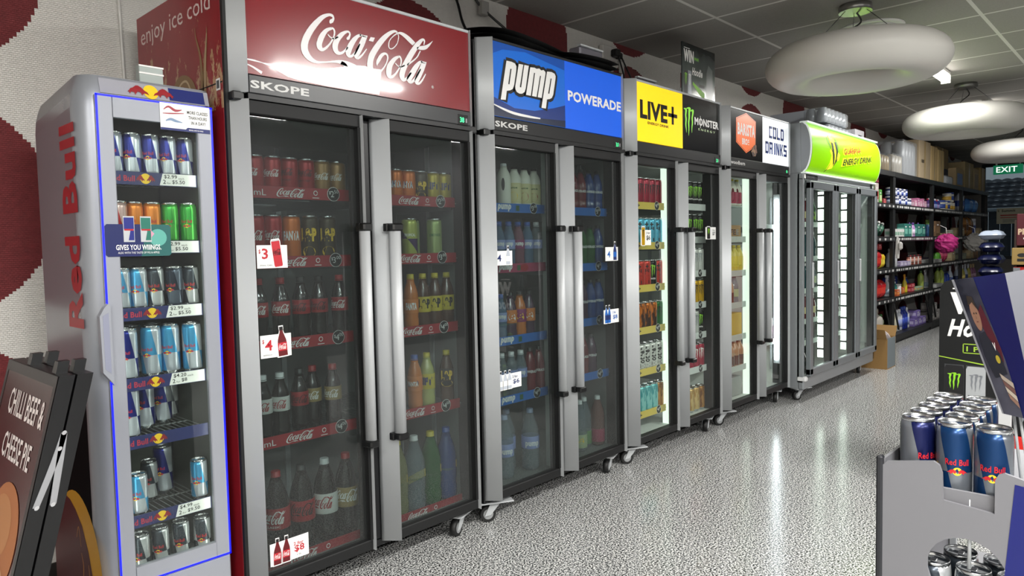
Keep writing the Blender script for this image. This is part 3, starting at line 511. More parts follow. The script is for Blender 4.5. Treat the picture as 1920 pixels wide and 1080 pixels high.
def can_lid(r, z):
    key = (round(r, 4), round(z, 4))
    if key not in _LID:
        l = MB(); l.lathe([(r*.88, z-.010), (r*.87, z-.001), (r*.905, z+.0015), (r*.93, z-.001), (r*.93, z-.006)], ALU, 24)
        l.disc(0, 0, r*.87, r*.87, ALU, lambda u, v: (u, v, z-.006), 24)
        l.box(-r*.18, r*.18, -r*.05, r*.5, z-.0055, z-.003, ALU, .001)
        l.disc(0, -r*.42, r*.3, r*.28, mat('can_mouth', '#8b8d8f', .3, 1.), lambda u, v: (u, v, z-.0052), 16)
        o = l.build('lid'); _LID[key] = o.data; bpy.data.objects.remove(o)
    return _LID[key]
def make_can(cat, r, h, m, marks=(), top=None):
    """marks: (text|'cola'|'claw'|'bull', colour, width, height, z, vertical?, bold)"""
    def mk():
        t = thing('drink_can', '', cat); b = MB()
        prof = [(r*.72, 0), (r*.80, .004), (r*.98, .014), (r, .02), (r, h-.022), (r*.985, h-.016), (r*.92, h-.004)]
        b.lathe(prof, m, 28, mf=lambda k, i: ALU if k in (0, 1) else (top if top and k >= 4 else m), smooth=True)
        T = wrap(r+.0003, 0)
        for mk_, c, wd, ht, z, vert, bold in marks:
            if mk_ == 'cola': b.cola(c, rot_up(T) if vert else T, *(( z, -ht/2, wd, ht) if vert else (-wd/2, z, wd, ht)))
            elif mk_ == 'claw': b.claw(c, T, -wd/2, z, wd, ht)
            elif mk_ == 'disc': b.disc(0, z, wd, ht, c, T)
            elif mk_ == 'bull':
                b.disc(0, z+ht/2, ht*.5, ht*.5, YEL, T, 16)
                for sg in (-1, 1): b.poly([(sg*x*wd, z+y*ht) for x, y in ((.04, .5), (.16, .75), (.3, .7), (.5, .3), (.36, .4), (.3, .15), (.2, .35), (.1, .2))], c, wrap(r+.0005, 0))
            elif vert: b.text(mk_, c, rot_up(T), z, -ht/2, wd, ht, bold)
            else: b.text(mk_, c, T, -wd/2, z, wd, ht, bold)
        b.build('body', t)
        o = bpy.data.objects.new('lid', can_lid(r, h)); COL.objects.link(o); o.parent = t; o['label'] = 'silver lid with pull tab'
        return t
    return mk
RBR = mat('can_red', '#b01a22', .4)
def rb_marks(h): return (('Red Bull', RBR, .034, .010, h*.52, False, .02), ('bull', RBR, .030, .013, h*.40, False, 0))
BLU, SIL = '#14217a', '#c6ccd4'
MK = {
 'rb': make_can('energy drink can', .0265, .135, can_paint('can_blue_silver', BLU, SIL, .45), rb_marks(.135)),
 'rbw': make_can('energy drink can', .0265, .135, can_paint('can_lightblue_silver', '#4a9fd0', SIL, .45), rb_marks(.135)),
 'rbz': make_can('energy drink can', .0265, .135, can_paint('can_grey_silver', '#3a4149', '#c9ccce', .45), rb_marks(.135)),
 'rbd': make_can('energy drink can', .0265, .135, can_paint('can_lightblue_silver_shaded', '#123560', '#73787f', .45), rb_marks(.135)),  # shaded copy of the light-blue can, dimness put into its colours
 'rbs': make_can('energy drink can', .0265, .135, can_paint('can_silver_navy_shaded', '#131a48', '#72767c', .30), rb_marks(.135)),  # silver and navy likewise darkened to carry the shade at the stand
 'rbk': make_can('energy drink can', .0265, .135, can_paint('can_darkblue_grey', '#1c2736', '#56606e', .45), rb_marks(.135)),
 'rbred': make_can('energy drink can', .0265, .135, can_paint('can_red_silver', '#a8282c', '#c9a9a4', .3), rb_marks(.135)),
 'rbor': make_can('energy drink can', .0265, .135, mat('can_orange', '#d07a2a', .28, .5), rb_marks(.135)),
 'rbgr': make_can('energy drink can', .0265, .135, can_paint('can_green_silver', '#2f9a36', '#4cae45', .5), rb_marks(.135)),
 'rbL': make_can('energy drink can', .030, .165, can_paint('can_blue_silver', BLU, SIL), rb_marks(.165)),
 'rbLw': make_can('energy drink can', .030, .165, can_paint('can_lightblue_silver', BLU, SIL), rb_marks(.165)),
 'coke': make_can('soft drink can', .033, .125, mat('cola_red_can', '#a8141c', .3, .3), (('cola', WHITE, .062, .027, .052, False, 0),)),
 'zero': make_can('soft drink can', .033, .125, mat('cola_deep_red_can', '#9c1820', .3, .3), (('cola', INK, .062, .027, .06, False, 0), ('zero sugar', INK, .045, .008, .04, False, 0))),
 'vani': make_can('soft drink can', .033, .125, mat('cola_tan_can', '#9a7344', .32, .3), (('cola', WHITE, .062, .027, .052, False, 0),)),
 'fant': make_can('soft drink can', .033, .125, mat('orange_soda_can', '#d06a1a', .3, .3), (('FANTA', WHITE, .062, .028, .05, False, .05), ('FANTA', NAVY, .064, .030, .049, False, .09))),
 'lnp': make_can('soft drink can', .033, .125, mat('brown_soda_can', '#3d3016', .3, .3), (('L&P', YEL, .058, .036, .045, False, .06), ('disc', YEL, .022, .012, .024, False, 0))),
 'lift': make_can('soft drink can', .033, .125, mat('lemon_soda_can', '#b59f2c', .3, .3), (('LIFT', NAVY, .056, .032, .05, False, .06),)),
 'cokeL': make_can('soft drink can', .033, .165, mat('cola_red_can'), (('cola', WHITE, .066, .036, .075, False, 0),)),
 'fantL': make_can('soft drink can', .033, .165, mat('orange_soda_can'), (('FANTA', WHITE, .062, .034, .075, False, .05),)),
 'lnpL': make_can('soft drink can', .033, .165, mat('brown_soda_can'), (('L&P', YEL, .062, .050, .07, False, .06), ('disc', YEL, .024, .02, .032, False, 0))),
 'trop': make_can('soft drink can', .033, .165, can_paint('can_purple_lime', '#40265a', '#b8bd5c', .5, 1, .6, .3), (('TROPICAL', WHITE, .05, .012, .09, False, .03),)),
 'lime': make_can('soft drink can', .033, .165, mat('pale_lime_can', '#a9b878', .3, .4), (('LEMONADE', mat('leaf_green', '#2d6a34', .5), .052, .012, .09, False, .02),)),
 'mred': make_can('energy drink can', .033, .165, mat('raspberry_can', '#8e1a32', .28, .4), (('claw', INK, .045, .07, .06, False, 0),)),
 'mgrn': make_can('energy drink can', .033, .165, mat('green_energy_can', '#1f6b31', .28, .4), (('claw', INK, .045, .07, .06, False, 0),)),
 'livy': make_can('energy drink can', .033, .165, mat('yellow_energy_can', '#d9a817', .28, .4), (('LIVE+', INK, .12, .032, .02, True, .05),)),
 'livb': make_can('energy drink can', .033, .165, mat('sky_energy_can', '#5ab3d1', .28, .45), (('LIVE+', INK, .12, .032, .02, True, .05),)),
 'livr': make_can('energy drink can', .033, .165, mat('vermilion_energy_can', '#c23a2e', .28, .4), (('LIVE+', INK, .12, .026, .02, True, .04),)),
 'oran': make_can('energy drink can', .033, .165, can_flow('orange_black_can', '#d4741c', '#3a1c0c'), ()),
 'moth': make_can('energy drink can', .033, .165, mat('white_energy_can', '#d8d8d4', .28, .4), (('Mother', INK, .125, .040, .02, True, .04),)),
 'teal': make_can('energy drink can', .033, .165, can_flow('teal_can', '#2f9aa0', '#8fd3d2'), ()),
 'brwn': make_can('energy drink can', .033, .165, can_flow('bronze_can', '#7a4a1e', '#c48c4a'), ()),
 'monk': make_can('energy drink can', .033, .165, mat('black_energy_can', '#0d0f0d', .28, .4), (('claw', GREEN, .040, .075, .06, False, 0), ('MONSTER', WHITE, .045, .010, .045, False, .03))),
 'monw': make_can('energy drink can', .033, .165, mat('white_energy_can'), (('claw', mat('silver_print', '#8c9096', .4, .5), .040, .075, .06, False, 0),)),
 'mony': make_can('energy drink can', .033, .165, mat('yellow_energy_can'), (('claw', INK, .040, .075, .06, False, 0),)),
 'monr': make_can('energy drink can', .033, .165, mat('pink_energy_can', '#b0203f', .28, .4), (('claw', WHITE, .040, .075, .06, False, 0),)),
 'gold': make_can('energy drink can', .033, .165, can_flow('gold_can', '#b98a45', '#e0c084'), ()),
}
def make_bottle(r, h, drink, capc, band=None, marks=(), neck=.36, waist=True, name='drink_bottle', cat='drink bottle', diag=None):
    def mk():
        t = thing(name, '', cat); b = MB(); nr = .0125 if r < .045 else .014; hs = h*(1-neck)
        prof = [(r*.70, 0), (r*.93, .008), (r, .022)]
        if waist: prof += [(r, h*.18), (r*.94, h*.22), (r*.97, h*.28)]
        prof += [(r, h*.32), (r, hs-.02), (r*.97, hs), (r*.82, h*(1-neck*.72)), (r*.52, h*(1-neck*.40)), (nr*1.25, h*(1-neck*.2)), (nr, h-.03), (nr*1.18, h-.026), (nr, h-.022), (nr, h-.012)]
        b.lathe(prof, drink, 24)
        if band:
            bm, z0, z1 = band; b.lathe([(r+.0006, h*z0), (r+.0009, h*z0+.001), (r+.0009, h*z1-.001), (r+.0006, h*z1)], bm, 28)
        T = wrap(r+.0014, 0)
        for q, c, wd, ht, z, bold in marks:
            if q == 'cola': b.cola(c, T, -wd/2, z, wd, ht)
            elif q == 'disc': b.disc(0, z, wd, ht, c, wrap(r+.0011, 0))
            elif q == 'slash': b.poly([(-wd/2, z), (wd/2, z+ht*.55), (wd/2, z+ht), (-wd/2, z+ht*.45)], c, wrap(r+.0011, 0))
            else: b.text(q, c, T, -wd/2, z, wd, ht, bold)
        b.build('body', t)
        c = MB(); rc = nr*1.22
        c.lathe([(rc*1.06, h-.022), (rc*1.06, h-.019), (rc, h-.018), (rc, h-.002), (rc*.9, h)], capc, 20); c.build('cap', t)
        return t
    return mk
DRK = mat('dark_cola', '#140b08', .08, coat=.6); CLR = clear_plastic('clear_water', '#c3d0d6', .05, .22); WAT = clear_plastic('blue_water', '#7fa6c8', .05, .35)
ORG = mat('orange_drink', '#c9722c', .1, coat=.5); LEM = mat('lemon_drink', '#aeb06a', .1, coat=.5); GRN = clear_plastic('green_drink', '#2f7a3a', .06, .5)
PUR = mat('purple_drink', '#40243e', .1, coat=.5); RDK = mat('red_drink', '#6d1420', .1, coat=.5); BDK = mat('blue_drink', '#1b3f7c', .1, coat=.5)
BRN = mat('brown_drink', '#4a2b18', .1, coat=.5); BEI = mat('iced_coffee', '#b08a68', .2, coat=.4); MLK = mat('milk', '#e6e2d4', .35)
CAPW = mat('white_cap', '#dedede', .4); CAPR = mat('red_cap', '#a8161e', .4); CAPB = mat('blue_cap', '#2f57a8', .4); CAPY = mat('yellow_cap', '#c9b52c', .4); CAPK = BLK
LBR = mat('cola_label_red', '#a0161e', .45); LBW = mat('cola_label_white', '#cfcdc9', .45); LBG = mat('cola_label_gold', '#9c8450', .45); LBK = mat('label_black', '#17140f', .45)
LBL = mat('water_label', '#8f9bd0', .5); LBT = mat('label_teal', '#3b7f8c', .5); LBP = mat('label_magenta', '#8c2a66', .5); LBO = mat('label_orange', '#d2782e', .5); LBY = mat('label_yellow', '#c6b22a', .5)
DKG = mat('dark_green_print', '#2c5a2e', .5)
MK.update({
 'b_red': make_bottle(.032, .235, DRK, CAPR, (LBR, .42, .64), (('cola', WHITE, .070, .032, .108, 0),)),
 'b_zero': make_bottle(.032, .235, DRK, CAPK, (LBR, .42, .64), (('cola', INK, .070, .032, .108, 0),)),
 'b_diet': make_bottle(.032, .235, DRK, CAPW, (LBW, .42, .64), (('cola', REDP, .070, .032, .108, 0),)),
 'b_van': make_bottle(.032, .235, DRK, CAPR, (LBG, .42, .64), (('cola', WHITE, .070, .032, .108, 0),)),
 'b_fan': make_bottle(.032, .235, ORG, CAPB, (LBO, .36, .62), (('disc', NAVY, .026, .022, .115, 0), ('FANTA', WHITE, .048, .02, .105, .06))),
 'b_lift': make_bottle(.034, .235, LEM, CAPY, (LBY, .34, .62), (('LIFT', NAVY, .062, .034, .098, .08),)),
 'b_lnp': make_bottle(.032, .235, BRN, CAPY, (LBK, .34, .66), (('L&P', YEL, .056, .042, .105, .07), ('disc', YEL, .028, .014, .09, 0))),
 'b_lnps': make_bottle(.032, .235, BRN, CAPY, (LBY, .30, .58), (('L&P', INK, .056, .042, .085, .07),)),
 'b_fans': make_bottle(.032, .235, ORG, CAPY, (LBO, .30, .55), (('FANTA', WHITE, .05, .03, .085, .06),)),
 'B_red': make_bottle(.046, .32, DRK, CAPR, (LBR, .36, .60), (('cola', WHITE, .10, .048, .135, 0), ('CLASSIC', WHITE, .06, .008, .122, 0))),
 'B_zero': make_bottle(.046, .32, DRK, CAPK, (LBR, .36, .60), (('cola', INK, .10, .048, .135, 0),)),
 'B_diet': make_bottle(.046, .32, DRK, CAPW, (LBW, .36, .60), (('cola', REDP, .10, .048, .135, 0),)),
 'B_van': make_bottle(.046, .32, DRK, CAPR, (LBG, .36, .60), (('cola', WHITE, .10, .048, .135, 0),)),
 'B_lem': make_bottle(.045, .32, clear_plastic('pale_lemon', '#b9b682', .06, .4), CAPY, None, (('slash', YEL, .13, .075, .10, 0), ('Schweppes', DKG, .075, .016, .132, 0))),
 'B_clr': make_bottle(.045, .32, CLR, CAPW, None, (('slash', YEL, .13, .075, .10, 0), ('Schweppes', DKG, .075, .016, .132, 0))),
 'B_grn': make_bottle(.045, .32, GRN, CAPY, None, (('slash', YEL, .13, .075, .10, 0), ('Schweppes', DKG, .075, .016, .132, 0))),
 'B_blu': make_bottle(.045, .32, BDK, CAPB, None, (('slash', YEL, .13, .075, .10, 0), ('Schweppes', DKG, .075, .016, .132, 0))),
 'w_s': make_bottle(.0315, .22, WAT, CAPB, (LBL, .40, .60), (('pump', WHITE, .05, .022, .098, .05),)),
 'w_c': make_bottle(.0315, .22, CLR, CAPW, (LBL, .40, .60), (('pump', WHITE, .05, .022, .098, .05),)),
 'w_r': make_bottle(.0315, .22, clear_plastic('pink_water', '#b87a8e', .06, .35), CAPB, (LBP, .40, .60), (('pump', WHITE, .05, .022, .098, .05),)),
 'w_L': make_bottle(.045, .31, CLR, mat('pale_blue_cap', '#9aa6c4', .4), (LBL, .36, .56), (('pump', WHITE, .075, .03, .118, .05),)),
 'j_y': make_bottle(.034, .20, MLK, CAPK, (mat('label_cream', '#d8cf9c', .5), .12, .60), (('disc', YEL, .022, .022, .055, 0), ('juice', DKG, .04, .012, .09, .03)), .3, False),
 'j_r': make_bottle(.034, .20, MLK, CAPK, (mat('label_cream'), .12, .60), (('disc', CAPR, .022, .022, .055, 0), ('juice', DKG, .04, .012, .09, .03)), .3, False),
 'j_w': make_bottle(.034, .21, MLK, CAPW, None, (('disc', INK, .008, .03, .11, 0),), .3, False),
 'e_p': make_bottle(.033, .225, PUR, CAPK, (LBO, .34, .62), (('e', WHITE, .04, .04, .085, .08),)),
 'e_m': make_bottle(.033, .225, ORG, CAPK, (LBP, .34, .62), (('e', YEL, .04, .04, .085, .08),)),
 'p_g': make_bottle(.033, .225, GRN, CAPK, None, (('POWERADE', WHITE, .07, .014, .10, .03),)),
 'p_p': make_bottle(.033, .225, PUR, CAPK, None, (('POWERADE', WHITE, .07, .014, .10, .03),)),
 'p_b': make_bottle(.033, .225, BDK, CAPK, None, (('POWERADE', WHITE, .07, .014, .10, .03),)),
 'p_r': make_bottle(.033, .225, RDK, CAPK, None, (('POWERADE', WHITE, .07, .014, .10, .03),)),
 'k_g': make_bottle(.040, .28, CLR, CAPW, (mat('label_pale_green', '#a9b78c', .5), .08, .34), (('e', YEL, .04, .04, .045, .08),)),
 'k_l': make_bottle(.040, .28, CLR, CAPW, (mat('label_green', '#5f8a52', .5), .08, .34), ()),
 'k_r': make_bottle(.040, .28, clear_plastic('rose_drink', '#b98a84', .06, .35), CAPW, (mat('label_rose', '#a23a56', .5), .08, .34), ()),
 'milk': make_bottle(.036, .195, MLK, CAPY, (mat('milk_label', '#b03a56', .5), .10, .52), (('disc', RDK, .012, .05, .08, 0),), .35, False),
 'choc': make_bottle(.036, .20, BEI, CAPW, (BRN, .10, .45), (), .35, False),
 'bana': make_bottle(.034, .20, mat('custard', '#dcc95a', .35), CAPY, (mat('label_lemon', '#e0c53a', .5), .15, .6), (), .35, False),
 'v_g': make_bottle(.030, .225, GRN, CAPK, (mat('v_label', '#86b62c', .45), .20, .48), (('V', INK, .03, .035, .07, .06),), .42),
 'v_k': make_bottle(.034, .225, mat('smoked_bottle', '#16211b', .1, coat=.5), CAPK, None, (), .42),
 'v_b': make_bottle(.032, .222, clear_plastic('teal_glass', '#2c5a5e', .06, .6), CAPW, None, (), .4),
 'v_r': make_bottle(.030, .22, mat('ruby_drink', '#5a1c20', .1, coat=.5), CAPW, (mat('label_cream'), .25, .5), (), .42),
 'v_c': make_bottle(.034, .225, CLR, CAPW, (mat('label_pale_green'), .25, .5), (), .40),
 'pink': make_bottle(.034, .24, mat('pink_drink', '#8c2f5c', .2), CAPW, (WHITE, .5, .75), (), .35, False),
})
def box_good(name, cat, sx, sy, sz, base, art=None, topc=None):
    def mk():
        t = thing(name, '', cat); b = MB(); b.box(-sx/2, sx/2, -sy/2, sy/2, 0, sz, base, .002)
        if art: art(b, sx, sy, sz)
        b.build('body', t); return t
    return mk

# ------------------------------------------------------------------ upright glass-door coolers
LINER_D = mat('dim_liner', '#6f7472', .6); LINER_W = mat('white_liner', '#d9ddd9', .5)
CASE = mat('black_steel', '#0d0e10', .4); GASK = mat('door_gasket', '#08090a', .6)
DOORGL = glass('cooler_glass', '#d5dcdb', 1.0,   .018); CLEARGL = glass('clear_cooler_glass', '#eef2f0', 1.0, .008)
LED = mat('cooler_lamp', '#f4fff4', .4, emit=4.5*LIT); LEDP = mat('cooler_lamp_panel', '#e9f7ea', .4, emit=1.1*LIT); LEDX = mat('cooler_tube', '#f2f8ff', .4, emit=15*LIT)
OFFP = mat('unlit_lamp_panel', '#b9bebb', .5)
DIGIT = mat('led_digits', '#3fe08a', .5, emit=1.6); DGREY = mat('grey_fitting', '#4c4f52', .5)
def stile(xi, sgn, z0, z1, m, w=.052, d=.062, n=9):
    """quarter-round aluminium door post; xi is the inner front corner"""
    P = [(xi+sgn*w*math.sin(i/n*PI/2)*1.0, d-d*math.cos(i/n*PI/2)) for i in range(n+1)]
    P = [(xi+sgn*w*(1-math.cos(i/n*PI/2)), 0+d*(1-math.sin((1-i/n)*PI/2))) for i in range(n+1)]
    P += [(xi, d)]
    b = MB(); b.prism(P, lambda u, v: (u, v, z0), lambda u, v: (u, v, z1), m, False)
    k = len(P)
    for i in range(len(b.f)-k, len(b.f)-2): b.sm[i] = True
    return b
def caster(t, x, y, ang):
    b = MB(); b.box(-.075, .085, -.05, .05, .094, .100, SILV, .001); b.box(-.02, .02, -.025, .025, .08, .096, SILV, .002)
    b.prism([(-.05, .03), (-.02, .09), (.03, .09), (-.02, .035)], lambda u, v: (u, -.022, v), lambda u, v: (u, -.018, v), SILV)
    b.prism([(-.05, .03), (-.02, .09), (.03, .09), (-.02, .035)], lambda u, v: (u, .018, v), lambda u, v: (u, .022, v), SILV)
    o = b.build('caster', t, (x, y, 0), (0, 0, ang))
    w = MB(); n = 20
    T0 = lambda yy: (lambda u, v: (-.03+u, yy, .037+v))
    ring = [(.037*math.cos(2*PI*i/n), .037*math.sin(2*PI*i/n)) for i in range(n)]
    w.prism(ring, T0(-.014), T0(.014), mat('caster_rubber', '#121212', .6), True)
    for yy in (-.0145, .0145): w.disc(0, 0, .024, .024, mat('caster_grey', '#8c8e8f', .5), T0(yy), 18)
    wo = w.build('wheel', o); wo['label'] = 'black wheel with a grey hub'
def strip_art(kind, b, x0, x1, y, z, h, price, ml=None):
    """printed price rail in front of a shelf; x0..x1 long, h high"""
    T = front(y-.0012); L = x1-x0
    if kind == 'cola':
        if ml: b.text(ml[:-2], WHITE, T, x0+.005, z+h*.22, .062, h*.62, .03); b.text('mL', WHITE, T, x0+.072, z+h*.22, .045, h*.5)
        b.cola(WHITE, T, x0+L*.33, z+h*.12, L*.24, h*.76)
        rx = x0+L*.66
        b.stroke([(rx+.008*math.cos(a), z+h*.58+.008*math.sin(a), .0028) for a in (0, 1.2, 2.4, 3.6, 4.8, 6)], WHITE, T)
        b.rect(rx-.014, rx+.014, z+h*.14, z+h*.2, WHITE, T)
    elif kind in ('pump', 'pumpred'):
        b.text('pump', WHITE, T, x0+L*.28, z+h*.12, L*.20, h*.78, .06, .2)
        b.rect(x0+L*.55, x0+L*.60, z+h*.2, z+h*.8, DKG, T)
        if kind == 'pumpred': b.disc(x0+L*.66, z+h*.5, .03, h*.42, REDP, T, 16)
    elif kind == 'power': b.text('POWERADE', WHITE, T, x0+L*.04, z+h*.3, L*.30, h*.4, .02)
    elif kind == 'live': b.text('LIVE+', INK, T, x0+L*.10, z+h*.2, L*.32, h*.6, .05)
    if price:
        cx = x0+L*.82; r = h*.62
        b.disc(cx, z+h*.56, r, r, WHITE, front(y-.0008), 24); b.disc(cx, z+h*.56, r*.93, r*.93, INK, T, 24)
        a, c = price.split('.')
        b.text('$', WHITE, front(y-.0016), cx-r*.72, z+h*.5, None, r*.5); b.text(a, WHITE, front(y-.0016), cx-r*.45, z+h*.3, None, r*.85, .0)
        b.text(c, WHITE, front(y-.0016), cx+r*.12, z+h*.62, None, r*.5)
STRIPC = {'cola': mat('red_rail', '#a51f2a', .45), 'pump': mat('blue_rail', '#1d6bbf', .45), 'pumpred': mat('pink_rail', '#a83258', .45),
          'power': mat('blue_rail'), 'live': mat('yellow_rail', '#d9c05a', .45), 'white': mat('white_rail', '#d7dad8', .5), 'clear': mat('clear_rail', '#c3cbc6', .3)}
def sticker(door, name, x, z, w, h, txts, pic=None, y=.0385, label=None):
    """a printed price card stuck to the door glass"""
    b = MB(); b.rect(0, w, 0, h, mat('card_white', '#e9e9e6', .5), front(0))
    b.add([(0, .0006, 0), (w, .0006, 0), (w, .0006, h), (0, .0006, h)], [(3, 2, 1, 0)], mat('card_white'))
    for s, m, u, v, tw, th, bold in txts: b.text(s, m, front(-.0008), u*w, v*h, tw*w, th*h, bold)
    if pic: pic(b, w, h)
    o = b.build(name, door, (x, y-.0012, z)); 
    if label: o['label'] = label
    return o
def pic_bottle(b, u, v, w, h, body, lab, tilt=0., logo=None, outline=WHITE):
    S = [(-.5, 0), (-.5, .42), (-.46, .55), (-.2, .8), (-.17, .86), (-.2, .88), (-.2, 1), (.2, 1), (.2, .88), (.17, .86), (.2, .8), (.46, .55), (.5, .42), (.5, 0)]
    T = lambda y: (lambda a, c: (u+a*w*math.cos(tilt)+c*h*math.sin(tilt), y, v-a*w*math.sin(tilt)+c*h*math.cos(tilt)))
    if outline: b.poly([(a*1.28, c*1.08-.04) for a, c in S], outline, T(-.0010))
    b.poly(S, body, T(-.0014)); b.poly([(-.2, .88), (.2, .88), (.2, 1), (-.2, 1)], INK, T(-.0017))
    b.poly([(-.5, .18), (.5, .18), (.5, .46), (-.5, .46)], lab, T(-.0017))
    if logo == 'cola': b.cola(WHITE, T(-.0020), -.42, .22, .84, .2)
def pic_can(b, u, v, w, h, body, tilt=0., logo=None, lm=WHITE, outline=WHITE):
    S = [(-.42, 0), (-.5, .06), (-.5, .92), (-.4, 1), (.4, 1), (.5, .92), (.5, .06), (.42, 0)]
    T = lambda y: (lambda a, c: (u+a*w*math.cos(tilt)+c*h*math.sin(tilt), y, v-a*w*math.sin(tilt)+c*h*math.cos(tilt)))
    if outline: b.poly([(a*1.16, c*1.07-.035) for a, c in S], outline, T(-.0010))
    b.poly(S, body, T(-.0014)); b.poly([(-.42, .95), (.42, .95), (.4, 1), (-.4, 1)], SILV, T(-.0017))
    if logo == 'cola': b.cola(lm, T(-.0020), -.46, .42, .92, .24)
    if logo == 'claw': b.claw(lm, T(-.0020), -.3, .35, .6, .5)

def double_cooler(x0, name, label, side_m, header, lit, shelves, top_trim, right_lamp=False, digits='38', skope='SKOPE', band=CASE):
    t = thing(name, label, 'drinks fridge', (x0, 0, 0))
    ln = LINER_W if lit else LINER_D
    c = MB()
    for xa, xb in ((.022, .050), (1.100, 1.128)):
        c.box(xa, xb, .066, .775, .10, 2.185, side_m if xa < .5 else CASE, .003)
    c.box(.050, 1.100, .745, .775, .10, 2.185, CASE); c.box(.050, 1.100, .066, .745, .10, .125, CASE); c.box(.050, 1.100, .066, .745, 2.16, 2.185, CASE)
    c.box(.050, 1.100, .066, .745, 1.765, 1.80, CASE)
    c.build('cabinet', t)
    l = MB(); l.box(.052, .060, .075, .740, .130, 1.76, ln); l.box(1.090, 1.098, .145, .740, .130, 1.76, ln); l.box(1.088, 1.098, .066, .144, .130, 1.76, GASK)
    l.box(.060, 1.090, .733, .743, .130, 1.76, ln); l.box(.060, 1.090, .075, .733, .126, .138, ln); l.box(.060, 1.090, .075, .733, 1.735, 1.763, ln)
    for q in range(3):                                     # slotted shelf standards on the back and right walls
        xs = (.10, .565, 1.03)[q]; l.box(xs-.012, xs+.012, .724, .734, .14, 1.73, SILV)
    l.box(1.083, 1.091, .30, .325, .14, 1.73, SILV); l.box(1.083, 1.091, .55, .575, .14, 1.73, SILV)
    l.build('liner', t)
    # mullion with its lamp cover
    m = MB(); m.box(.556, .600, .066, .146, .13, 1.76, CASE); m.box(.5535, .5565, .072, .145, .135, 1.735, LEDP if lit else OFFP)
    m.box(.600, .603, .075, .145, .135, 1.735, LEDP if lit else OFFP); mo = m.build('mullion_lamp', t)
    mo['label'] = 'tall white lamp cover between the doors'
    if right_lamp:
        r = MB(); r.tube([(1.063, .105, .33), (1.063, .105, 1.60)], .012, LEDX, 12); r.box(1.074, 1.088, .08, .13, .30, 1.64, SILV)
        r.box(1.076, 1.0875, .15, .16, .25, 1.62, SILV); ro = r.build('lamp_tube', t); ro['label'] = 'glowing upright lamp tube by the right door'
    # header
    h = MB(); h.box(.078, 1.078, .006, .05, 1.785, 1.848, band, .004); h.box(.078, 1.078, .02, .064, 1.848, 2.186, CASE)
    h.box(.078, 1.078, .010, .055, 1.768, 1.786, CASE); h.box(.078, 1.078, .008, .066, 2.178, 2.190, top_trim, .002)
    if skope: h.text(skope, mat('badge_white', '#c9c9c7', .4), front(.0052), .085, 1.803, .215, .026, .03)
    h.box(1.0, 1.062, .004, .02, 1.785, 1.830, GASK, .003); h.text(digits, DIGIT, front(.0035), 1.012, 1.796, .024, .022, .02); h.rect(1.044, 1.053, 1.797, 1.815, mat('sensor_grey', '#8c8c90', .4), front(.0035))
    h.build('header', t)
    s = MB(); header(s); s.build('sign_panel', t)
    for xi, sg in ((.075, -1), (1.080, 1)):
        stile(xi, sg, 1.787, 2.19, SILV).build('header_post', t)
        j = MB(); j.box(xi+(-.045 if sg < 0 else .004), xi+(-.004 if sg < 0 else .045), .018, .062, 1.762, 1.790, BLK, .004); j.build('hinge', t)
    # two doors
    doors = []
    for side, xa, xb in ((0, .075, .517), (1, .639, 1.080)):
        d = MB()
        d.box(xa, xb, .018, .062, .118, .158, GASK, .003); d.box(xa, xb, .018, .062, 1.722, 1.768, GASK, .003)
        d.box(xa, xa+.012, .03, .062, .158, 1.722, GASK); d.box(xb-.012, xb, .018, .062, .158, 1.722, GASK)
        if side == 0: d.box(xb-.030, xb, .045, .062, .158, 1.722, GASK)
        else: d.box(xb-.030, xb, .045, .062, .158, 1.722, GASK)
        do = d.build('door', t); do['label'] = ('left' if side == 0 else 'right')+' glass door in black frame'
        stile(xa, -1, .118, 1.766, SILV).build('door_post', do)
        stile(xb, 1, .118, 1.766, SILV, w=.045).build('door_post', do)
        g = MB(); g.box(xa+.010, xb-.010, .040, .046, .156, 1.724, CLEARGL if lit else DOORGL); g.build('glass_pane', do)
        hx0, hx1 = ((.478, .517), (.612, .660))[side]
        hb = MB(); n = 8; w_ = (hx1-hx0)/2; cx = (hx0+hx1)/2
        P = [(cx+w_*math.cos(a), -.008-.034*math.sin(a)) for a in [PI*i/n for i in range(n+1)]]
        hb.prism(P, lambda u, v: (u, v, .556), lambda u, v: (u, v, 1.337), SILV, True); ho = hb.build('handle', do)
        for z0, z1 in ((.528, .556), (1.337, 1.367)):
            e = MB(); e.box(hx0-.001, hx1+.001, -.043, -.006, z0, z1, BLK, .006); e.box((hx0 if side == 0 else hx0-.01), (hx1+.01 if side == 0 else hx1), -.012, .012, z0, z1, BLK, .002)
            eo = e.build('handle_end', do); eo['label'] = 'black end block of the handle'
        doors.append(do)
    # shelves with price rails
    for side, z, kind, price, ml in shelves:
        xa, xb = ((.064, .550), (.606, 1.082))[side]
        q = MB(); wm = mat('shelf_wire', '#9a9e9e', .4, .6)
        for i in range(24): 
            xx = xa+.01+(xb-xa-.02)*i/23; q.box(xx-.0015, xx+.0015, .118, .70, z+.020, z+.0235, wm)
        for yy in (.120, .42, .70): q.box(xa, xb, yy-.003, yy+.003, z+.016, z+.021, wm)
        q.box(xa+.004, xa+.010, .14, .732, z-.01, z+.02, wm); q.box(xb-.010, xb-.004, .14, .732, z-.01, z+.02, wm)
        so = q.build('shelf', t)
        p = MB(); p.box(xa, xb-.012, .112, .116, z, z+.043, STRIPC[kind], .0008); strip_art(kind, p, xa, xb-.012, .112, z, .043, price, ml)
        p.build('price_rail', so)
    for x, y, a in ((.10, .085, -.5), (1.035, .10, .35), (.10, .68, .3), (1.035, .68, 0)): caster(t, x, y, a)
    return t, doors

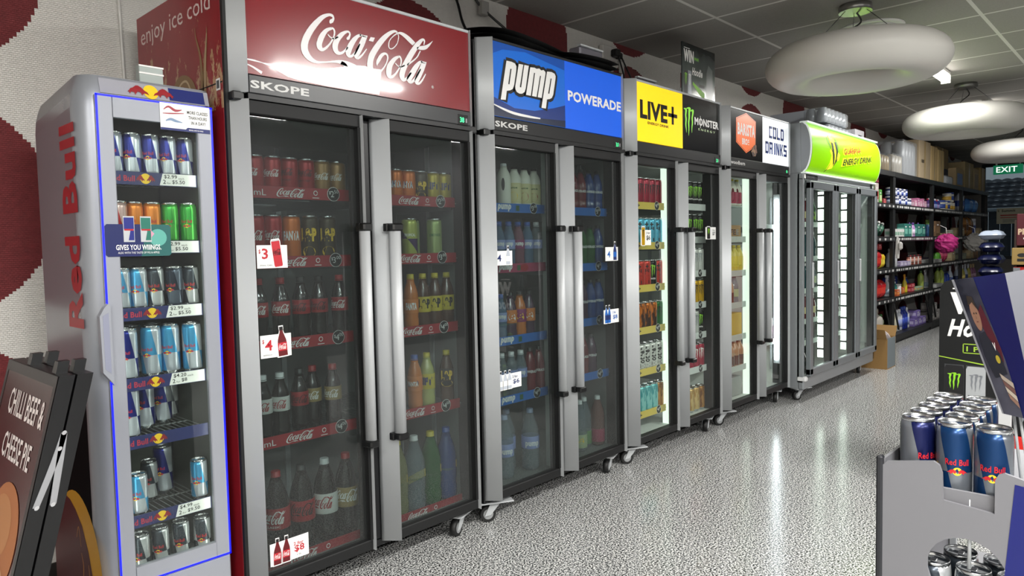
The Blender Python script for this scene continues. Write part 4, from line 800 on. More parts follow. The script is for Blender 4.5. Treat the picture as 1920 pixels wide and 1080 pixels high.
# --- artwork of the five headers
def flat_panel(b, x0, x1, z0, z1, m): b.box(x0, x1, .012, .022, z0, z1, m)
SIGNRED = mat('cola_sign_red', '#7c0d18', .22, coat=.5); SIGNBLUE = mat('pump_blue', '#0e5fc0', .25, coat=.4, emit=.25); SIGNBL2 = mat('sport_blue', '#0b56cf', .4, emit=.30)
SIGNYEL = mat('sign_yellow', '#f3cb16', .3, coat=.3, emit=.55); SIGNBLK = mat('sign_black', '#0b0d12', .18, coat=.6); SIGNWHT = mat('sign_white', '#e8ecee', .3, emit=.55)
def hdr_cola(b):
    flat_panel(b, .078, 1.078, 1.850, 2.178, SIGNRED)
    wv = mat('ribbon_white', '#e6e2e4', .3, coat=.4)
    top = WAVE[:12]; b.poly([(max(u, .079), max(v, 1.8505)) for u, v in WAVE], wv, front(.0112))
    x0, z0, x1, z1 = COLA_BOX; b.cola(mat('sign_white_script', '#e8e6e6', .35, coat=.3), front(.0104), x0, z0, x1-x0, z1-z0)
    b.stroke([(.08, 1.878, .004), (.10, 1.872, .006), (.13, 1.858, .010)], wv, front(.0110)); b.text('®', WHITE, front(.0104), .865, 1.916, None, .012)
def outline(b, polys, m, T, w):
    for q in polys: b.stroke([(u, v, w) for u, v in q+[q[0]]], m, T, 1)
def hdr_pump(b):
    flat_panel(b, .078, .590, 1.850, 2.178, SIGNBLUE); flat_panel(b, .590, 1.078, 1.850, 2.178, SIGNBL2)
    b.poly([(.079, 2.12), (.15, 2.15), (.30, 2.165), (.59, 2.13), (.59, 2.177), (.079, 2.177)], mat('deep_blue_a', '#0a4fae', .25, coat=.4), front(.0116))
    b.poly([(.079, 1.851), (.59, 1.851), (.59, 1.96), (.50, 1.935), (.36, 1.905), (.22, 1.90), (.079, 1.935)], mat('deep_blue_b', '#0c2f78', .25, coat=.4), front(.0116))
    b.poly([(.079, 1.851), (.59, 1.851), (.59, 1.885), (.36, 1.872), (.20, 1.875), (.079, 1.90)], mat('deep_blue_c', '#081a3c', .25, coat=.4), front(.0112))
    b.stroke([(.079, 1.902, .004), (.14, 1.888, .009), (.22, 1.876, .012), (.33, 1.873, .010), (.40, 1.874, .006)], WHITE, front(.0108))
    outline(b, PUMP, INK, front(.0104), .026)
    for q in PUMP: b.poly(q, INK, front(.0103))
    for q in PUMP: b.poly(q, WHITE, front(.0098))
    outline(b, PUMP, INK, front(.0094), .0045)
    for q in PUMP_SLIT: b.poly(q, INK, front(.0092))
    b.text('POWERADE', WHITE, front(.0104), .612, 1.987, .460, .052, .035)
def hdr_live(b):
    flat_panel(b, .078, .595, 1.850, 2.178, SIGNYEL); flat_panel(b, .595, 1.078, 1.850, 2.178, SIGNBLK)
    T = front(.0108)
    b.text('LIVE', INK, T, .122, 1.978, .295, .105, .045)
    b.rect(.425, .530, 2.022, 2.044, INK, T); b.rect(.465, .490, 1.980, 2.086, INK, T)
    b.text('ENERGY DRINK', INK, T, .20, 1.953, .232, .015, .03)
    b.claw(mat('claw_green', '#8fe04a', .4, emit=.25), T, .608, 1.933, .125, .176); b.text('MONSTER', WHITE, T, .742, 2.010, .318, .048, .035)
    b.stroke([(.815, 1.996, .006), (.817, 2.035, .007), (.815, 2.072, .004)], WHITE, front(.0104)); b.text('E N E R G Y', mat('pale_green', '#b9d0a0', .5), T, .79, 1.980, .222, .014, .02)
def hdr_bar(b):
    flat_panel(b, .078, .604, 1.850, 2.178, SIGNBLK); flat_panel(b, .604, 1.078, 1.850, 2.178, SIGNWHT)
    hx = [(.334, 2.171), (.178, 2.122), (.176, 1.958), (.332, 1.893), (.484, 1.951), (.490, 2.128)]
    cx, cz = .333, 2.035
    for i, (s, m) in enumerate(((1.0, mat('badge_orange', '#e2692a', .35, emit=.3)), (.955, INK), (.935, mat('badge_orange')))):
        b.poly([(cx+(u-cx)*s, cz+(v-cz)*s) for u, v in hx], m, front(.0114-.0004*i))
    b.text('BARISTA', WHITE, front(.0098), .196, 2.010, .276, .084, .04); b.text('BRO', WHITE, front(.0098), .266, 1.948, .085, .044, .035); b.text('S', WHITE, front(.0098), .357, 1.966, .022, .024, .03); b.rect(.357, .379, 1.952, 1.957, WHITE, front(.0098))
    rnd = random.Random(3)                                  # broken chocolate pieces
    for i in range(14):
        u = .42+.07*rnd.random(); v = 1.895+.055*rnd.random(); s = .012+.012*rnd.random(); a = rnd.random()*3
        b.poly([(u+s*math.cos(a+k*PI/2)*(1.3 if k % 2 else .8), v+s*math.sin(a+k*PI/2)) for k in range(4)], mat(('choc_dark', 'choc_mid', 'choc_light')[i % 3], ('#3a1e10', '#6b3d22', '#8f6a48')[i % 3], .5), front(.0096-.0001*i))
    bl = mat('drinks_blue', '#2c4192', .45)
    T = front(.0110)
    def blk(s, x, z, cw, hh, gap):                            # square-cut block capitals
        G = {'C': [(0, 0, .3, 1), (0, 0, 1, .2), (0, .8, 1, 1)], 'O': [(0, 0, .3, 1), (.7, 0, 1, 1), (0, 0, 1, .2), (0, .8, 1, 1)], 'L': [(0, 0, .3, 1), (0, 0, 1, .2)],
             'D': [(0, 0, .3, 1), (.7, .08, 1, .92), (0, 0, .88, .2), (0, .8, .88, 1)], 'R': [(0, 0, .3, 1), (.7, .5, 1, .95), (0, .8, .95, 1), (0, .38, .95, .55), (.66, 0, .98, .42)],
             'I': [(.3, 0, .7, 1)], 'S': [(0, 0, 1, .2), (0, .8, 1, 1), (0, .42, 1, .6), (0, .5, .3, 1), (.7, 0, 1, .5)]}
        for ch in s:
            if ch in G:
                for a, c, d, e in G[ch]: b.rect(x+a*cw, x+d*cw, z+c*hh, z+e*hh, bl, T)
            elif ch == 'N':
                b.rect(x, x+.28*cw, z, z+hh, bl, T); b.rect(x+.72*cw, x+cw, z, z+hh, bl, T); b.poly([(x+.05*cw, z+hh), (x+.35*cw, z+hh), (x+.95*cw, z), (x+.65*cw, z)], bl, T)
            elif ch == 'K':
                b.rect(x, x+.3*cw, z, z+hh, bl, T); b.poly([(x+.25*cw, z+.42*hh), (x+.7*cw, z+hh), (x+cw, z+hh), (x+.5*cw, z+.42*hh)], bl, T); b.poly([(x+.25*cw, z+.6*hh), (x+.7*cw, z), (x+cw, z), (x+.5*cw, z+.6*hh)], bl, T)
            x += cw*(.72 if ch == 'I' else 1)+gap
    blk('COLD', .718, 2.036, .057, .088, .0125); blk('DRINKS', .652, 1.920, .057, .088, .0125)

# --- red side of the first cooler: printed splash
def m_splash():
    m, t, b = nodes('cola_side'); k = NT(t); o = k.obj(); x, y, z = k.sep(o)
    mp = k.n('ShaderNodeMapping'); mp.inputs['Scale'].default_value = (1, 1, .45); k.l(o, mp.inputs[0])
    n = k.noise(mp.outputs[0], 34, 6, .72); n2 = k.noise(mp.outputs[0], 9, 4, .6)
    d = k.math('SUBTRACT', 2.12, z)                                     # the spray is printed thicker lower down
    dens = k.math('MULTIPLY_ADD', d, .42, k.math('MULTIPLY', n2, .32))
    f = k.math('MULTIPLY', k.math('GREATER_THAN', k.math('ADD', k.math('MULTIPLY', n, .72), dens), .66), k.math('LESS_THAN', z, 2.09))
    f = k.math('MULTIPLY', f, k.math('MULTIPLY', k.math('GREATER_THAN', z, 1.74), .85))
    red = k.mix(k.noise(o, 6, 2), '#7d141d', '#8e1a22')
    k.l(k.mix(f, red, '#b3966f'), b.inputs['Base Color']); b.inputs['Roughness'].default_value = .3
    return m
R, L = 1, 0
cola, cola_doors = double_cooler(0, 'drinks_fridge', 'two-door fridge with a red script-logo header, nearest of the tall coolers', m_splash(), hdr_cola, False,
    [(L, 1.455, 'cola', '2.50', '250mL'), (L, 1.208, 'cola', '3.00', None), (L, .915, 'cola', '4.00', None), (L, .572, 'cola', '4.00', '600mL'), (L, .128, 'cola', None, None),
     (R, 1.446, 'cola', '2.50', '250mL'), (R, 1.206, 'cola', '3.00', None), (R, .903, 'cola', '4.00', None), (R, .558, 'cola', '4.50', None), (R, .124, 'cola', None, None)],
    SILV, digits='38', band=mat('fascia_black', '#14161a', .3))
s = MB()
Ts = left_side(.0214)
s.text('enjoy ice cold', mat('side_print', '#d8c9c4', .5), Ts, -.735, 2.052, .60, .082, 0.0)
for pts in ([(-.20, 1.80, .03), (-.19, 1.90, .024), (-.17, 1.98, .012), (-.165, 2.02, .004)], [(-.22, 1.80, .03), (-.22, 1.92, .016), (-.25, 2.0, .008), (-.255, 2.035, .003)], [(-.62, 1.78, .02), (-.60, 1.88, .018), (-.63, 1.95, .012), (-.68, 1.985, .004)],
            [(-.47, 1.78, .06), (-.42, 1.86, .05), (-.36, 1.875, .04), (-.30, 1.84, .05), (-.28, 1.78, .05)]):
    s.stroke(pts, mat('splash_tan', '#8a6d4a', .5), left_side(.0210))
for pts in ([(-.195, 1.82, .007), (-.185, 1.92, .006), (-.168, 2.0, .003)], [(-.61, 1.80, .005), (-.60, 1.9, .005), (-.64, 1.96, .003)], [(-.44, 1.80, .01), (-.40, 1.86, .008), (-.34, 1.87, .008), (-.30, 1.82, .01)]):
    s.stroke(pts, mat('splash_cream', '#c4ae8c', .5), left_side(.0206))
s.build('side_print', cola)
s = MB(); s.box(.0205, .024, .07, .775, 1.822, 1.826, GASK); s.rect(-.112, -.082, 1.80, 1.838, WHITE, left_side(.0202)); s.rect(-.108, -.088, 1.806, 1.832, DGREY, left_side(.0198)); s.build('seam', cola)
s = MB(); s.box(.022, .048, .05, .066, .10, 2.185, GASK); s.build('edge_trim', cola)
d0, d1 = cola_doors
CARDR = mat('card_red', '#b3202c', .45); CARDD = mat('card_deep_red', '#5e1016', .45)
def pc_can(b, w, h): pic_can(b, .70*w, .06*h, .28*w, 1.18*h, CARDR, -.12, 'cola', INK)
sticker(d0, 'price_card', .099, 1.212, .112, .078, [('$', CARDR, .06, .62, .06, .2, .02), ('3', CARDR, .16, .40, .2, .46, .02), ('250mL CAN', INK, .08, .10, .4, .06, 0)], pc_can, label='white $3 card with a red can')
def pc_bot(b, w, h): pic_bottle(b, .72*w, .02*h, .30*w, 1.30*h, CARDD, CARDR, -.06, 'cola')
sticker(d0, 'price_card', .099, .907, .114, .078, [('$', CARDR, .06, .62, .06, .2, .02), ('4', CARDR, .14, .32, .24, .46, .02), ('600mL', INK, .08, .10, .3, .06, 0)], pc_bot, label='white $4 card with a cola bottle')
def pc_2(b, w, h):
    for u in (.17, .40): pic_bottle(b, u*w, .02*h, .19*w, 1.15*h, CARDD, CARDR, .03, 'cola')
sticker(d0, 'price_card', .103, .186, .148, .078, [('2 for', CARDR, .60, .60, .26, .16, .02), ('$8', CARDR, .62, .26, .26, .34, .02), ('1.5L', INK, .68, .12, .12, .07, 0)], pc_2, label='white 2 for $8 card with two cola bottles')

pump, pump_doors = double_cooler(1.14, 'drinks_fridge', 'two-door fridge with a blue water-brand header, second of the tall coolers', CASE, hdr_pump, False,
    [(L, 1.432, 'pump', '3.00', None), (L, 1.146, 'pumpred', None, None), (L, .800, 'pump', None, None), (L, .515, 'pump', '4.50', None),
     (R, 1.428, 'power', '3.50', None), (R, 1.130, 'power', '4.50', None), (R, .832, 'power', '4.50', None), (R, .534, 'power', '4.50', None)], CASE, digits='3.0')
PB = mat('card_blue', '#1d5fb0', .45); PN = mat('card_navy', '#1c2c63', .45); PG = mat('card_grey', '#b4bac4', .5)
sticker(pump_doors[0], 'price_card', .100, 1.185, .112, .066, [('4', PN, .1, .28, .24, .46, .02)], lambda b, w, h: pic_bottle(b, .74*w, .05*h, .24*w, 1.25*h, PG, WHITE, .0), label='white $4 card with a clear bottle')
def pc_3(b, w, h):
    for u in (.13, .32, .5): pic_bottle(b, u*w, .02*h, .16*w, 1.2*h, PG, WHITE, .0)
sticker(pump_doors[0], 'price_card', .095, .612, .162, .070, [('2 for', PN, .62, .66, .22, .18, .02), ('$6', PN, .64, .24, .27, .34, .02)], pc_3, label='white 2 for $6 card with three bottles')
sticker(pump_doors[1], 'price_card', .948, 1.182, .118, .075, [('4', PB, .14, .26, .24, .46, .02)], lambda b, w, h: pic_bottle(b, .74*w, .05*h, .26*w, 1.3*h, PN, PB, .0), label='white $4 card with a blue bottle')
def pc_4(b, w, h):
    for u in (.16, .36): pic_bottle(b, u*w, .04*h, .18*w, 1.25*h, PB, PN, .0)
sticker(pump_doors[1], 'price_card', .925, .843, .141, .075, [('2 for', PB, .58, .68, .22, .16, .02), ('$8', PB, .60, .24, .30, .34, .02)], pc_4, label='white 2 for $8 card with blue bottles')

live, live_doors = double_cooler(2.28, 'drinks_fridge', 'two-door lit fridge with a yellow and black header, third of the tall coolers', CASE, hdr_live, True,
    [(L, 1.487-.01, 'live', '4.00', None), (L, 1.238, 'live', '4.00', None), (L, .984, 'live', '4.00', None), (L, .730, 'live', '4.00', None), (L, .479, 'live', '4.00', None), (L, .224, 'live', '4.00', None),
     (R, 1.485, 'white', None, None), (R, 1.270, 'white', None, None), (R, 1.046, 'white', '4.50', None), (R, .835, 'white', '4.50', None), (R, .632, 'white', '4.50', None), (R, .405, 'white', '4.00', None)], SILV, digits='2.0', skope=None)
sticker(live_doors[0], 'price_card', .155, 1.263, .110, .088, [('2 for', INK, .52, .74, .38, .14, .01), ('$6', INK, .55, .30, .36, .36, .02)], lambda b, w, h: pic_can(b, .24*w, .0, .30*w, 1.22*h, mat('yellow_energy_can'), 0, 'claw', INK), label='white 2 for $6 card with a yellow can')
sticker(live_doors[1], 'price_card', .925, 1.293, .141, .080, [('2 for', INK, .64, .70, .26, .12, .01), ('$7', INK, .66, .30, .26, .32, .02)], lambda b, w, h: pic_can(b, .28*w, .04*h, .30*w, 1.0*h, INK, 0, 'claw', GREEN), label='white 2 for $7 card with a black can')

bar, bar_doors = double_cooler(3.42, 'drinks_fridge', 'two-door lit fridge with orange hexagon and white COLD DRINKS header, fourth of the tall coolers', CASE, hdr_bar, True,
    [(L, 1.270, 'clear', None, None), (L, 1.025, 'clear', None, None), (L, .794, 'clear', None, None), (L, .558, 'clear', None, None), (L, .330, 'clear', None, None),
     (R, 1.36, 'clear', None, None), (R, .46, 'clear', None, None)], SILV, right_lamp=True, digits='0', skope='woodbern')

# ------------------------------------------------------------------ grey three-door fridge with the bulging green light box
def green_cooler():
    X = 4.56; t = thing('drinks_fridge', 'three-door grey fridge with a bulging glowing green header, last and farthest of the coolers', 'drinks fridge', (X, 0, 0))
    GP = mat('grey_paint_steel', '#8f9396', .4, .3); GD = mat('grey_frame', '#808589', .35, .5); W = 1.755; yf = -.08
    c = MB(); c.box(0, .03, yf+.03, .72, .10, 1.80, GP, .004); c.box(W-.03, W, yf+.03, .72, .10, 1.80, GP, .004)
    c.box(.03, W-.03, .69, .72, .10, 1.80, CASE); c.box(.03, W-.03, yf+.03, .69, .10, .15, GP); c.box(.03, W-.03, yf+.03, .69, 1.76, 1.80, GP)
    c.box(0, W, yf-.005, yf+.05, .092, .195, GP, .012); c.box(0, W, yf, yf+.05, 1.745, 1.80, GP, .006)
    c.box(0, .028, yf, yf+.05, .15, 1.76, GP, .003); c.box(W-.028, W, yf, yf+.05, .15, 1.76, GP, .003); c.build('cabinet', t)
    l = MB(); l.box(.032, .04, yf+.06, .68, .155, 1.755, LINER_W); l.box(W-.04, W-.032, yf+.06, .68, .155, 1.755, LINER_W); l.box(.04, W-.04, .675, .685, .155, 1.755, LINER_W); l.box(.04, W-.04, yf+.06, .675, .15, .16, LINER_W)
    l.build('liner', t)
    # header box with curved lit front
    h = MB(); h.box(.0, W, yf+.02, .45, 1.80, 2.19, GP, .004); h.build('header_box', t)
    N = 16
    def prof(v):                                            # v 0..1 up the face -> (y, z)
        a = (v-.5)*2; return (yf-.075*math.sqrt(max(0, 1-a*a*.97))+.012, 1.805+.385*v)
    def TC(off=0.): return lambda u, v: (u, prof((v-1.805)/.385)[0]-off, v)
    vg = mat('lit_green_sign', '#86c800', .3, coat=.2, emit=.42)
    s = MB(); V = []; F = []
    for i in range(N+1):
        y, z = prof(i/N); V += [(.012, y, z), (W-.012, y, z)]
    for i in range(N): F.append((2*i, 2*i+1, 2*i+3, 2*i+2))
    s.add(V, F, vg, True)
    rim = mat('sign_edge_white', '#dfe6e0', .4, emit=.3)
    for xx, m in ((.012, GP), (W-.012, rim)):
        P = [prof(i/N) for i in range(N+1)]
        s.prism([(y, z) for y, z in P]+[(yf+.02, 2.19), (yf+.02, 1.805)], lambda a, b, xx=xx: (xx-.012, a, b), lambda a, b, xx=xx: (xx+.003, a, b), m)
    s.box(0, W, yf-.03, yf+.03, 2.185, 2.197, mat('sign_edge_white')); s.box(0, W, yf-.02, yf+.02, 1.797, 1.807, mat('sign_edge_white'))
    s.stroke([(prof(i/N)[0], prof(i/N)[1], .012) for i in range(N+1)], rim, lambda u, v: (-.0006, u+.004, v), 1)
    # V emblem, splashes and words follow the bulge
    yl = mat('sign_splash_yellow', '#ecec30', .4, emit=.55); dk = mat('sign_dark_green', '#16240c', .5); rdm = mat('sign_red_words', '#8c1208', .5)
    def curve_poly(pts, m, off):
        zs = [p[1] for p in pts]; z0, z1 = min(zs), max(zs); n = 10     # cut into bands so it hugs the curve
        for i in range(n):
            a, b2 = z0+(z1-z0)*i/n, z0+(z1-z0)*(i+1)/n; q = pts
            for lim, keep in ((a, 1), (b2, -1)):
                o = []
                for k in range(len(q)):
                    p, r = q[k], q[(k+1) % len(q)]; ip = (p[1]-lim)*keep >= 0; ir = (r[1]-lim)*keep >= 0
                    if ip: o.append(p)
                    if ip != ir:
                        f = (lim-p[1])/(r[1]-p[1]); o.append((p[0]+(r[0]-p[0])*f, lim))
                q = o
                if len(q) < 3: break
            if len(q) >= 3: s.poly(q, m, TC(off))
    EM = lambda q: [(.338+(a-.17)*1.15, c) for a, c in q]
    curve_poly(EM([(.20, 2.12), (.30, 2.10), (.345, 2.06), (.36, 2.0), (.42, 1.98), (.40, 1.93), (.345, 1.92), (.30, 1.86), (.20, 1.84), (.235, 1.90), (.25, 1.96), (.215, 1.99), (.25, 2.03), (.22, 2.07)]), yl, .002)
    curve_poly(EM([(.235, 2.068), (.275, 2.060), (.305, 1.965), (.317, 1.90), (.30, 1.885), (.275, 1.945)]), dk, .004)
    curve_poly(EM([(.305, 2.075), (.345, 2.075), (.372, 2.0), (.352, 1.93), (.322, 1.888), (.335, 1.95), (.335, 2.0)]), dk, .004)
    for p in ([(.17, 2.10, .008), (.20, 2.05, .008), (.26, 1.99, .006)], [(.33, 2.11, .004), (.37, 2.05, .008), (.385, 2.0, .004)], [(.385, 1.955, .004), (.33, 1.90, .010), (.31, 1.88, .003)], [(.26, 1.92, .003), (.215, 1.85, .007), (.185, 1.825, .006)]):
        s.stroke([(.338+(a-.17)*1.15, c, w*1.2) for a, c, w in p], dk, TC(.004))
    cs = lambda a, b: TC(.003)(a, b)
    up = lambda off: (lambda u, v: TC(off)(u, v+.110*(u-.70)))          # the words climb to the right
    s.text('GUARANA', yl, up(.003), .695, 1.976, .475, .070, .05); s.text('GUARANA', rdm, up(.008), .712, 1.984, .44, .054, .025)
    s.text('ENERGY DRINK', yl, up(.003), .688, 1.886, .77, .072, .05, .15); s.text('ENERGY DRINK', dk, up(.008), .702, 1.894, .738, .054, .03, .15)
    s.build('sign_panel', t)
    b = MB(); b.box(.03, .28, yf-.008, yf, 1.755, 1.790, INK, .001); b.text('SKOPE', mat('dull_badge', '#5c6064', .5), front(yf-.0086), .05, 1.763, .16, .018, .02); b.build('badge', t); b = MB(); b.box(1.64, 1.69, yf-.008, yf, 1.755, 1.79, INK, .001)
    b.build('badge', t)
    for xa, xb in ((.0, .03), (1.69, 1.71)): b = MB(); b.box(xa, xb, yf-.007, yf-.004, 1.757, 1.788, WHITE); b.build('ticket', t)
    xs = [.030, .60, 1.170, 1.728]
    for i in range(3):
        xa, xb = xs[i]+.004, xs[i+1]-.004; y0, y1 = yf-.045, yf-.005; d = MB()
        d.box(xa, xb, y0, y1, .200, .262, GD, .006); d.box(xa, xb, y0, y1, 1.675, 1.738, GD, .006); d.box(xa, xa+.060, y0, y1, .21, 1.73, GD, .006); d.box(xb-.060, xb, y0, y1, .21, 1.73, GD, .006)
        d.box(xa+.056, xa+.07, y0+.012, y1+.012, .25, 1.68, GASK); d.box(xb-.075, xb-.056, y0+.012, y1+.03, .25, 1.68, GASK)
        do = d.build('door', t); do['label'] = ('left', 'middle', 'right')[i]+' glass door in grey frame'
        g = MB(); g.box(xa+.055, xb-.055, yf-.028, yf-.022, .255, 1.685, CLEARGL); g.build('glass_pane', do)
        hh = MB(); hh.box(xa+.012, xa+.030, y0-.016, y0, .9, 1.1, SILV, .004); hh.build('handle', do)
        m = MB(); lx = xb-.012                                # upright lamp in front of the divider, shelf shadows across it built as dark bars
        m.box(lx-.020, lx+.012, .05, .115, .17, 1.74, CASE); m.box(lx-.024, lx-.020, -.056, .012, .28, 1.68, LED if i < 2 else OFFP)
        m.box(lx-.0265, lx-.0235, -.056, -.036, .28, 1.68, OFFP)
        for q in range(13 if i < 2 else 0): z = .345+q*.108; m.box(lx-.030, lx-.0235, -.058, .012, z, z+.016, DGREY)
        mo = m.build('lamp_panel', t); mo['label'] = 'tall '+('glowing' if i < 2 else 'unlit')+' lamp panel with shelf shadows as dark bars'
        for z in (1.395, 1.115, .855, .605, .40 if i < 0 else .43):
            q = MB(); q.box(xs[i]+.02, xs[i+1]-.05, .0, .60, z, z+.008, mat('glass_shelf', '#9fb0a8', .3)); so = q.build('shelf', t)
            p = MB(); p.box(xs[i]+.03, xs[i+1]-.10, -.008, -.004, z-.012, z+.03, mat('rail_mint', '#b8c9bf', .35)); p.build('price_rail', so)
    for x, y, a in ((.08, -.02, -.4), (1.6, .0, .2), (.08, .62, 0), (1.6, .62, 0)): caster(t, x, y, a)
    f = MB(); f.box(-.004, .05, yf-.02, yf+.05, .16, .20, mat('white_cap'), .008); f.build('corner_foot', t)
    return t
green_cooler()

# ------------------------------------------------------------------ slim silver cooler
def m_rbside():
    m, t, b = nodes('cooler_side_silver'); k = NT(t); o = k.obj(); x, y, z = k.sep(o)
    e = k.math('ADD', z, k.math('MULTIPLY', k.noise(o, 5, 2), .01))
    f = k.math('LESS_THAN', e, .90)
    k.l(k.mix(f, '#85848a', '#0e0e10'), b.inputs['Base Color']); k.l(k.math('MULTIPLY_ADD', f, .5, .24), b.inputs['Roughness']); k.l(k.math('MULTIPLY_ADD', f, -.45, .5), b.inputs['Specular IOR Level']); k.l(k.math('MULTIPLY_ADD', f, -.3, .3), b.inputs['Metallic'])
    return m
def slim_cooler():
    t = thing('drinks_fridge', 'slim silver energy-drink fridge outlined in blue light, left of the red-header fridge', 'drinks fridge', (-.40, 0, 0))
    S = mat('silver_shell', '#8e9197', .36, .3); Sd = mat('silver_door', '#999ca4', .38, .25); W = .398; yb = .52
    # plan outline with a broad rounded front-left corner: (x, y) anticlockwise
    def plan(z):
        lift = .0
        if z > 1.70: lift = (z-1.70)**2*2.2
        n = 8; P = [(W-lift*.3, yb), (0+lift, yb), (0+lift, .150+lift)]
        P += [(lift+.055*(1-math.cos(i/n*PI/2)), .150-.058*math.sin(i/n*PI/2)+lift) for i in range(1, n+1)]
        P += [(W-.03, .092+lift), (W-.008, .10+lift), (W, .12+lift)]
        return P
    zs = [.06, .30, .9, 1.5, 1.70, 1.74, 1.765, 1.785, 1.795]
    b = MB(); V = []; F = []; k = len(plan(1))
    for z in zs:
        for i, p in enumerate(plan(z)):
            back = max(0, (p[1]-.15)/(yb-.15)); V.append((p[0], p[1], z-(.035*back**2 if z > 1.6 else 0)))
    for a in range(len(zs)-1):
        for i in range(k): F.append((a*k+i, a*k+(i+1) % k, (a+1)*k+(i+1) % k, (a+1)*k+i))
    side = m_rbside()
    for fi, f in enumerate(F):
        i = fi % k
        if i in (k-4, k-3, k-5) and False: continue
    # leave the front open for the chamber
    open_i = [i for i in range(k) if plan(1)[i][1] < .10 and plan(1)[(i+1) % k][1] < .10 and plan(1)[(i+1) % k][0]-plan(1)[i][0] > .1]
    keep = [f for fi, f in enumerate(F) if not (fi % k in open_i and 1 <= fi//k <= 3)]
    sideF = [f for fi, f in enumerate(F) if fi % k == 1 and fi//k < 5]
    b.add(V, [f for f in keep if f not in sideF], S, True)
    o0 = len(b.v)-len(V); i = b.mi(side)
    for f in sideF: b.f.append(f); b.fm.append(i); b.sm.append(False)
    b.add([V[(len(zs)-1)*k+i] for i in range(k)], [tuple(range(k))], S)
    b.build('cabinet', t)
    n = MB(); LG = mat('chamber_grey', '#4c5048', .4)
    n.box(.058, .066, .12, .46, .24, 1.70, LG); n.box(W-.038, W-.030, .12, .46, .24, 1.70, LG); n.box(.066, W-.046, .452, .46, .24, 1.70, LG); n.box(.066, W-.046, .12, .452, .24, .250, mat('chamber_floor', '#8d9090', .4)); n.box(.066, W-.046, .12, .452, 1.69, 1.70, mat('chamber_roof', '#1b1d1c', .5))
    for r in range(2):
        for c in range(7): n.disc(.085+c*.034, 1.19+r*.030, .010, .010, INK, front(.451), 12); n.disc(.085+c*.034, 1.19+r*.030, .006, .006, LG, front(.4505), 12)
    n.build('chamber', t)
    q = MB()
    for xx in (.0725, W-.0465): q.box(xx, xx+.003, .100, .112, .27, 1.66, mat('cooler_strip', '#fbfff2', .4, emit=6*LIT))
    qo = q.build('lamp_strip', t); qo['label'] = 'bright upright lamp strip inside the door edge'
    # door
    d = MB(); x0, x1, z0, z1 = .046, .386, .265, 1.735; wx0, wx1, wz0, wz1 = .092, .338, .316, 1.672
    d.box(x0, wx0, .078, .098, z0, z1, Sd, .003); d.box(wx1, x1, .078, .098, z0, z1, Sd, .003); d.box(wx0, wx1, .078, .098, wz1, z1, Sd); d.box(wx0, wx1, .078, .098, z0, wz0, Sd)
    do = d.build('door', t); do['label'] = 'silver-framed glass door'
    e = MB(); bl = mat('blue_light_line', '#0a14ff', .4, emit=1.3)
    e.box(x0, x0+.005, .0765, .079, z0, z1, bl); e.box(x0, x1, .0765, .079, z1-.005, z1, bl); e.box(x1-.005, x1, .0765, .079, z0, z1, bl); e.box(x0, x1, .0765, .079, z0, z0+.005, bl)
    eo = e.build('light_line', do); eo['label'] = 'glowing blue line round the door'
    g = MB(); g.box(wx0-.004, wx1+.004, .086, .090, wz0-.004, wz1+.004, CLEARGL); g.build('glass_pane', do)
    h = MB(); T0 = lambda u, v: (u, .060, v); T1 = lambda u, v: (u, .084, v)     # scooped grip on the door's left edge
    h.prism([(.036, 1.115), (.046, 1.125), (.052, 1.12), (.052, .885), (.046, .895), (.024, .925), (.022, 1.09)], T0, T1, Sd); h.prism([(.030, 1.09), (.046, 1.10), (.046, .92), (.030, .935)], lambda u, v: (u, .0592, v), lambda u, v: (u, .062, v), mat('grip_shade', '#85889a', .4)); ho = h.build('handle', do); ho['label'] = 'scooped silver grip'
    # printing
    p = MB(); T = rot_up(left_side(-.0008)); redm = mat('side_red', '#9c2028', .4)
    p.text('Red Bull', redm, T, 1.052, .122, .603, .143, .035); p.text('CAN', mat('side_grey', '#7a7a80', .4), T, 1.70, .20, .03, .014)
    Tl = left_side(-.0008)
    p.build('side_lettering', t); p = MB(); p.disc(-.30, .27, .22, .26, mat('sun_yellow', '#d9a013', .5), Tl, 40); p.eps = (-.0006, 0, 0)
    p.poly([(-.56, .08), (-.56, .38), (-.51, .47), (-.44, .50), (-.36, .49), (-.31, .47), (-.25, .43), (-.20, .36), (-.16, .26), (-.13, .12), (-.30, .08)], mat('bull_dark_red', '#4c0d12', .5), left_side(-.0014))
    for q_ in ([(-.27, .24, .003), (-.255, .30, .006), (-.27, .34, .003)], [(-.22, .22, .004), (-.20, .27, .006), (-.205, .32, .003)], [(-.31, .38, .003), (-.285, .42, .004), (-.27, .36, .003)]): p.stroke(q_, mat('bull_orange', '#c98a3a', .5), left_side(-.0018))
    p.build('side_print', t)
    hd = MB(); Th = front(.0900, 0, 0)
    tilt = lambda off: (lambda u, v: (u, .0905+max(0, (v-1.74))**2*2.2*1.0-off+.0, v))
    hd.rect(.065, .386, 1.742, 1.787, mat('header_grey', '#9a9aa2', .4), lambda u, v: (u, .0905+(v-1.70)**2*2.2-.0012, v)); 
    def Tb(off): return lambda u, v: (u, .0905+(v-1.70)**2*2.2-off, v)
    hd.rect(.262, .372, 1.745, 1.785, NAVY, Tb(.0018)); hd.eps = (0, -.0008, 0)
    hd.bull(Tb(.0024), .138, 1.741, .140, .044, mat('bull_red', '#8f1720', .45), YEL); ho2 = hd.build('header_band', t)
    # stickers on the door
    k1 = MB(); T = front(.0760)
    k1.box(.224, .377, .0762, .0768, 1.650, 1.733, mat('card_white')); k1.text('MORE CLASSES', INK, T, .306, 1.706, .065, .010, .02); k1.text('THAN HOURS', INK, T, .310, 1.690, .058, .010, .02); k1.text('IN A DAY?', INK, T, .318, 1.674, .045, .010, .02)
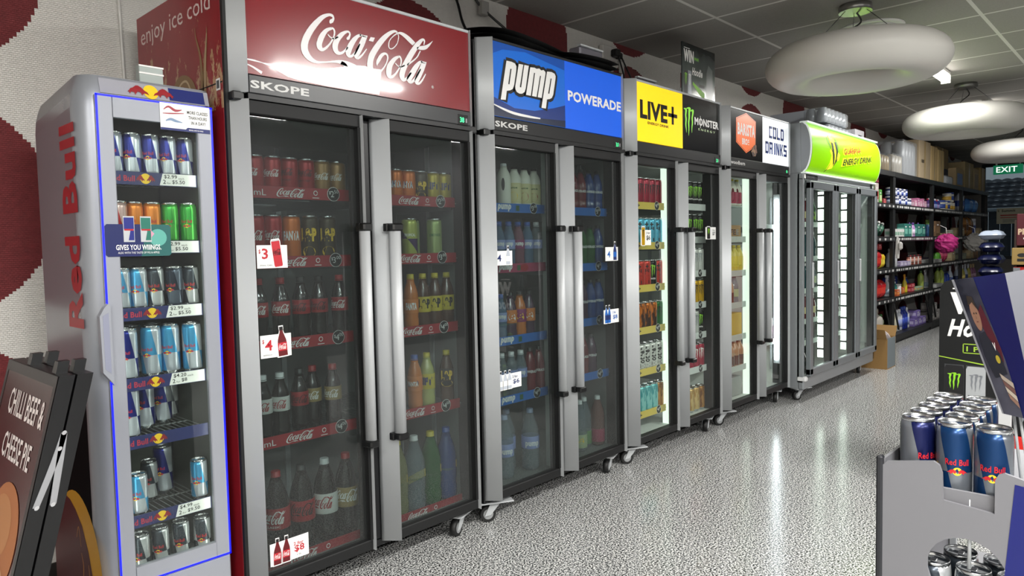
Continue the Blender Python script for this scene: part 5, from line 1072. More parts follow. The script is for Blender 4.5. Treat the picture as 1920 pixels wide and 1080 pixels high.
    k1.rect(.224, .377, 1.650, 1.657, NAVY, T); k1.poly([(.30, 1.657), (.306, 1.663), (.377, 1.663), (.377, 1.657)], NAVY, T); k1.text('RED BULL GIVES YOU WINGS', WHITE, front(.0756), .310, 1.654, .045, .004, .02)
    for q_ in ([(.235, 1.712, .002), (.25, 1.722, .006), (.27, 1.712, .008), (.29, 1.716, .002)], [(.232, 1.700, .002), (.26, 1.702, .004), (.296, 1.706, .002)]): k1.stroke(q_, mat('sketch_red', '#a3404a', .5), T)
    for q_ in ([(.24, 1.678, .003), (.255, 1.684, .008), (.27, 1.68, .008), (.29, 1.677, .002)],): k1.stroke(q_, mat('sketch_blue', '#7d93b0', .5), T)
    ko = k1.build('sticker', do); ko['label'] = 'white sticker reading MORE CLASSES THAN HOURS IN A DAY?'
    k2 = MB(); k2.prism([(.058, 1.262), (.232, 1.262), (.238, 1.268), (.238, 1.352), (.232, 1.358), (.058, 1.358), (.052, 1.352), (.052, 1.268)], lambda u, v: (u, .0768, v), lambda u, v: (u, .0760, v), mat('sticker_navy', '#1c2458', .35))
    T = front(.0756)
    k2.poly([(.15, 1.262), (.232, 1.262), (.238, 1.268), (.238, 1.352), (.232, 1.358), (.17, 1.358)], mat('sticker_teal', '#1f5a58', .4), T); k2.disc(.20, 1.318, .026, .026, mat('pale_teal', '#58a195', .45), front(.0753), 20); k2.poly([(.175, 1.345), (.19, 1.33), (.178, 1.315), (.165, 1.32)], mat('pale_pink', '#c58fa4', .5), front(.0751))
    k2.text('GIVES YOU WIIINGS.', WHITE, front(.0750), .080, 1.281, .128, .016, .02); k2.text('ALSO WITH THE TASTE OF FIG & APPLE.', WHITE, front(.0750), .085, 1.270, .118, .006, .0)
    k2.eps = (0, -.0003, 0)
    def cn(cx, zb, a, m): 
        pic_can(k2, cx, zb, .032, .082, a, 0, None)
    o_y = .0748
    for cx, a, bb in ((.118, mat('can_print_blue', '#1a2378', .4), SILV), (.166, mat('can_print_teal', '#1f6b5c', .4), SILV)):
        Sx = lambda y: (lambda u, v: (cx+u, y, 1.306+v))
        k2.box(cx-.0155, cx+.0155, .0752, .0760, 1.305, 1.382, SILV, .0002); k2.rect(-.014, .014, .036, .072, a, Sx(.0750)); k2.poly([(-.002, .004), (.014, .004), (.014, .034), (.004, .034)], a, Sx(.0750)); k2.rect(-.013, .013, .033, .038, RBR, Sx(.0748))
    ko = k2.build('sticker', do); ko['label'] = 'navy and teal sticker reading GIVES YOU WIIINGS. with two cans'
    # shelves
    for z, pr in ((1.487, ('2.99', '5.50')), (1.275, ('2.99', '5.50')), (1.070, ('2.99', '5.50')), (.853, ('4.20', '8')), (.672, None), (.424, ('4.99', '9.50'))):
        s = MB(); wm = mat('shelf_wire'); 
        for i in range(16): xx = .070+.276*i/15; s.box(xx-.0012, xx+.0012, .14, .445, z+.018, z+.0205, wm)
        for yy in (.142, .29, .44): s.box(.066, W-.048, yy-.002, yy+.002, z+.0155, z+.0185, wm)
        so = s.build('shelf', t); r = MB(); r.box(.066, W-.048, .127, .131, z-.006, z+.034, mat('navy_rail', '#232a5e', .4), .0008); T = front(.1262); r.eps = (0, -.0005, 0)
        r.text('Red Bull', mat('rail_red', '#a82a44', .5), T, .085, z+.004, .075, .018, .03); r.bull(T, .162, z-.002, .058, .032, mat('bull_red'), YEL)
        if pr:
            r.poly([(.232, z-.004), (.345, z-.004), (.345, z+.033), (.242, z+.033)], WHITE, front(.1258)); T2 = front(.1252)
            r.text('$'+pr[0], INK, T2, .246, z+.017, .040, .013, .01); r.text('each', INK, T2, .290, z+.017, .018, .006); r.text('2', INK, T2, .242, z+.001, .009, .013, .01); r.text('for', INK, T2, .254, z+.001, .012, .006); r.text('$'+pr[1], INK, T2, .270, z+.001, .040 if len(pr[1]) > 1 else .018, .013, .01)
        r.build('price_rail', so)
    bse = MB(); bse.box(.07, .386, .082, .10, .075, .262, Sd, .004); bse.box(.03, .38, .12, .5, 0, .062, BLK); bse.build('base_panel', t)
    return t
slim_cooler()

# ------------------------------------------------------------------ drinks standing in the coolers
FACE = -.72            # labels turned towards the aisle end
def row(keys, xs, y, z, what, where, group, jit=.25, dx=0):
    """keys: one maker per item, left to right"""
    R_ = random.Random(int(z*1000)+int(xs[0]*1000))
    for i, (k, x) in enumerate(zip(keys, xs)):
        if not k: continue
        yy = y[i] if isinstance(y, (list, tuple)) else y
        place(k, MK[k], (x, yy, z), FACE+R_.uniform(-jit, jit), '%s, %s, %s' % (what[k], ORD[i], where), group)
WH = {'rb': 'small blue and silver energy can', 'rbw': 'small light-blue and silver energy can', 'rbz': 'small grey and silver energy can', 'rbk': 'small dark navy energy can', 'rbred': 'small red and silver energy can', 'rbor': 'small orange energy can', 'rbgr': 'small green energy can', 'rbL': 'tall blue and silver energy can', 'rbLw': 'tall light-blue energy can',
 'coke': 'red cola can with white script', 'zero': 'deep red cola can with black script', 'vani': 'tan vanilla cola can', 'fant': 'orange soda can', 'lnp': 'brown soda can with yellow letters', 'lift': 'yellow lemon soda can', 'cokeL': 'tall red cola can', 'fantL': 'tall orange soda can', 'lnpL': 'tall brown soda can with yellow letters', 'trop': 'tall purple and lime soda can', 'lime': 'tall pale lime soda can',
 'mred': 'raspberry red energy can', 'mgrn': 'green energy can', 'livy': 'yellow energy can', 'livb': 'sky blue energy can', 'livr': 'vermilion energy can', 'oran': 'orange and black energy can', 'moth': 'white energy can with gothic word', 'teal': 'teal energy can', 'brwn': 'bronze energy can', 'monk': 'black energy can with green claw mark', 'monw': 'white energy can with silver claw mark', 'mony': 'yellow energy can with black claw mark', 'monr': 'pink energy can', 'gold': 'gold energy can',
 'b_red': 'cola bottle with red label', 'b_zero': 'cola bottle with red and black label', 'b_diet': 'cola bottle with white label and cap', 'b_van': 'cola bottle with gold label', 'b_fan': 'orange soda bottle', 'b_lift': 'cloudy lemon soda bottle', 'b_lnp': 'brown soda bottle with black label', 'b_lnps': 'brown soda bottle with yellow label', 'b_fans': 'orange soda bottle with yellow cap',
 'B_red': 'large cola bottle with red label', 'B_zero': 'large cola bottle with red-black label', 'B_diet': 'large cola bottle with white label', 'B_van': 'large cola bottle with gold label', 'B_lem': 'large pale lemon mixer bottle', 'B_clr': 'large clear mixer bottle with yellow ribbon', 'B_grn': 'large green mixer bottle with yellow ribbon', 'B_blu': 'large blue mixer bottle, yellow ribbon',
 'w_s': 'blue-tinted water bottle', 'w_c': 'clear water bottle', 'w_r': 'pink water bottle', 'w_L': 'large clear water bottle with pale blue cap', 'j_y': 'juice bottle with yellow spot', 'j_r': 'juice bottle with red spot', 'j_w': 'white juice bottle', 'e_p': 'purple drink bottle with orange label', 'e_m': 'orange drink bottle with magenta label', 'p_g': 'green sports drink bottle', 'p_p': 'purple sports drink bottle', 'p_b': 'blue sports drink bottle', 'p_r': 'red sports drink bottle', 'k_g': 'clear soda bottle with pale green label', 'k_l': 'clear soda bottle with green label', 'k_r': 'rose soda bottle with red label',
 'milk': 'white milkshake bottle with pink label', 'choc': 'iced coffee bottle', 'bana': 'yellow banana milk bottle', 'v_g': 'green energy drink bottle', 'v_k': 'dark drink bottle', 'v_b': 'teal glass drink bottle', 'v_r': 'ruby drink bottle', 'v_c': 'clear drink bottle', 'pink': 'pink drink bottle'}
# slim silver cooler
sx = [-.2815+.0534*i for i in range(5)]; G = 'energy cans in the slim silver fridge'; wh = '%s shelf, slim silver fridge'
row(['rb']*5, sx, .175, 1.5087, WH, wh % 'top', G)
row(['rbred', 'rbor', 'rbor', 'rbgr', 'rbgr'], [-.2815, -.2281, -.1747, -.1213, -.0679], [.165, .185, .185, .18, .165], 1.2967, WH, wh % 'second', G)
row(['rbw', 'rbw', 'rbz', 'rbk', 'rbz'], sx, [.17, .18, .185, .17, .175], 1.0917, WH, wh % 'third', G)
row(['rbL', 'rbLw', 'rbLw', 'rbw', 'rbLw'], [-.275, -.195, -.132, -.085, -.071], [.165, .19, .20, .32, .175], 0.8747, WH, wh % 'fourth', G)
for i, x in enumerate((-.29, -.225, -.16)): place('rbLw', MK['rbLw'], (x, .27, 0.8747), FACE, 'tall light-blue energy can, %s in rear row, fourth shelf, slim silver fridge' % ORD[i], G)
row(['rbL', 'rbL', 'rbL', 'rbz'], [-.278, -.195, -.125, -.075], [.165, .27, .31, .37], 0.6937, WH, wh % 'fifth', G)
row(['rbw', 'rbz', 'rbL', 'rbw'], [-.262, -.185, -.125, -.070], [.165, .29, .33, .17], 0.4457, WH, wh % 'lowest wire', G, 0)
row(['rbz', 'rbz', 'rbz', 'rbz'], [-.265, -.20, -.134, -.070], [.165, .18, .18, .165], .2525, WH, 'floor of slim silver fridge', G)
# red-header cooler
zf = .0245
def rr(cooler, x0, side, xs, keys, y, z, shelf, kind):
    row(keys, [x0+x for x in xs], y, z+zf, WH, '%s shelf, %s door, %s-header fridge' % (shelf, side, cooler), '%s in the %s-header fridge' % (kind, cooler))
c6 = [.160+.0673*i for i in range(6)]; d5 = [.774+.0673*i for i in range(5)]
rr('red', 0, 'left', c6, ['coke', 'coke', 'zero', 'zero', 'vani', 'vani'], .152, 1.455, 'top', 'soft drink cans')
rr('red', 0, 'right', d5, ['fant', 'fant', 'lnp', 'lift', 'lift'], .152, 1.446, 'top', 'soft drink cans')
rr('red', 0, 'left', [.155, .222, .295, .37, .447], ['cokeL', 'cokeL', 'fantL', 'lnpL', 'lnpL'], .152, 1.208, 'second', 'soft drink cans')
rr('red', 0, 'right', [.844, .912, .980], ['trop', 'lime', 'lime'], [.152, .22, .152], 1.206, 'second', 'soft drink cans')
rr('red', 0, 'left', [.157, .242, .324, .40, .490], ['b_red', 'b_red', 'b_zero', 'b_zero', 'b_red'], .152, .915, 'third', 'drink bottles')
rr('red', 0, 'right', [.84, .907, .974, 1.043], ['b_fans', 'b_lnps', 'b_lnps', 'b_lnps'], .152, .903, 'third', 'drink bottles')
rr('red', 0, 'left', [.160, .228, .320, .388, .458], ['b_diet', 'b_diet', 'b_zero', 'b_van', 'b_van'], [.155, .155, .18, .20, .17], .572, 'fourth', 'drink bottles')
rr('red', 0, 'right', [.852, .928, 1.033], ['b_fan', 'b_lift', 'b_lnp'], [.155, .165, .155], .558, 'fourth', 'drink bottles')
rr('red', 0, 'left', [.205, .308, .408, .503], ['B_red', 'B_zero', 'B_diet', 'B_van'], .17, .128, 'bottom', 'drink bottles')
rr('red', 0, 'right', [.755, .848, .940, 1.032], ['B_lem', 'B_clr', 'B_grn', 'B_blu'], .17, .124, 'bottom', 'drink bottles')
# blue-header cooler
p5 = [.243+.0680*i for i in range(5)]; X = 1.14
rr('blue', X, 'left', [.286, .36, .432, .504], ['j_w', 'j_y', 'j_r', 'j_r'], .152, 1.432, 'top', 'juice bottles')
rr('blue', X, 'left', p5, ['w_s', 'w_s', 'w_r', 'w_s', 'w_c'], .152, 1.146, 'second', 'water bottles')
rr('blue', X, 'left', p5[:4], ['w_s', 'e_p', 'e_m', 'e_p'], .152, .800, 'third', 'drink bottles')
rr('blue', X, 'left', p5, ['w_c', 'w_c', 'w_c', 'p_r', 'p_r'], [.152, .152, .152, .152, .152], .515, 'fourth', 'drink bottles')
row(['w_L', 'w_L', 'w_L'], [X+.27, X+.37, X+.46], [.17, .25, .17], .141, WH, 'floor, left door, blue-header fridge', 'water bottles in the blue-header fridge')
q4 = [.815, .885, .958, 1.033]
rr('blue', X, 'right', q4, ['p_r', 'p_r', 'p_b', 'p_b'], .152, 1.428, 'top', 'drink bottles'); rr('blue', X, 'right', q4, ['p_g', 'p_g', 'p_g', 'p_b'], .152, 1.130, 'second', 'drink bottles')
rr('blue', X, 'right', q4, ['p_p', 'p_p', 'p_b', 'p_b'], .152, .832, 'third', 'drink bottles'); rr('blue', X, 'right', q4[:3], ['p_r', 'p_r', 'p_p'], .152, .534, 'fourth', 'drink bottles')
row(['k_g', 'k_l', 'k_r'], [X+.87, X+.95, X+1.035], [.17, .20, .17], .141, WH, 'floor, right door, blue-header fridge', 'drink bottles in the blue-header fridge')
# yellow-header cooler
X = 2.28; e5 = [.245+.0675*i for i in range(5)]
for z, sh, ks in ((1.477, 'top', ['mgrn', 'mred', 'mred', 'mred', 'mred']), (1.238, 'second', ['livy', 'livb', 'livb', 'livb', 'livb']), (.984, 'third', ['livr', 'livr', 'livr', 'monk', 'livr']), (.730, 'fourth', ['oran', 'oran', 'oran', 'oran', 'mgrn']), (.479, 'fifth', ['moth']*5), (.224, 'sixth', ['teal', 'teal', 'teal', 'teal', 'brwn'])):
    rr('yellow', X, 'left', e5, ks, .152, z, sh, 'energy cans')
for z, sh, ks in ((1.485, 'top', ['monk', 'monk', 'monk']), (1.270, 'second', ['monk', 'monk', 'monk']), (1.046, 'third', ['monw', 'monw', 'monw']), (.835, 'fourth', ['mony', 'mony', 'mony']), (.632, 'fifth', ['monk', 'monw', 'monk']), (.405, 'sixth', ['monr', 'monr', 'monr'])):
    rr('yellow', X, 'right', [.905, .975, 1.045], ks, .152, z, sh, 'energy cans')
row(['gold', 'gold', 'brwn'], [X+.905, X+.975, X+1.045], .152, .141, WH, 'floor, right door, yellow-header fridge', 'energy cans in the yellow-header fridge')
# orange-hexagon cooler
X = 3.42
def tray(x, y, z, w, d, h, m, lab, txt=None):
    b = MB(); b.box(-w/2, w/2, -d/2, d/2, 0, h, m, .004)
    if txt: b.text(txt, BRN, front(-d/2-.001), -w*.4, h*.3, w*.8, h*.4, .03)
    return tag(b.build('display_carton', loc=(x, y, z)), lab, 'carton')
tray(X+.31, .17, 1.2945, .40, .07, .10, mat('kraft_print', '#a8834f', .6), 'brown printed carton of drinks on the top shelf of the orange-hexagon fridge', 'COFFEE')
row(['w_c', 'w_s', 'w_c'], [X+.35, X+.428, X+.506], .25, 1.2945, WH, 'behind the brown carton, orange-hexagon fridge', 'bottles behind the brown carton')
tray(X+.31, .30, 1.525, .44, .34, .008, mat('glass_shelf'), 'clear shelf plate holding milkshake bottles in the orange-hexagon fridge')
row(['milk', 'milk', 'milk'], [X+.35, X+.43, X+.51], .17, 1.5335, WH, 'top of orange-hexagon fridge', 'milkshake bottles in the orange-hexagon fridge')
for z, sh, ks in ((1.025, 'second', ['bana', 'bana', 'bana']), (.794, 'third', ['choc', 'v_c', None]), (.330, 'lowest', ['choc', 'choc', 'choc'])):
    row(ks, [X+.35, X+.428, X+.506], .155, z+zf, WH, '%s shelf of orange-hexagon fridge' % sh, 'milk drinks in the orange-hexagon fridge')
tray(X+.31, .24, .5825, .44, .20, .17, mat('mustard_pack', '#c6a72c', .5), 'mustard yellow multipack on the fourth shelf of the orange-hexagon fridge')
tray(X+.31, .24, .141, .42, .20, .14, mat('grey_pack', '#8d9492', .5), 'grey display carton on the floor of the orange-hexagon fridge')
row(['pink', 'pink'], [X+.95, X+1.025], .155, .46+zf, WH, 'right door of orange-hexagon fridge', 'pink bottles in the orange-hexagon fridge')
# green-header cooler
X = 4.545
for di, name in ((0, 'left'), (1, 'middle'), (2, 'right')):
    for z, sh, ks in ((1.395, 'top', ['v_r', 'v_r', 'v_g']), (1.115, 'second', ['v_b', 'v_b', 'v_b']), (.855, 'third', ['v_b', 'v_g', 'v_c']), (.605, 'fourth', ['v_r', 'v_r', 'v_r']), (.40, 'fifth', [None, None, None])):
        if di == 2 and z > .8: ks = ['v_k', 'v_k', None]
        if di == 2 and z < .8: continue
        if di == 1: ks = [{'v_r': 'v_k', 'v_b': 'v_g'}.get(k, k) for k in ks]
        row(ks, [X+.36+.57*di+.072*i for i in range(3)], .035, z+.0085, WH, '%s shelf, %s door, green-header fridge' % (sh, name), 'bottles in the green-header fridge')
row(['v_k', 'v_k', 'v_c'], [X+.33, X+.41, X+.49], [.05, .05, .10], .163, WH, 'floor of green-header fridge', 'bottles in the green-header fridge')

# ------------------------------------------------------------------ black steel shelving along the far part of the wall
BSH = mat('shelf_black', '#0f1011', .45); TICK = mat('ticket_white', '#c9c9c6', .5)
LV = (2.07, 1.690, 1.300, .925, .570, .100); BX = (6.50, 8.36, 10.22, 12.06, 14.10); YS = .28
def shelving(i):
    xa, xb = BX[i]+.004, BX[i+1]-.004; d = ('nearest', 'second', 'third', 'farthest')[i]
    t = thing('shelving_bay', 'black steel shelving bay along the spotted wall, %s of four' % d, 'shelves', (xa, YS, 0)); w = xb-xa
    for x in (.0, w-.04):
        for y in (.0, .55): 
            p = MB(); p.box(x, x+.04, y, y+.04, 0, 2.066, BSH, .003)
            p.build('upright', t)
    for li, z in enumerate(LV):
        s = MB(); s.box(.04, w-.04, .0, .59, z-.03, z, BSH, .003); s.box(.0, w, -.012, -.001, z-.055, z+.004, BSH, .002); so = s.build('shelf', t)
        if 0 < li < 5:
            s = MB(); s.box(.02, w-.02, -.016, -.013, z-.042, z-.012, mat('ticket_strip', '#3a3b3c', .5))
            R_ = random.Random(i*10+li); x = .05
            while x < w-.1:
                wd = R_.choice((.03, .05, .06)); s.rect(x, x+wd, z-.040, z-.014, TICK, front(-.0165)); x += wd+R_.choice((.02, .03, .06) if i else (.1, .15))
            s.build('ticket_rail', so)
    for x in (.30, w-.05):
        b = MB(); b.tube([(x-.24, .02, .535), (x, .02, .15)], .012, BSH, 6); b.build('brace', t)
    b = MB(); b.box(0, w, .02, .05, 0, .09, BSH); b.build('kick_board', t)
for i in range(4): shelving(i)
def g_bottle(name, col, cap, r, h, band=None, cat='bottle'):
    def mk():
        t = thing(name, '', cat); b = MB()
        b.lathe([(r*.9, 0), (r, .006), (r, h*.62), (r*.92, h*.70), (r*.45, h*.80), (r*.42, h*.84)], mat('plastic_'+col, col, .35), 16)
        if band: b.lathe([(r+.0008, h*.15), (r+.0008, h*.52)], mat('plastic_'+band, band, .45), 16)
        b.build('body', t); c = MB(); c.lathe([(r*.5, h*.84), (r*.5, h*.97), (r*.4, h)], mat('plastic_'+cap, cap, .4), 14); c.build('cap', t); return t
    return mk
def g_spray(name, col, cap, r, h, band=None):
    def mk():
        t = thing(name, '', 'spray bottle'); b = MB()
        b.lathe([(r*.9, 0), (r, .008), (r*.95, h*.35), (r*.75, h*.55), (r*.35, h*.70), (r*.32, h*.76)], mat('plastic_'+col, col, .35), 16)
        if band: b.lathe([(r+.0005, h*.1), (r*.97+.001, h*.33)], mat('plastic_'+band, band, .45), 16)
        b.build('body', t); c = MB(); m = mat('plastic_'+cap, cap, .4); c.box(-r*.9, r*.4, -r*.3, r*.3, h*.86, h, m, .006); c.box(-r*.3, r*.3, -r*.3, r*.3, h*.74, h*.88, m, .004)
        c.prism([(-r*.6, h*.86), (-r*.45, h*.86), (-r*.6, h*.70), (-r*.75, h*.70)], lambda u, v: (u, -r*.15, v), lambda u, v: (u, r*.15, v), m); c.build('trigger_head', t); return t
    return mk
def g_jar(name, col, cap, r, h, band=None, cat='jar'):
    def mk():
        t = thing(name, '', cat); b = MB(); b.lathe([(r*.92, 0), (r, .006), (r, h*.78), (r*.9, h*.82)], mat('plastic_'+col, col, .35), 16)
        if band: b.lathe([(r+.0008, h*.2), (r+.0008, h*.62)], mat('plastic_'+band, band, .45), 16)
        b.build('body', t); c = MB(); c.lathe([(r*.98, h*.82), (r*.98, h*.98), (r*.9, h)], mat('plastic_'+cap, cap, .4), 16); c.build('lid', t); return t
    return mk
def g_box(name, col, sx, sy, sz, band=None, cat='packet'):
    def art(b, sx, sy, sz):
        if band:
            m = mat('plastic_'+band, band, .5)
            b.rect(-sx*.42, sx*.42, sz*.22, sz*.62, m, front(-sy/2-.001)); b.rect(-sy*.42, sy*.42, sz*.3, sz*.7, m, left_side(-sx/2-.001)); b.rect(-sx*.3, sx*.1, sz*.72, sz*.8, WHITE, front(-sy/2-.001))
    return box_good(name, cat, sx, sy, sz, mat('print_'+col, col, .55), art)
def pillow(b, sx, sy, sz, m, seed=0, band=None):
    R_ = random.Random(seed); nx, nz = 10, 10; V = []; F = []; ph = R_.random()*6
    for s_ in (-1, 1):
        for j in range(nz+1):
            for i in range(nx+1):
                u, v = i/nx*2-1, j/nz*2-1; th = ((1-u**4)*(1-v**4))**.6*(1+.12*math.sin(5*u+ph)*math.cos(4*v+ph))
                V.append((u*sx/2*(1-.05*abs(v)**3), s_*sy/2*th, max(0., (v+1)/2*sz+.006*math.sin(6*u+ph)*max(v, 0))))
    o = (nx+1)*(nz+1)
    for j in range(nz):
        for i in range(nx):
            a = j*(nx+1)+i; F.append((a, a+1, a+nx+2, a+nx+1)); F.append((o+a, o+a+nx+1, o+a+nx+2, o+a+1))
    k = len(b.f); b.add(V, F, m, True)
    if band:
        bi = b.mi(band)
        for q in range(len(F)):
            j = (q//2)//nx
            if 3 <= j <= 5: b.fm[k+q] = bi
def g_pouch(name, col, sx, sy, sz, band=None, cat='bag', gloss=.25):
    def mk():
        t = thing(name, '', cat); b = MB(); pillow(b, sx, sy, sz, mat('foil_'+col, col, gloss), len(PROTO), mat('foil_'+band, band, gloss) if band else None); b.build('body', t); return t
    return mk
BAYN = ('nearest', 'second', 'third', 'farthest'); LVN = ('top deck', 'second shelf', 'third shelf', 'fourth shelf', 'fifth shelf', 'bottom shelf')
_seq = {}
def stock(level, items, y=.12):
    """items: (x, maker key, maker, description, [dz], [ry], [rz])"""
    cnt = {}
    for x, *_ in items: cnt.setdefault(sum(x >= b for b in BX)-1, []).append(x)
    for it in items:
        x, key, mk, desc = it[:4]; dz = it[4] if len(it) > 4 else 0; ry = it[5] if len(it) > 5 else 0; yy = it[6] if len(it) > 6 else y
        bay = sum(x >= b for b in BX)-1; k = (level, bay); _seq[k] = _seq.get(k, 0)+1
        n = sorted(cnt[bay]).index(x)
        place(key, mk, (x, YS+yy, LV[level]+dz+.001), 0, '%s, %s in %s, %s shelving bay' % (desc, ORD[n] if n < 10 else ('%dth from left' % (n+1)), LVN[level].replace('shelf', 'shelf'), BAYN[bay]), 'goods on the %s of the black shelving' % LVN[level], ry=ry)
def many(x0, dx, keys, table): return [(x0+dx*i, k)+table[k] for i, k in enumerate(keys)]
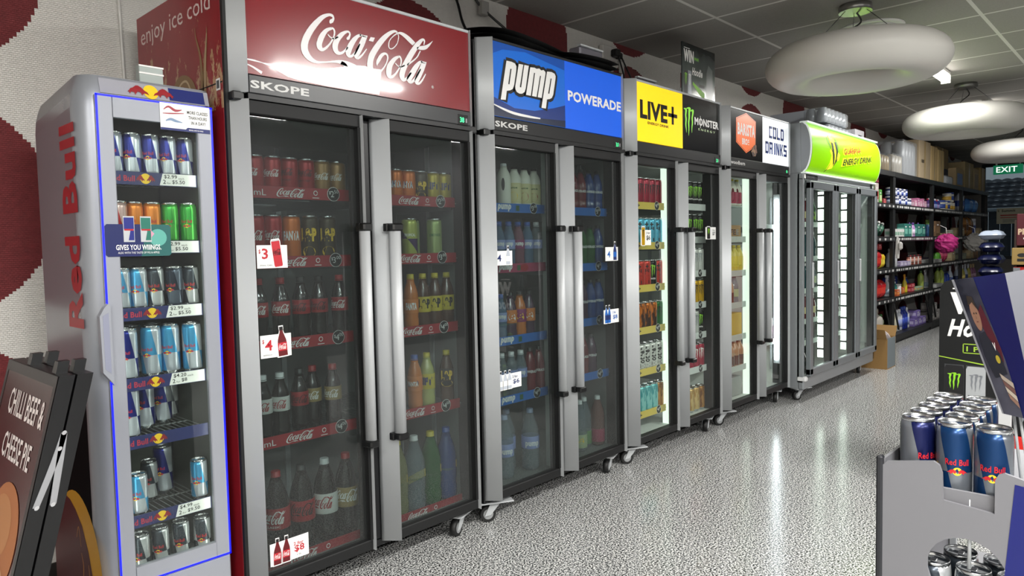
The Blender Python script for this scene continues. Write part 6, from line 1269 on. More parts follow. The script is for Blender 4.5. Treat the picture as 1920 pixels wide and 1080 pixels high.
TB = {
 'jar_n': (g_jar('spread_jar', '#1d2a55', '#c9c9cc', .042, .11, '#b7bdd0'), 'navy jar with white label'), 'jar_w': (g_jar('spread_jar', '#b9bccb', '#2a3566', .042, .11, '#2a3f86'), 'white jar with navy lid'),
 'pk_pink': (g_box('tissue_pack', '#c98aa6', .12, .10, .10, '#e0c3d0'), 'pink packet'), 'pk_pink2': (g_box('tissue_pack', '#b0668c', .10, .10, .13, '#d9b7c8'), 'deep pink packet'),
 'bt_blu': (g_bottle('cleaner_bottle', '#27408f', '#d7d7dc', .035, .16, '#8fa3d9'), 'blue bottle with pale label'), 'bt_pur': (g_bottle('cleaner_bottle', '#5b3a86', '#c9304a', .035, .15, '#b79bd0'), 'purple bottle'),
 'tub_w': (g_jar('margarine_tub', '#d3d1c6', '#e0dfd8', .065, .13, '#d0a848', 'tub'), 'white tub with yellow band'), 'tub_wb': (g_jar('margarine_tub', '#d3d1c6', '#3b54a0', .065, .15, '#3b54a0', 'tub'), 'white tub with blue band'),
 'pou_wb': (g_pouch('washing_powder_bag', '#c4cad6', .24, .12, .31, '#2e4c9f'), 'tall white bag with blue band'), 'pou_b': (g_pouch('washing_powder_bag', '#3f6fb0', .36, .14, .24, '#4f85c4'), 'blue bag'),
 'bx_g': (g_box('cereal_box', '#3f7a35', .10, .08, .22, '#8fbf5a', 'box'), 'green box'), 'bx_wr': (g_box('cereal_box', '#cfc4bc', .12, .08, .24, '#b83a3a', 'box'), 'white box with red panel'), 'bx_gr2': (g_box('cereal_box', '#4f9a3f', .10, .08, .17, '#c9d8a0', 'box'), 'small green box'),
 'pou_r': (g_pouch('crisp_bag', '#a81d22', .165, .14, .22, '#c43a30'), 'red crisp bag'), 'pou_y': (g_pouch('crisp_bag', '#c9a92a', .16, .12, .18, '#d9c24a'), 'yellow crisp bag'), 'pk_r': (g_box('sweet_packet', '#8f1f2a', .12, .1, .07, '#c25a5a'), 'small red packet'),
 'bt_gl': (g_bottle('sauce_bottle', '#1d3a30', '#d7d7d2', .04, .22, '#3a6a55'), 'dark green bottle with white cap'),
 'pk_w': (g_box('soap_pack', '#c9cbc8', .10, .09, .10, '#7fa38f'), 'white packet with green panel'), 'pk_t': (g_box('soap_pack', '#2c6f66', .16, .09, .17, '#6fb0a0'), 'teal packet'), 'tb_p': (g_bottle('lotion_tube', '#b58ac2', '#5a3a86', .024, .19, '#e0d0e6'), 'lilac tube'), 'tb_g': (g_bottle('lotion_tube', '#c2d0c8', '#2c5a3a', .024, .16), 'pale green tube'),
 'pk_lil': (g_box('wipes_pack', '#9a8fb0', .14, .10, .06, '#c2bcd0'), 'lilac wipes packet'), 'tb_br': (g_jar('deodorant_can', '#7a4034', '#2a2422', .022, .13, '#a8786a', 'can'), 'brown deodorant can'), 'tb_wr': (g_jar('deodorant_can', '#b8b0ac', '#8a2c34', .022, .13, None, 'can'), 'white deodorant can with red lid'),
 'bt_w': (g_bottle('bleach_bottle', '#c9ccd0', '#d7d9dc', .04, .23), 'white bottle'), 'bt_ws': (g_spray('spray_cleaner', '#c4c8cc', '#d2d4d8', .045, .26, '#9fb3c4'), 'white trigger spray bottle'), 'bt_te': (g_bottle('dish_soap_bottle', '#2f8078', '#c9d6d2', .035, .17), 'teal bottle'), 'jar_wh': (g_jar('cream_jar', '#d3d3d0', '#c2c2c0', .045, .13), 'white jar'),
 'pk_o': (g_box('sponge_pack', '#b5552a', .12, .08, .08, '#d98a4a'), 'orange packet'), 'pk_b': (g_box('foil_box', '#1c2f8a', .24, .08, .20, '#3b57b0', 'box'), 'royal blue box'), 'bt_y': (g_spray('spray_cleaner', '#c9b52c', '#c98a2a', .035, .24), 'yellow trigger spray bottle'), 'bt_nb': (g_bottle('shampoo_bottle', '#1f3a8c', '#26324f', .035, .19), 'dark blue bottle'), 'pk_rd': (g_box('biscuit_packet', '#a83240', .16, .09, .05, '#d07a7a'), 'red flat packet'), 'pk_gr': (g_box('biscuit_packet', '#8fa88a', .14, .09, .05, '#c9a86a'), 'green and tan flat packet'),
 'sp_w': (g_spray('spray_cleaner', '#b0bccc', '#c9ccd2', .045, .27, '#3a4a7a'), 'pale trigger spray bottle with navy label'), 'sp_y': (g_spray('spray_cleaner', '#a8a04a', '#c9ccd2', .045, .26, '#c9b86a'), 'olive trigger spray bottle'), 'sp_p': (g_spray('spray_cleaner', '#8a5a78', '#b8a07a', .045, .25, '#c2a0b4'), 'mauve trigger spray bottle'), 'bt_lm': (g_bottle('detergent_bottle', '#8fa04a', '#3a5a2c', .04, .27), 'lime bottle'),
 'bl_g': (g_bottle('shampoo_bottle', '#c2c8a8', '#3a6a35', .038, .24, '#8fa35a'), 'cream bottle with green label'), 'bl_p': (g_bottle('shampoo_bottle', '#b9b8bc', '#6a4a9a', .038, .24, '#a5a0a8'), 'grey bottle with purple cap'), 'bl_c': (g_bottle('shampoo_bottle', '#c9c6b0', '#cfccbc', .042, .29), 'tall cream bottle'), 'bl_w': (g_bottle('shampoo_bottle', '#c4c9d2', '#c9ccd2', .04, .27, '#8a96c4'), 'tall white bottle with blue label'), 'bl_n': (g_bottle('shampoo_bottle', '#1f2f86', '#26408f', .046, .29, '#2f45a0'), 'tall navy bottle'), 'pk_vi': (g_box('nappy_pack', '#6a5a96', .18, .14, .10, '#a8a0c4'), 'violet packet'), 'pk_gy': (g_box('towel_pack', '#8a8684', .22, .16, .12, '#b0aca8'), 'grey packet'),
 'jug': (g_bottle('water_jug', '#a8a49c', '#8a8478', .10, .36), 'cloudy plastic jug'), 'bg_w': (g_pouch('bread_bag', '#b5b0a8', .30, .18, .30), 'crumpled white bag'),
 'cat': (g_pouch('dog_food_bag', '#8a6236', .26, .14, .32, '#5a3a1c'), 'brown dog food bag'), 'aer': (g_jar('aerosol_can', '#c9ccd4', '#c2c4cc', .045, .30, '#4a5a9a', 'can'), 'tall white aerosol can'), 'bx_be': (g_box('storage_box', '#9a8a6a', .20, .16, .14, '#b0a07a', 'box'), 'beige box'), 'bx_w': (g_box('storage_box', '#b0b0ac', .26, .14, .30, None, 'box'), 'plain white box'),
 'pk_pkr': (g_pouch('gift_bag', '#b03a5a', .16, .10, .26, '#c9587a'), 'pink gift bag'), 'spo': (g_pouch('sponge_bag', '#5a9a3a', .16, .10, .14), 'green sponge bag'), 'tr_w': (g_box('plastic_tray', '#aeb0ae', .40, .24, .05, None, 'tray'), 'white flat tray'), 'bx_br': (g_box('storage_box', '#6a4f36', .24, .16, .22, '#8a6a4a', 'box'), 'brown box'), 'bt_sb': (g_spray('spray_cleaner', '#3a6aa0', '#7aa04a', .04, .24), 'sky blue trigger spray bottle'), 'tn': (g_box('snack_tray', '#a0865c', .22, .14, .05, '#c4ae84', 'tray'), 'tan snack tray'), 'tub_g': (g_jar('food_tub', '#9aa08c', '#a8a89c', .06, .10, None, 'tub'), 'grey green tub'), 'roll': (g_jar('cardboard_tube', '#a8754c', '#a8754c', .05, .34, None, 'tube'), 'brown cardboard tube'),
}
def S(level, spec, y=.12, **kw):
    items = []
    for e in spec:
        x, k = e[0], e[1]; mk, d = TB[k]; items.append((x, k, mk, d)+tuple(e[2:]))
    stock(level, items, y)
S(1, [(7.80, 'bx_g'), (7.96, 'bx_wr'), (8.10, 'bx_gr2'), (8.23, 'pk_r'), (7.93, 'pk_r', .245, 0, .12)]
   + [(8.56+.095*i, ('jar_n', 'jar_w')[i % 3 == 1]) for i in range(10)] + [(8.61+.095*i, ('jar_n', 'jar_w')[i % 2], .112, 0, .13) for i in range(8)]
   + [(9.62, 'pk_pink'), (9.76, 'pk_pink2'), (9.88, 'pk_pink'), (10.0, 'pk_pink2'), (10.11, 'pk_pink')]
   + [(10.42+.085*i, ('bt_pur', 'bt_blu', 'bt_blu')[i % 3]) for i in range(8)] + [(11.20, 'tub_wb'), (11.35, 'tub_w'), (11.50, 'tub_wb'), (11.66, 'tub_w'), (11.82, 'tub_w')] + [(11.58, 'tub_w', .14), (11.74, 'tub_wb', .14)]
   + [(12.45, 'pou_wb'), (12.72, 'bx_w', 0, 0, .42), (13.05, 'pou_b'), (13.45, 'pou_b')])
S(2, [(7.86, 'bt_gl', .045, .8), (8.0, 'bt_gl', .045, .9), (8.14, 'bt_gl', .045, 1.0)] + [(8.62+.105*i, 'pk_w') for i in range(5)] + [(9.18, 'pk_t'), (9.36, 'pk_t'), (9.50, 'tb_p'), (9.57, 'tb_g'), (9.64, 'tb_p'), (9.69, 'tb_p'), (9.81, 'pk_t'), (9.93, 'tb_p'), (10.06, 'pk_t')]
   + [(10.40, 'bt_sb'), (10.51, 'bt_sb'), (10.70, 'bx_br'), (10.98, 'tn'), (11.24, 'tn'), (11.50, 'tn'), (11.76, 'tub_g')] + [(12.35, 'bx_be'), (12.75, 'cat'), (13.10, 'cat'), (13.40, 'aer'), (13.52, 'aer'), (13.75, 'bx_be')])
S(3, [(7.80, 'pou_y'), (8.0, 'pou_r'), (8.18, 'pou_y'), (8.06, 'pk_r', .225), (7.82, 'pk_r', .185)] + [(8.62, 'bt_w'), (8.80, 'bt_w')] + [(8.98, 'pk_lil'), (9.14, 'pk_lil'), (9.30, 'pk_lil')] + [(9.46+.065*i, ('tb_br', 'tb_wr', 'tb_br')[i % 3]) for i in range(10)]
   + [(10.55, 'tr_w'), (11.0, 'spo'), (11.22, 'pk_pkr'), (11.42, 'pk_pkr'), (11.70, 'bx_be'), (11.30, 'pk_lil', 0, 0, .34)] + [(12.40, 'tub_g'), (12.56, 'tub_g'), (12.72, 'tub_g'), (13.05, 'bx_be'), (13.35, 'bx_br'), (13.70, 'roll')])
S(4, [(7.84, 'pk_rd'), (8.0, 'pou_r'), (8.18, 'pou_r'), (7.42, 'bt_nb', .04, 1.2)] + [(8.52, 'bt_ws'), (8.66, 'bt_ws'), (8.60, 'pk_o', 0, 0, .05), (8.82, 'bt_te'), (8.97, 'jar_wh'), (9.10, 'pk_o'), (9.24, 'pk_b', 0, 0, .3), (9.30, 'bt_y'), (9.62, 'pk_b', 0, 0, .36), (9.52, 'pk_rd'), (9.54, 'pk_rd', .055), (9.68, 'bt_nb', 0, 0, .2), (9.80, 'pk_gr'), (9.96, 'pk_gr'), (10.10, 'bt_lm')]
   + [(10.36, 'bt_ws'), (10.66, 'tr_w'), (11.05, 'bt_lm'), (11.28, 'bt_lm'), (11.50, 'bt_nb'), (11.66, 'bt_nb'), (11.86, 'sp_w')] + [(12.30, 'sp_w'), (12.48, 'sp_w'), (12.75, 'sp_y'), (12.95, 'sp_w'), (13.20, 'sp_y'), (13.42, 'sp_p'), (13.62, 'sp_p')])
S(5, [(8.00, 'jug'), (7.75, 'bg_w'), (8.22, 'bg_w', 0, 0, .36)] + [(8.74, 'bl_g', 0, 0, .3), (8.56, 'bl_g', 0, 0, .2), (8.70, 'bl_p'), (8.82, 'bl_c'), (8.94, 'bl_w'), (9.05, 'bl_w'), (9.17, 'bl_n'), (9.28, 'bl_n'), (9.39, 'bl_w'), (9.60, 'pk_vi'), (9.82, 'pk_vi'), (10.02, 'pk_vi'), (9.72, 'pk_vi', .105)]
   + [(10.45, 'pk_gy'), (10.72, 'pk_gy'), (10.98, 'pk_gy'), (10.58, 'pk_gy', .125)])
# things hung from the uprights
b = MB(); R_ = random.Random(5)
def fluffy(name, label, cat, loc, r, m, seed):
    t = thing(name, label, cat, loc); b = MB(); R_ = random.Random(seed); V = []; F = []; n, k = 14, 20
    for i in range(n+1):
        for j in range(k):
            a, p = PI*i/n, 2*PI*j/k; q = r*(1+.13*R_.uniform(-1, 1)); V.append((q*math.sin(a)*math.cos(p), q*math.sin(a)*math.sin(p), q*math.cos(a)*.9))
    for i in range(n):
        for j in range(k): F.append((i*k+j, (i+1)*k+j, (i+1)*k+(j+1) % k, i*k+(j+1) % k))
    b.add(V, F, m); b.build('puff', t); c = MB(); c.tube([(0, 0, r*.8), (0, .01, r*.8+.10), (0, r*.6, r*.8+.14)], .004, WHITE, 6); c.build('cord', t)
fluffy('bath_puff', 'bright pink bath puff hanging from the second upright of the shelving', 'bath puff', (10.22, YS-.17, 1.20), .14, mat('pink_net', '#a8246e', .7), 2)
fluffy('dust_mop_head', 'grey fluffy dust mop head hanging from the third upright of the shelving', 'mop', (12.10, YS-.17, 1.20), .15, mat('grey_fluff', '#8c8a86', .9), 4)
t = thing('slipper', 'white slipper hanging from the first upright of the shelving', 'slipper', (8.42, YS-.013, 1.04)); b = MB()
b.prism([(-.04, 0), (.04, 0), (.05, .10), (.035, .22), (0, .26), (-.035, .22), (-.05, .10)], lambda u, v: (u, -.02, v), lambda u, v: (u, 0, v), mat('slipper_white', '#b8b6b2', .8)); b.build('sole', t)
b = MB(); b.box(-.045, .045, -.06, -.02, .10, .2, mat('slipper_white'), .02); b.build('upper', t)
# cartons on the top deck
def carton(name, label, x0, x1, d, h, col, y=.05, z=None, side=None, marks=(), cat='box'):
    t = thing(name, label, cat, ((x0+x1)/2, YS+y+d/2, (LV[0] if z is None else z)+.001), 0, 'cartons and packs on top of the shelving'); w = x1-x0; b = MB(); m = mat('card_'+col, col, .7)
    b.box(-w/2, w/2, -d/2, d/2, 0, h, m, .003); b.rect(-w*.06, w*.06, 0, h, mat('parcel_tape', '#a08a60', .3), front(-d/2-.001)) if not side else b.rect(-w*.35, w*.35, h*.15, h*.75, mat('card_'+side, side, .5), front(-d/2-.001))
    for q, u, v, hh in marks: b.text(q, INK, left_side(-w/2-.001), u, v, None, hh, .01); b.text(q, INK, front(-d/2-.0015), -w*.3, v, None, hh, .01)
    b.build('body', t)
    f = MB(); f.box(-w/2+.002, -.002, -d/2+.002, d/2-.002, h, h+.003, m); f.box(.002, w/2-.002, -d/2+.002, d/2-.002, h, h+.003, m); f.build('top_flap', t)
def wrapped(name, label, x0, x1, d, h, tint, y=.05, z=None, nx=3):
    t = thing(name, label, 'shrink pack', ((x0+x1)/2, YS+y+d/2, (LV[0] if z is None else z)+.001), 0, 'cartons and packs on top of the shelving'); w = x1-x0; r = w/nx/2*.98; b = MB(); ny = max(1, int(d/(2*r)))
    for k in range(max(1, int(h/(r*3.2)))):
        hk = h/max(1, int(h/(r*3.2)))
        for i in range(nx):
            for j in range(ny): b.lathe([(r*.9, 0), (r, .01), (r, hk*.86), (r*.6, hk*.97)], mat('pack_'+tint, tint, .3), 12, (-w/2+r+i*2*r, -d/2+r+j*2*r, k*hk))
    b.build('contents', t)
    f = MB(); f.box(-w/2-.004, w/2+.004, -d/2-.004, d/2+.004, 0, h+.004, film, .02); fo = f.build('film', t); fo['label'] = 'clear wrinkled film'
film = clear_plastic('shrink_film', '#e6e8ea', .12, .16)
carton('carton', 'beige carton behind the wrapped packs at the near end of the top deck', 7.75, 8.20, .32, .40, '#a8987a', .22)
wrapped('wrapped_glass_pack', 'small clear-wrapped pack of amber glasses at near end of top deck', 7.95, 8.30, .14, .20, '#b59a62', .03, None, 3)
wrapped('wrapped_glass_pack', 'clear-wrapped pack of white jars beside the tall wrapped stack on top deck', 8.42, 8.85, .2, .24, '#b0a898', .03, None, 3)
wrapped('wrapped_bottle_pack', 'tall silvery shrink-wrapped stack on the top deck of the second bay', 8.95, 9.55, .3, .46, '#a8aaac', .05, None, 4)
carton('carton', 'tall pale brown carton in the middle of the top deck with small printed marks', 9.62, 10.22, .40, .52, '#9c8c72', .04, None, None, (('0000', -.05, .22, .05),))
carton('carton', 'narrow upright tan carton, left one of the pair beside tall brown carton', 10.26, 10.62, .34, .49, '#b39a6c', .04); carton('carton', 'narrow upright tan carton, right one of the pair beside tall brown carton', 10.66, 11.00, .34, .47, '#b8a070', .04)
wrapped('kitchen_roll_pack', 'white rolls in film lying before the navy box on the top deck', 11.05, 11.50, .11, .13, '#c4c6c8', .02, None, 4)
carton('carton', 'open navy blue box on the top deck under the largest brown carton', 11.05, 11.85, .36, .27, '#141c30', .16); carton('carton', 'large brown carton stacked on the open navy box', 11.10, 11.85, .36, .30, '#7f6c4c', .16, LV[0]+.275)
carton('carton', 'tan carton with blue label standing beside the open navy box', 11.90, 12.42, .40, .30, '#b09a74', .06, None, '#6a86b8'); carton('carton', 'wide tan carton on the farthest shelving bay top deck', 12.52, 13.20, .42, .44, '#a8956e', .06)
carton('carton', 'tan carton with printed panel beside the wide tan carton', 13.24, 13.62, .40, .38, '#b59f78', .06, None, '#8f7a56'); carton('carton', 'last small tan carton at the window end of the top deck', 13.68, 14.05, .36, .42, '#a08a5c', .04)

# ------------------------------------------------------------------ on top of the coolers, on the wall
for j, (x, z) in enumerate(((5.80, 0), (6.10, 0), (5.70, .14), (6.0, .14))):
    t = thing('glass_jar_pack', 'wrapped tray of clear jars on green-header fridge, %s' % ('lower left', 'lower right', 'upper left', 'upper right')[j], 'shrink pack', (x, .20, 2.192+z), 0, 'wrapped jar trays on the green-header fridge'); b = MB()
    for i in range(3):
        for k in range(2): b.lathe([(.042, 0), (.046, .01), (.046, .10), (.036, .115), (.038, .13)], mat('pack_clear', '#8d9296', .12, .3), 12, (-.095+.095*i, -.05+.1*k, 0))
    b.build('contents', t); f = MB(); f.box(-.145, .145, -.1, .1, 0, .133, film, .015); f.build('film', t)
b = MB(); b.box(-.2, .2, -.2, .2, 0, .31, mat('card_grey', '#85858a', .7), .004); b.rect(-.06, .06, .08, .14, mat('faded_print', '#77777c', .6), front(-.201)); tag(b.build('carton', loc=(6.02, .52, 2.192)), 'large grey carton behind the wrapped jars on green-header fridge', 'box')
b = MB(); b.box(-.13, .13, -.14, .14, 0, .15, mat('card_grey_light', '#9a989c', .7), .004); b.rect(-.05, .05, .04, .10, INK, front(-.141)); tag(b.build('carton', loc=(6.42, .22, 2.192), rot=(0, 0, 0)), 'small grey carton at the right end atop the green-header fridge', 'box')
bx = MB(); bx.box(-.19, .19, -.15, .15, 0, .10, mat('card_white_grey', '#b5b5b8', .6), .004)
for z in (.03, .06): bx.box(-.192, .192, -.152, .152, z, z+.006, mat('card_grey_light'))
tag(bx.build('carton', loc=(.93, .50, 2.192)), 'flat pale box lying on top of the red-header fridge', 'box')
t = thing('cloth', 'black cloth draped over the top of the blue-header fridge', 'cloth', (1.14, 0, 2.192)); b = MB(); V = []; F = []; nx, ny = 40, 10
for j in range(ny+1):
    for i in range(nx+1):
        x, y = .02+1.06*i/nx, .02+.55*j/ny; V.append((x, y, .006+.035*abs(math.sin(x*5.2+y*3))+.02*math.sin(x*13)*math.sin(y*9)+.02))
for j in range(ny):
    for i in range(nx): a = j*(nx+1)+i; F.append((a, a+1, a+nx+2, a+nx+1))
n0 = len(V)
V += [(x, y, z-.026) for x, y, z in V]; F += [tuple(n0+k for k in f[::-1]) for f in F]
b.add(V, F, mat('black_cloth', '#0c0c0d', .85), True); b.build('fabric', t)
def bar_clip(x, y, z, lab):
    b = MB(); b.box(-.10, .10, -.04, .04, 0, .045, mat('grey_clip', '#6c6a72', .4, .3), .008); b.box(-.10, .10, -.045, -.02, .045, .055, SILV, .002); tag(b.build('ballast_box', loc=(x, y, z)), lab, 'control box')
bar_clip(2.05, .12, 2.262, 'grey control box on the black cloth atop the blue-header fridge'); bar_clip(2.62, .14, 2.192, 'grey control box on top of the yellow-header fridge')
b = MB(); b.tube(catmull([(0, 0, .015), (.14, .02, .03), (.30, 0, .02), (.50, .05, .035), (.66, .02, .02)]), .018, BLK, 8); tag(b.build('cable', loc=(2.34, .22, 2.192)), 'thick black cable lying along the top of the yellow-header fridge', 'cable')
# prize poster on the third cooler
t = thing('poster', 'glossy dark prize poster reading WIN standing on the yellow-header fridge', 'poster', (3.39, .30, 2.192)); b = MB()
pm, tt, bb = nodes('poster_print'); k = NT(tt); o = k.obj(); x, y, z = k.sep(o)
k.l(k.mix(k.math('MULTIPLY_ADD', k.noise(o, 7, 3), .5, k.math('MULTIPLY', k.math('SUBTRACT', .36, z), 2.1)), '#15181a', '#7e8885'), bb.inputs['Base Color']); bb.inputs['Roughness'].default_value = .15
b.box(0, .47, 0, .012, .0, .465, pm, .002); T = front(-.0008)
b.text('WIN', WHITE, T, .016, .335, .14, .085, .06); b.rect(.02, .10, .427, .431, WHITE, T); b.text('Hoodie', WHITE, T, .13, .255, .15, .055, .03, .3); b.text('1 PRIZE', GREEN, T, .155, .365, .07, .014, .02); b.rect(.15, .23, .358, .386, DKG, front(-.0004))
b.rect(.02, .065, .10, .27, INK, T); b.claw(GREEN, front(-.0012), .025, .17, .035, .09); b.rect(.075, .12, .10, .28, mat('silver_print'), T); b.claw(WHITE, front(-.0012), .08, .17, .035, .09)
b.poly([(.14, .21), (.31, .15), (.31, .10), (.24, .13), (.14, .19)], GREEN, T); b.rect(.23, .31, .185, .205, INK, T); b.text('ENERGY', INK, T, .19, .02, .08, .02, .04); b.poly([(.33, .02), (.44, .03), (.43, .33), (.37, .36), (.34, .30)], mat('poster_shade', '#3a4542', .3), T)
b.build('sheet', t)
# socket, plug and leads
t = thing('wall_socket', 'white double wall socket high on the spotted wall near the ceiling', 'socket', (3.33, .9, 2.675)); b = MB(); b.box(-.09, .09, -.045, 0, -.05, .05, mat('socket_white', '#cfcdc8', .4), .006); b.build('plate', t)
b = MB(); b.box(.0, .06, -.10, -.045, -.03, .025, BLK, .008); b.box(.05, .10, -.09, -.045, -.035, .01, BLK, .008); po = b.build('plug', t); po['label'] = 'two black plugs'
c = MB(); c.tube(catmull([(3.36, .81, 2.66), (3.37, .78, 2.55), (3.34, .72, 2.40), (3.30, .60, 2.25), (3.27, .50, 2.2)]), .006, BLK, 7); tag(c.build('cable'), 'black lead hanging left from the white wall socket', 'cable')
c = MB(); c.tube(catmull([(3.42, .82, 2.655), (3.44, .78, 2.55), (3.46, .72, 2.42), (3.52, .60, 2.26), (3.50, .50, 2.2)]), .006, BLK, 7); tag(c.build('cable'), 'black lead hanging right from the white wall socket', 'cable')
t = thing('switch_plate', 'small clear switch plate right of the white wall socket', 'switch', (3.53, .9, 2.62)); b = MB(); b.box(-.035, .035, -.008, 0, -.055, .055, mat('plate_grey', '#a8a6a2', .4), .002); b.box(-.02, .02, -.012, -.008, -.03, .03, mat('socket_white'), .002); b.build('plate', t)
c = MB(); c.tube(catmull([(1.80, .885, 2.775), (1.83, .87, 2.68), (1.80, .80, 2.55), (1.77, .68, 2.40), (1.72, .55, 2.26)]), .008, BLK, 8); tag(c.build('cable'), 'black lead dropping behind the right end of the red-header fridge', 'cable')
c = MB(); c.tube(catmull([(1.96, .885, 2.775), (2.02, .86, 2.70), (2.14, .78, 2.58), (2.26, .66, 2.44), (2.36, .52, 2.30)]), .008, BLK, 8); c.box(2.0, 2.06, .84, .88, 2.66, 2.74, mat('cable_tag', '#9a9894', .5), .004); tag(c.build('cable'), 'black lead with a pale tag slanting down behind the blue-header fridge', 'cable')
c = MB(); c.tube([(-.004, .893, 2.78), (.0, .893, 2.4), (.008, .893, 2.0), (.02, .893, 1.5), (.02, .893, .12)], .006, mat('socket_white'), 7); tag(c.build('cable'), 'thin white cable running down the spotted wall behind the slim silver fridge', 'cable')
t = thing('ticket_holder', 'small grey and white ticket holder on top of the slim silver fridge', 'ticket holder', (-.20, .16, 1.797)); b = MB(); b.box(0, .072, 0, .03, 0, .062, mat('holder_grey', '#a3aca8', .4), .002)
for z in (.0, .034, .056): b.box(-.001, .073, -.002, .0, z, z+.005, WHITE)
b.build('body', t)
# carton on the floor past the coolers
t = thing('carton', 'open brown carton with crumpled paper on the floor past the green-header fridge', 'box', (6.60, -.02, 0)); b = MB(); m = mat('card_brown', '#8a6a3c', .75); mg = mat('card_blue_reflection', '#6a7478', .7)
b.box(-.14, .14, -.15, .15, 0, .008, m); b.box(-.14, -.134, -.15, .15, .008, .30, m); b.box(.134, .14, -.15, .15, .008, .30, m); b.box(-.134, .134, .144, .15, .008, .30, m); b.box(-.134, .134, -.15, -.144, .008, .30, mg)  # front face coloured blue-grey to paint in a reflection
b.rect(-.05, .03, .10, .26, mat('card_dark_print', '#5a4526', .7), left_side(-.1408)); b.rect(-.035, .015, .12, .24, m, left_side(-.1412)); b.build('body', t)
for sx_, ry_ in ((-1, -.6), (1, .6)):
    f = MB(); f.box(-.003, .003, -.145, .145, 0, .12, m); f.build('flap', t, (sx_*.143, 0, .30), (0, ry_, 0))
for i, (x, y, c_) in enumerate(((-.065, -.07, '#b5aeb0'), (.065, .065, '#8c2c34'), (-.065, .07, '#c4bfc2'), (.065, -.07, '#b0a8a8'))):
    R_ = random.Random(i); b = MB(); V = [(.058*R_.uniform(.6, 1.0)*a, .058*R_.uniform(.6, 1.0)*b_, .07*R_.uniform(.6, 1.2)*c2) for a, b_, c2 in ((1, 0, 0), (-1, 0, 0), (0, 1, 0), (0, -1, 0), (0, 0, 1), (0, 0, -1), (.7, .7, .5), (-.7, .7, .5), (.7, -.7, .5), (-.7, -.7, .5))]
    b.add(V, [(0, 6, 2), (2, 6, 4), (6, 0, 4), (2, 7, 1), (7, 2, 4), (1, 7, 4), (0, 3, 8), (8, 3, 4), (0, 8, 4), (3, 1, 9), (9, 1, 4), (3, 9, 4), (0, 2, 5), (2, 1, 5), (1, 3, 5), (3, 0, 5)], mat('paper_'+c_, c_, .7))
    tag(b.build('crumpled_wrapper', loc=(6.60+x, -.02+y, .29)), '%s crumpled wrapper in the open brown carton, %s' % ('dark red' if i == 1 else 'pale', ('front left', 'back right', 'rearmost', 'front right')[i]), 'wrapper', 'wrappers in the brown carton')

# ------------------------------------------------------------------ folded pavement sign leaning on the slim silver cooler
def pavement_sign():
    t = thing('pavement_sign', 'black folded pavement sign advertising chilli beef and cheese pie, leaning beside the slim silver fridge', 'sign', (-.84, -.12, 0))
    blk = mat('sign_frame_black', '#0c0c0d', .35); lean = .252                       # metres of lean per metre of height
    pmx, tt, bb = nodes('pie_poster'); k = NT(tt); o = k.obj(); x, y, z = k.sep(o)
    k.l(k.ramp(z, [(.38, '#6a6360'), (.56, '#4a2422'), (.72, '#3a0f10'), (1.0, '#2a0d0d')]), bb.inputs['Base Color']); bb.inputs['Roughness'].default_value = .25
    P = lambda off: (lambda u, v: (v*lean+off, -u, v))                               # u towards the viewer, v height
    def slab(name, off, th, m, z0, z1, w0=-.225, w1=.225):
        b = MB(); b.prism([(w0, z0), (w1, z0), (w1, z1), (w0, z1)], P(off), P(off+th), m); return b
    for off, nm in ((.0, 'front_panel'), (.038, 'rear_panel')):
        b = slab(nm, off, .033, blk, .02, .99)
        if off == 0:
            b.poly([(-.205, .06), (.205, .06), (.205, .965), (-.205, .965)], pmx, P(-.0012)); wl = mat('poster_cream', '#e2d8d4', .5)
            for u0, u1, v0, v1 in ((-.225, .225, .965, .99), (.205, .225, .06, .965), (-.225, -.205, .06, .965)): b.rect(u0, u1, v0, v1, blk, P(-.0020))
            b.text('CHILLI BEEF &', wl, P(-.0024), -.125, .865, .310, .064, .015); b.text('CHEESE PIE', wl, P(-.0024), -.095, .765, .250, .060, .015)
            pc = [mat('pie_crust', '#a8683c', .6), mat('pie_pale', '#c49a74', .6), mat('pie_dark', '#6a3418', .6)]
            PP = lambda o_: (lambda u, v: P(o_)(u+.06, v))
            b.disc(.0, .600, .135, .125, pc[0], PP(-.0026), 36); b.disc(-.02, .625, .09, .07, mat('pie_top', '#b37a4c', .6), PP(-.0030), 24)
            b.poly([(-.11, .49), (-.02, .46), (.06, .47), (.10, .53), (.04, .56), (-.06, .55)], pc[1], PP(-.0034)); b.poly([(-.09, .50), (-.04, .47), (0, .50), (-.03, .53)], pc[2], PP(-.0038)); b.poly([(.02, .49), (.06, .48), (.07, .52), (.03, .53)], pc[2], PP(-.0038))
            b.poly([(-.02, .47), (.06, .47), (.05, .40), (.0, .38)], mat('pie_plate', '#9a928c', .5), PP(-.0030))
        b.build(nm, t)
    for u in (-.06, .16):
        for off in (.006, .042): 
            b = MB(); b.prism([(u-.016, .985), (u+.016, .985), (u+.014, 1.018), (u-.014, 1.018)], P(off), P(off+.024), BLK); b.build('hinge_clip', t)
    b = MB(); m = mat('hinge_zinc', '#9c9da0', .4, .5)
    T = lambda u, v: (u+v*lean, -.2275, v)
    for q in ([(.036, .86, .013), (.030, .80, .015), (.012, .70, .013)], [(.036, .86, .013), (.040, .80, .015), (.046, .70, .013)]):
        b.stroke(q, m, T, 3)
        b.stroke([(a, c, w) for a, c, w in q], m, lambda u, v: (u+v*lean, -.2262, v), 3)
    for u, v in ((.036, .86), (.014, .70), (.046, .70), (.034, .825)): b.disc(u, v, .005, .005, mat('rivet', '#d0d0d2', .3, .8), lambda a, c: (a+c*lean, -.2282, c), 12)
    ho = b.build('stay_hinge', t); ho['label'] = 'folding grey metal stay'
pavement_sign()

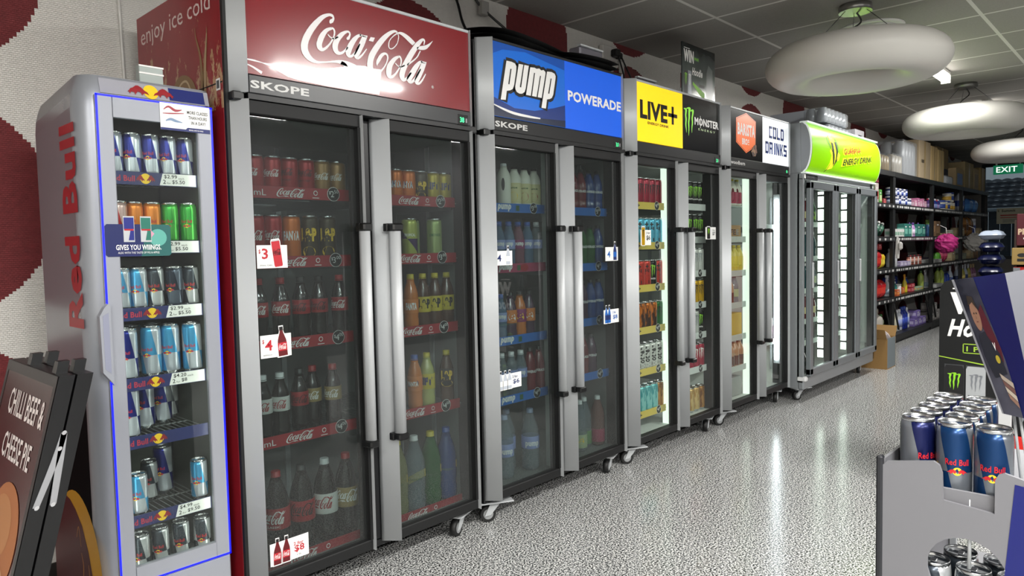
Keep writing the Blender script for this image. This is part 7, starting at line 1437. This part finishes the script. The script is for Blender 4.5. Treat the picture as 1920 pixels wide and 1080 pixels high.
# ------------------------------------------------------------------ can display stand in the right foreground
def can_stand():
    t = thing('display_stand', 'grey die-cut card drinks display stand at the right edge of the aisle', 'display stand', (.205, -2.0, 0))
    g = mat('stand_grey', '#6a6a6e', .55); gi = mat('stand_inner', '#8f9094', .6); bl = mat('stand_blue', '#08125c', .4); dk = mat('stand_edge', '#1d1e22', .5)
    P = lambda x: (lambda u, v: (x, -u, v))                                         # u rightwards, v height
    pts = [(-.138, .02), (-.138, .888), (-.130, .897)]
    pts += [(-.062, .910), (-.054, .905), (-.050, .893), (-.048, .850), (.020, .844), (.020, .896), (.024, .905), (.032, .909), (.06, .902), (.25, .872), (.25, .02)]
    n = 22; hc, hz, hr = -.016, .742, .054
    ring = [(hc+hr*math.cos(-PI/2+2*PI*i/n), hz+hr*math.sin(-PI/2+2*PI*i/n)) for i in range(n+1)]
    pts += [(hc+.0005, .02)] + ring[::1] + [(hc-.0005, .02)]
    b = MB(); b.prism(pts, P(0), P(.006), g); b.poly([(.045, .895), (.25, .872), (.25, .02), (.012, .02), (.022, .60)], bl, P(-.0008)); fo = b.build('front_panel', t); fo['label'] = 'grey front card with a round cut-out and blue print'
    s = MB(); s.box(.006, .48, .134, .139, .02, .90, g); s.box(-.004, .012, .136, .146, .02, .905, dk, .003); s.build('side_panel', t)
    for xx, yy in ((.47, -.25), (.47, .12), (.012, -.25)): s = MB(); s.box(xx, xx+.012, yy, yy+.012, .02, .90, SILV); s.build('corner_post', t)
    k = MB(); k.box(.012, .478, -.06, .134, .826, .831, gi); k.box(.010, .014, -.055, .055, .826, .868, g, .001); ko = k.build('tray', t)
    k = MB(); k.box(.012, .478, -.245, .134, .595, .600, gi); k.build('tray', t)
    r = MB(); r.tube([(.0125, .014, .745), (.0125, .014, .856)], .0028, SILV, 8); r.build('wire_rod', t)
    fb = MB(); fb.box(0, .484, -.25, .139, 0, .02, dk); fb.build('foot', t)
    # folded header card
    h = MB(); q = [Vector(p) for p in ((-.02, .055, 1.205), (.02, -.025, 1.225), (.085, -.045, .985), (.05, .0, .985))]
    return t
can_stand()
k = 0
for r, (y, x0, key, ds) in enumerate(((-1.902, .262, 'rbs', 'dull silver and navy'), (-1.9565, .256, 'rbd', 'silver and deep-blue'), (-2.011, .250, 'rbd', 'deep-blue and silver'))):
    for i in range(5 if r < 2 else 1):
        place(key, MK[key], (x0+.0535*i, y, .8315), -PI/2+(.9, .35, .1)[r]+.1*i, '%s energy can on the display stand, %s of the %s row' % (ds, ('front can', 'second can', 'third can', 'fourth can', 'rear can')[i], ('left', 'middle', 'right')[r]), 'cans on top of the display stand')
for i, (x, y) in enumerate(((.247, -1.987), (.247, -1.930), (.305, -1.958), (.247, -2.043), (.305, -2.015))):
    place('rbz', MK['rbz'], (x, y, .6015), -PI/2, 'dark energy can in the round cut-out of the stand, %s' % ('centre', 'front left', 'rear left', 'right', 'rear right')[i], 'dark cans inside the display stand')
# folded header card above the cans
t = thing('header_card', 'folded glossy navy header card with a printed portrait above the display stand cans', 'sign', (0, 0, 0))
A, B_, C_, D = Vector((.2611, -1.9488, 1.1959)), Vector((.2116, -2.0268, 1.2098)), Vector((.1958, -2.0713, .9962)), Vector((.2245, -2.0253, .9959))
nrm = (B_-A).cross(D-A).normalized()
if nrm.dot(Vector((-1, 0, 0))) < 0: nrm = -nrm
def HT(off=0.):
    def f(u, v): 
        top = A+(B_-A)*u; bot = D+(C_-D)*u; return tuple(bot+(top-bot)*v+nrm*off)
    return f
nv = mat('card_gloss_navy', '#10164e', .25, coat=.3); b = MB(); b.prism([(0, 0), (1, 0), (1, 1), (0, 1)], HT(0), HT(-.003), nv)
cmx, tt, bb = nodes('card_photo_ground'); k = NT(tt); o = k.obj(); k.l(k.ramp(k.noise(o, 14, 3), [(.3, '#1a1c26'), (.6, '#4a4a55')]), bb.inputs['Base Color']); bb.inputs['Roughness'].default_value = .25
b.poly([(0, 0), (.62, 0), (.58, .4), (.42, 1), (0, 1)], cmx, HT(.0006)); b.poly([(0, 0), (.05, 0), (.05, 1), (0, 1)], mat('card_edge_reflection', '#85868c', .3), HT(.0010))  # grey strip paints the bright reflection along the left edge
b.poly([(.26, .72), (.40, .80), (.56, .48), (.54, .38), (.42, .42)], mat('card_deep_red_print', '#4a1420', .5), HT(.0009)); b.disc(.235, .72, .085, .115, mat('skin_print', '#8a6652', .5), HT(.0012), 24); b.poly([(.15, .80), (.18, .87), (.28, .86), (.32, .76), (.29, .78), (.25, .82), (.18, .80)], mat('hair_print', '#2a2018', .6), HT(.0015))
b.disc(.215, .735, .012, .008, INK, HT(.0015), 10); b.disc(.265, .735, .012, .008, INK, HT(.0015), 10); b.poly([(.235, .725), (.245, .695), (.228, .695)], mat('skin_shadow_print', '#6a4a3a', .5), HT(.0015)); b.rect(.215, .255, .668, .676, mat('lip_print', '#5a2f2a', .5), HT(.0015))
b.poly([(.16, .58), (.30, .60), (.50, .44), (.54, .30), (.20, .26), (.12, .44)], mat('suit_print', '#1c1e28', .5), HT(.0011)); b.poly([(.40, .52), (.43, .46), (.46, .52), (.45, .52), (.43, .49), (.41, .52)], WHITE, HT(.0015)); b.disc(.42, .40, .05, .03, mat('badge_gold', '#a8962c', .5), HT(.0015), 16)
for i, c_ in enumerate(('#a89a8c', '#6a4a44', '#b8ac9c', '#8a6a5a')): b.poly([(.34+.02*i, .30-.045*i), (.62, .24-.045*i), (.62, .20-.045*i), (.36+.02*i, .26-.045*i)], mat('stripe_'+c_, c_, .5), HT(.0014))
b.build('front_leaf', t)
E2, F2 = Vector((.33, -2.17, 1.24)), Vector((.38, -2.17, .985)); sm = mat('card_silver', '#5a5b61', .35, .3)
def GT(off=0.):
    n2 = (E2-B_).cross(C_-B_).normalized()
    if n2.dot(Vector((-1, -1, 0))) < 0: n2 = -n2
    def f(u, v): top = B_+(E2-B_)*u; bot = C_+(F2-C_)*u; return tuple(bot+(top-bot)*v+n2*off)
    return f
b = MB(); b.prism([(0, 0), (1, 0), (1, 1), (0, 1)], GT(0), GT(-.003), sm); b.stroke([(.30, .92, .02), (.34, .6, .02), (.42, .45, .015), (.36, .42, .01)], mat('card_gloss_line', '#6a6a78', .3), GT(.001)); so = b.build('side_leaf', t); so['label'] = 'silver folded leaf'
for p, q in (((.285, -2.046, .845), (.247, -2.036, .993)), ((.30, -2.056, .845), (.232, -2.046, .993))):
    r = MB(); r.tube([p, q], .0022, SILV, 8); r.build('wire_post', t)

# ------------------------------------------------------------------ energy drink floor bin further down the aisle
def floor_bin():
    t = thing('display_bin', 'black cardboard energy drink bin reading WIN beyond the can display stand', 'display stand', (2.90, -1.37, 0)); m = mat('bin_black', '#0d0f11', .35); W = .46
    P = lambda off: (lambda u, v: (-off, -u, v)); g = mat('acid_green', '#9fc43a', .5)
    b = MB(); b.prism([(0, .0), (W, 0), (W, 1.065), (.05, 1.065), (.02, 1.055), (.005, 1.03), (0, 1.0)], P(0), P(-.02), m); T = P(.001)
    b.text('WIN', WHITE, T, .045, .90, .24, .105, .07); b.rect(.055, .16, 1.02, 1.026, WHITE, T); b.text('Hoodie', WHITE, T, .035, .79, .27, .085, .035, .3)
    for u0, u1, v0, v1 in ((.10, .30, .755, .759), (.10, .30, .712, .716), (.10, .104, .712, .759), (.296, .30, .712, .759)): b.rect(u0, u1, v0, v1, g, T)
    b.text('1 PRIZE', g, T, .115, .722, .14, .024, .02); b.stroke([(.0, .69, .004), (.46, .625, .008)], g, T, 1)
    for u, c_, lm in ((.065, INK, GREEN), (.155, mat('bin_can_silver', '#a9acae', .4), mat('silver_print'))):
        b.rect(u-.041, u+.041, .455, .655, mat('bin_can_rim', '#3a3c3e', .4), P(.0006)); b.poly([(u-.036, .46), (u+.036, .46), (u+.04, .475), (u+.04, .635), (u+.034, .65), (u-.034, .65), (u-.04, .635), (u-.04, .475)], c_, P(.0010)); b.claw(lm, P(.0015), u-.028, .53, .056, .085); b.text('MONSTER', WHITE if lm == GREEN else INK, P(.0015), u-.03, .50, .06, .012, .03)
    b.text('MONSTERENERGY.COM', WHITE, T, .015, .43, .165, .010, .02)
    for i in range(4): b.text('MUST BE 18 TO ENTER', WHITE, T, .21, .50-.016*i, .07, .007)
    b.text('MONSTER', WHITE, lambda u, v: P(.001)(.245-(v-.0)*1.0+.0, .40-u), .0, .0, .36, .075, .03); b.text('ENERGY', g, lambda u, v: P(.001)(.155-v, .36-u), 0, 0, .30, .035, .02)
    b.build('front_panel', t)
    s = MB(); s.box(.02, .40, -W, -W+.01, 0, .95, m); s.box(.02, .40, -.01, 0, 0, .95, m); s.box(.39, .40, -W+.01, -.01, 0, .95, m); s.box(.02, .39, -W+.01, -.01, .0, .02, m); s.build('bin_body', t)
floor_bin()
# black shelf unit with a red stripe at the right edge
t = thing('shelf_unit', 'black display shelf with a red stripe behind the can stand, cut by the right edge', 'shelves', (1.08, -1.90, 0)); b = MB(); P = lambda off: (lambda u, v: (-off, -u, v))
b.box(0, .5, -.6, 0, .0, .90, mat('unit_black', '#0b0b0c', .3), .004); b.build('body', t)
b = MB(); b.box(-.012, 0, -.6, -.005, .722, .766, mat('unit_red', '#c2251e', .35, emit=.1), .002); b.build('stripe', t); b = MB(); b.box(-.014, 0, -.6, -.005, .688, .722, mat('unit_grey', '#4a4c50', .5), .002); b.build('ticket_strip', t)
b = MB(); b.box(-.05, .0, -.6, .0, .655, .685, SILV, .004); b.build('ledge', t); b = MB(); b.box(-.012, 0, -.02, .012, .3, .90, mat('unit_white', '#b8b8b8', .5), .002); b.build('edge_post', t)
b = MB()
for i in range(9): b.poly([(.035+.012*i, .80), (.041+.012*i, .80), (.051+.012*i, .825), (.045+.012*i, .825)], mat('silver_print'), P(.001))
b.disc(.022, .776, .006, .006, SILV, P(.001), 14); b.build('front_print', t)

# ------------------------------------------------------------------ beyond the aisle: exit sign, snack stand, navy bags, window poster
t = thing('exit_sign', 'green exit sign hanging from the ceiling near the far window', 'sign', (12.27, -.28, 2.315)); b = MB(); gm = mat('exit_green', '#0f7a52', .4, emit=.45); T = left_side(-.0215)
b.box(-.02, .02, -.19, .19, -.07, .07, gm, .004); b.text('EXIT', mat('exit_white', '#f2fff8', .4, emit=1.0), T, -.15, -.042, .27, .084, .01); b.build('panel', t); b = MB(); b.box(-.012, .012, -.16, -.14, .07, .462, mat('white_enamel')); b.box(-.012, .012, .14, .16, .07, .462, mat('white_enamel')); b.build('bracket', t)
b = MB(); T = left_side(-.0006)
b.box(0, .002, -.30, .30, 0, .30, mat('notice_paper', '#b5b39c', .6)); b.text('Summit', INK, T, -.22, .225, .22, .05, .03); b.rect(-.24, .20, .15, .175, mat('notice_red', '#a03a3a', .5), T); b.rect(-.24, .20, .11, .125, mat('notice_red'), T)
for i in range(3): b.rect(-.20, .16-.04*i, .03+.022*i, .038+.022*i, DGREY, T)
b.text('E', INK, left_side(-.0009), -.28, .23, .03, .04)
b.v = [(x, y, z) for x, y, z in b.v]
tag(b.build('poster', loc=(15.49, .06, 1.53)), 'pale notice with two red stripes on the far shop window', 'poster')
def snack_stand():
    t = thing('snack_stand', 'maroon snack tube display stand with tan trays at the right edge', 'display stand', (6.62, -1.15, 0)); mr = mat('maroon', '#4a0f1c', .4); P = left_side(-.0012)
    b = MB(); b.box(0, .45, -.50, 0, 0, 1.0, mat('stand_red', '#b8201e', .4), .004); b.rect(.0, .05, .93, .995, mat('silver_print'), P); b.build('base', t)
    b = MB(); b.box(.0, .03, -.50, -.02, 1.19, 1.47, mr, .004); b.text('PRINGLES', mat('cream_words', '#c4a88c', .5), P, .03, 1.285, .26, .055, .05); b.rect(.07, .12, 1.245, 1.26, WHITE, P); b.build('header_board', t)
    b = MB(); b.box(.03, .45, -.02, 0, 1.0, 1.42, mat('stand_brown', '#2c1a12', .6)); b.box(.03, .45, -.5, -.48, 1.0, 1.42, mat('stand_brown')); b.box(.43, .45, -.48, -.02, 1.0, 1.42, mat('stand_brown')); b.build('side_board', t)
    b = MB(); b.box(-.02, .40, -.46, .01, 1.02, 1.17, mat('tray_tan', '#8f7440', .7), .004); b.poly([(.03, 1.05), (.10, 1.05), (.10, 1.075), (.03, 1.075)], INK, left_side(-.0212)); b.disc(.065, 1.105, .035, .018, INK, left_side(-.0212), 16); b.build('tray', t)
snack_stand()
t = thing('bag_rack', 'low black rack carrying the stacked navy bags by the window', 'rack', (9.35, -.78, 0)); b = MB()
for x, y in ((0, 0), (.56, 0), (0, .5), (.56, .5)): b.box(x, x+.04, y, y+.04, 0, .58, BSH)
b.build('frame', t); b = MB(); b.box(0, .6, 0, .54, .58, .61, BSH); b.build('deck', t)
for i in range(4):
    b = MB(); pillow(b, .27, .13, .40, mat('navy_foil', '#0e1436', .25), i+20, mat('navy_foil_b', '#1c2660', .25)); b.rect(-.1, .1, .2, .26, mat('pale_print', '#6a76a8', .5), lambda u, v: (u, -.079, v))
    t = thing('charcoal_bag', 'navy glossy bag in the leaning pile by the window, %s' % ('lowest', 'second lowest', 'second highest', 'topmost')[i], 'bag', (9.62+.02*i, -.50, .625+.152*i), 0, 'navy bags piled on the rack'); o = b.build('body', t, (0, .20, .066), (PI/2, 0, 0)); t.rotation_euler = (0, 0, -PI/2+.1*(i % 2))
b = MB(); pillow(b, .26, .12, .36, mat('silver_foil', '#9aa4b4', .25), 31); t = thing('silver_bag', 'silver and white bag lying on top of the navy bag pile', 'bag', (9.68, -.50, 1.235)); b.build('body', t, (0, .18, .062), (PI/2, 0, 0)); t.rotation_euler = (0, 0, -PI/2)
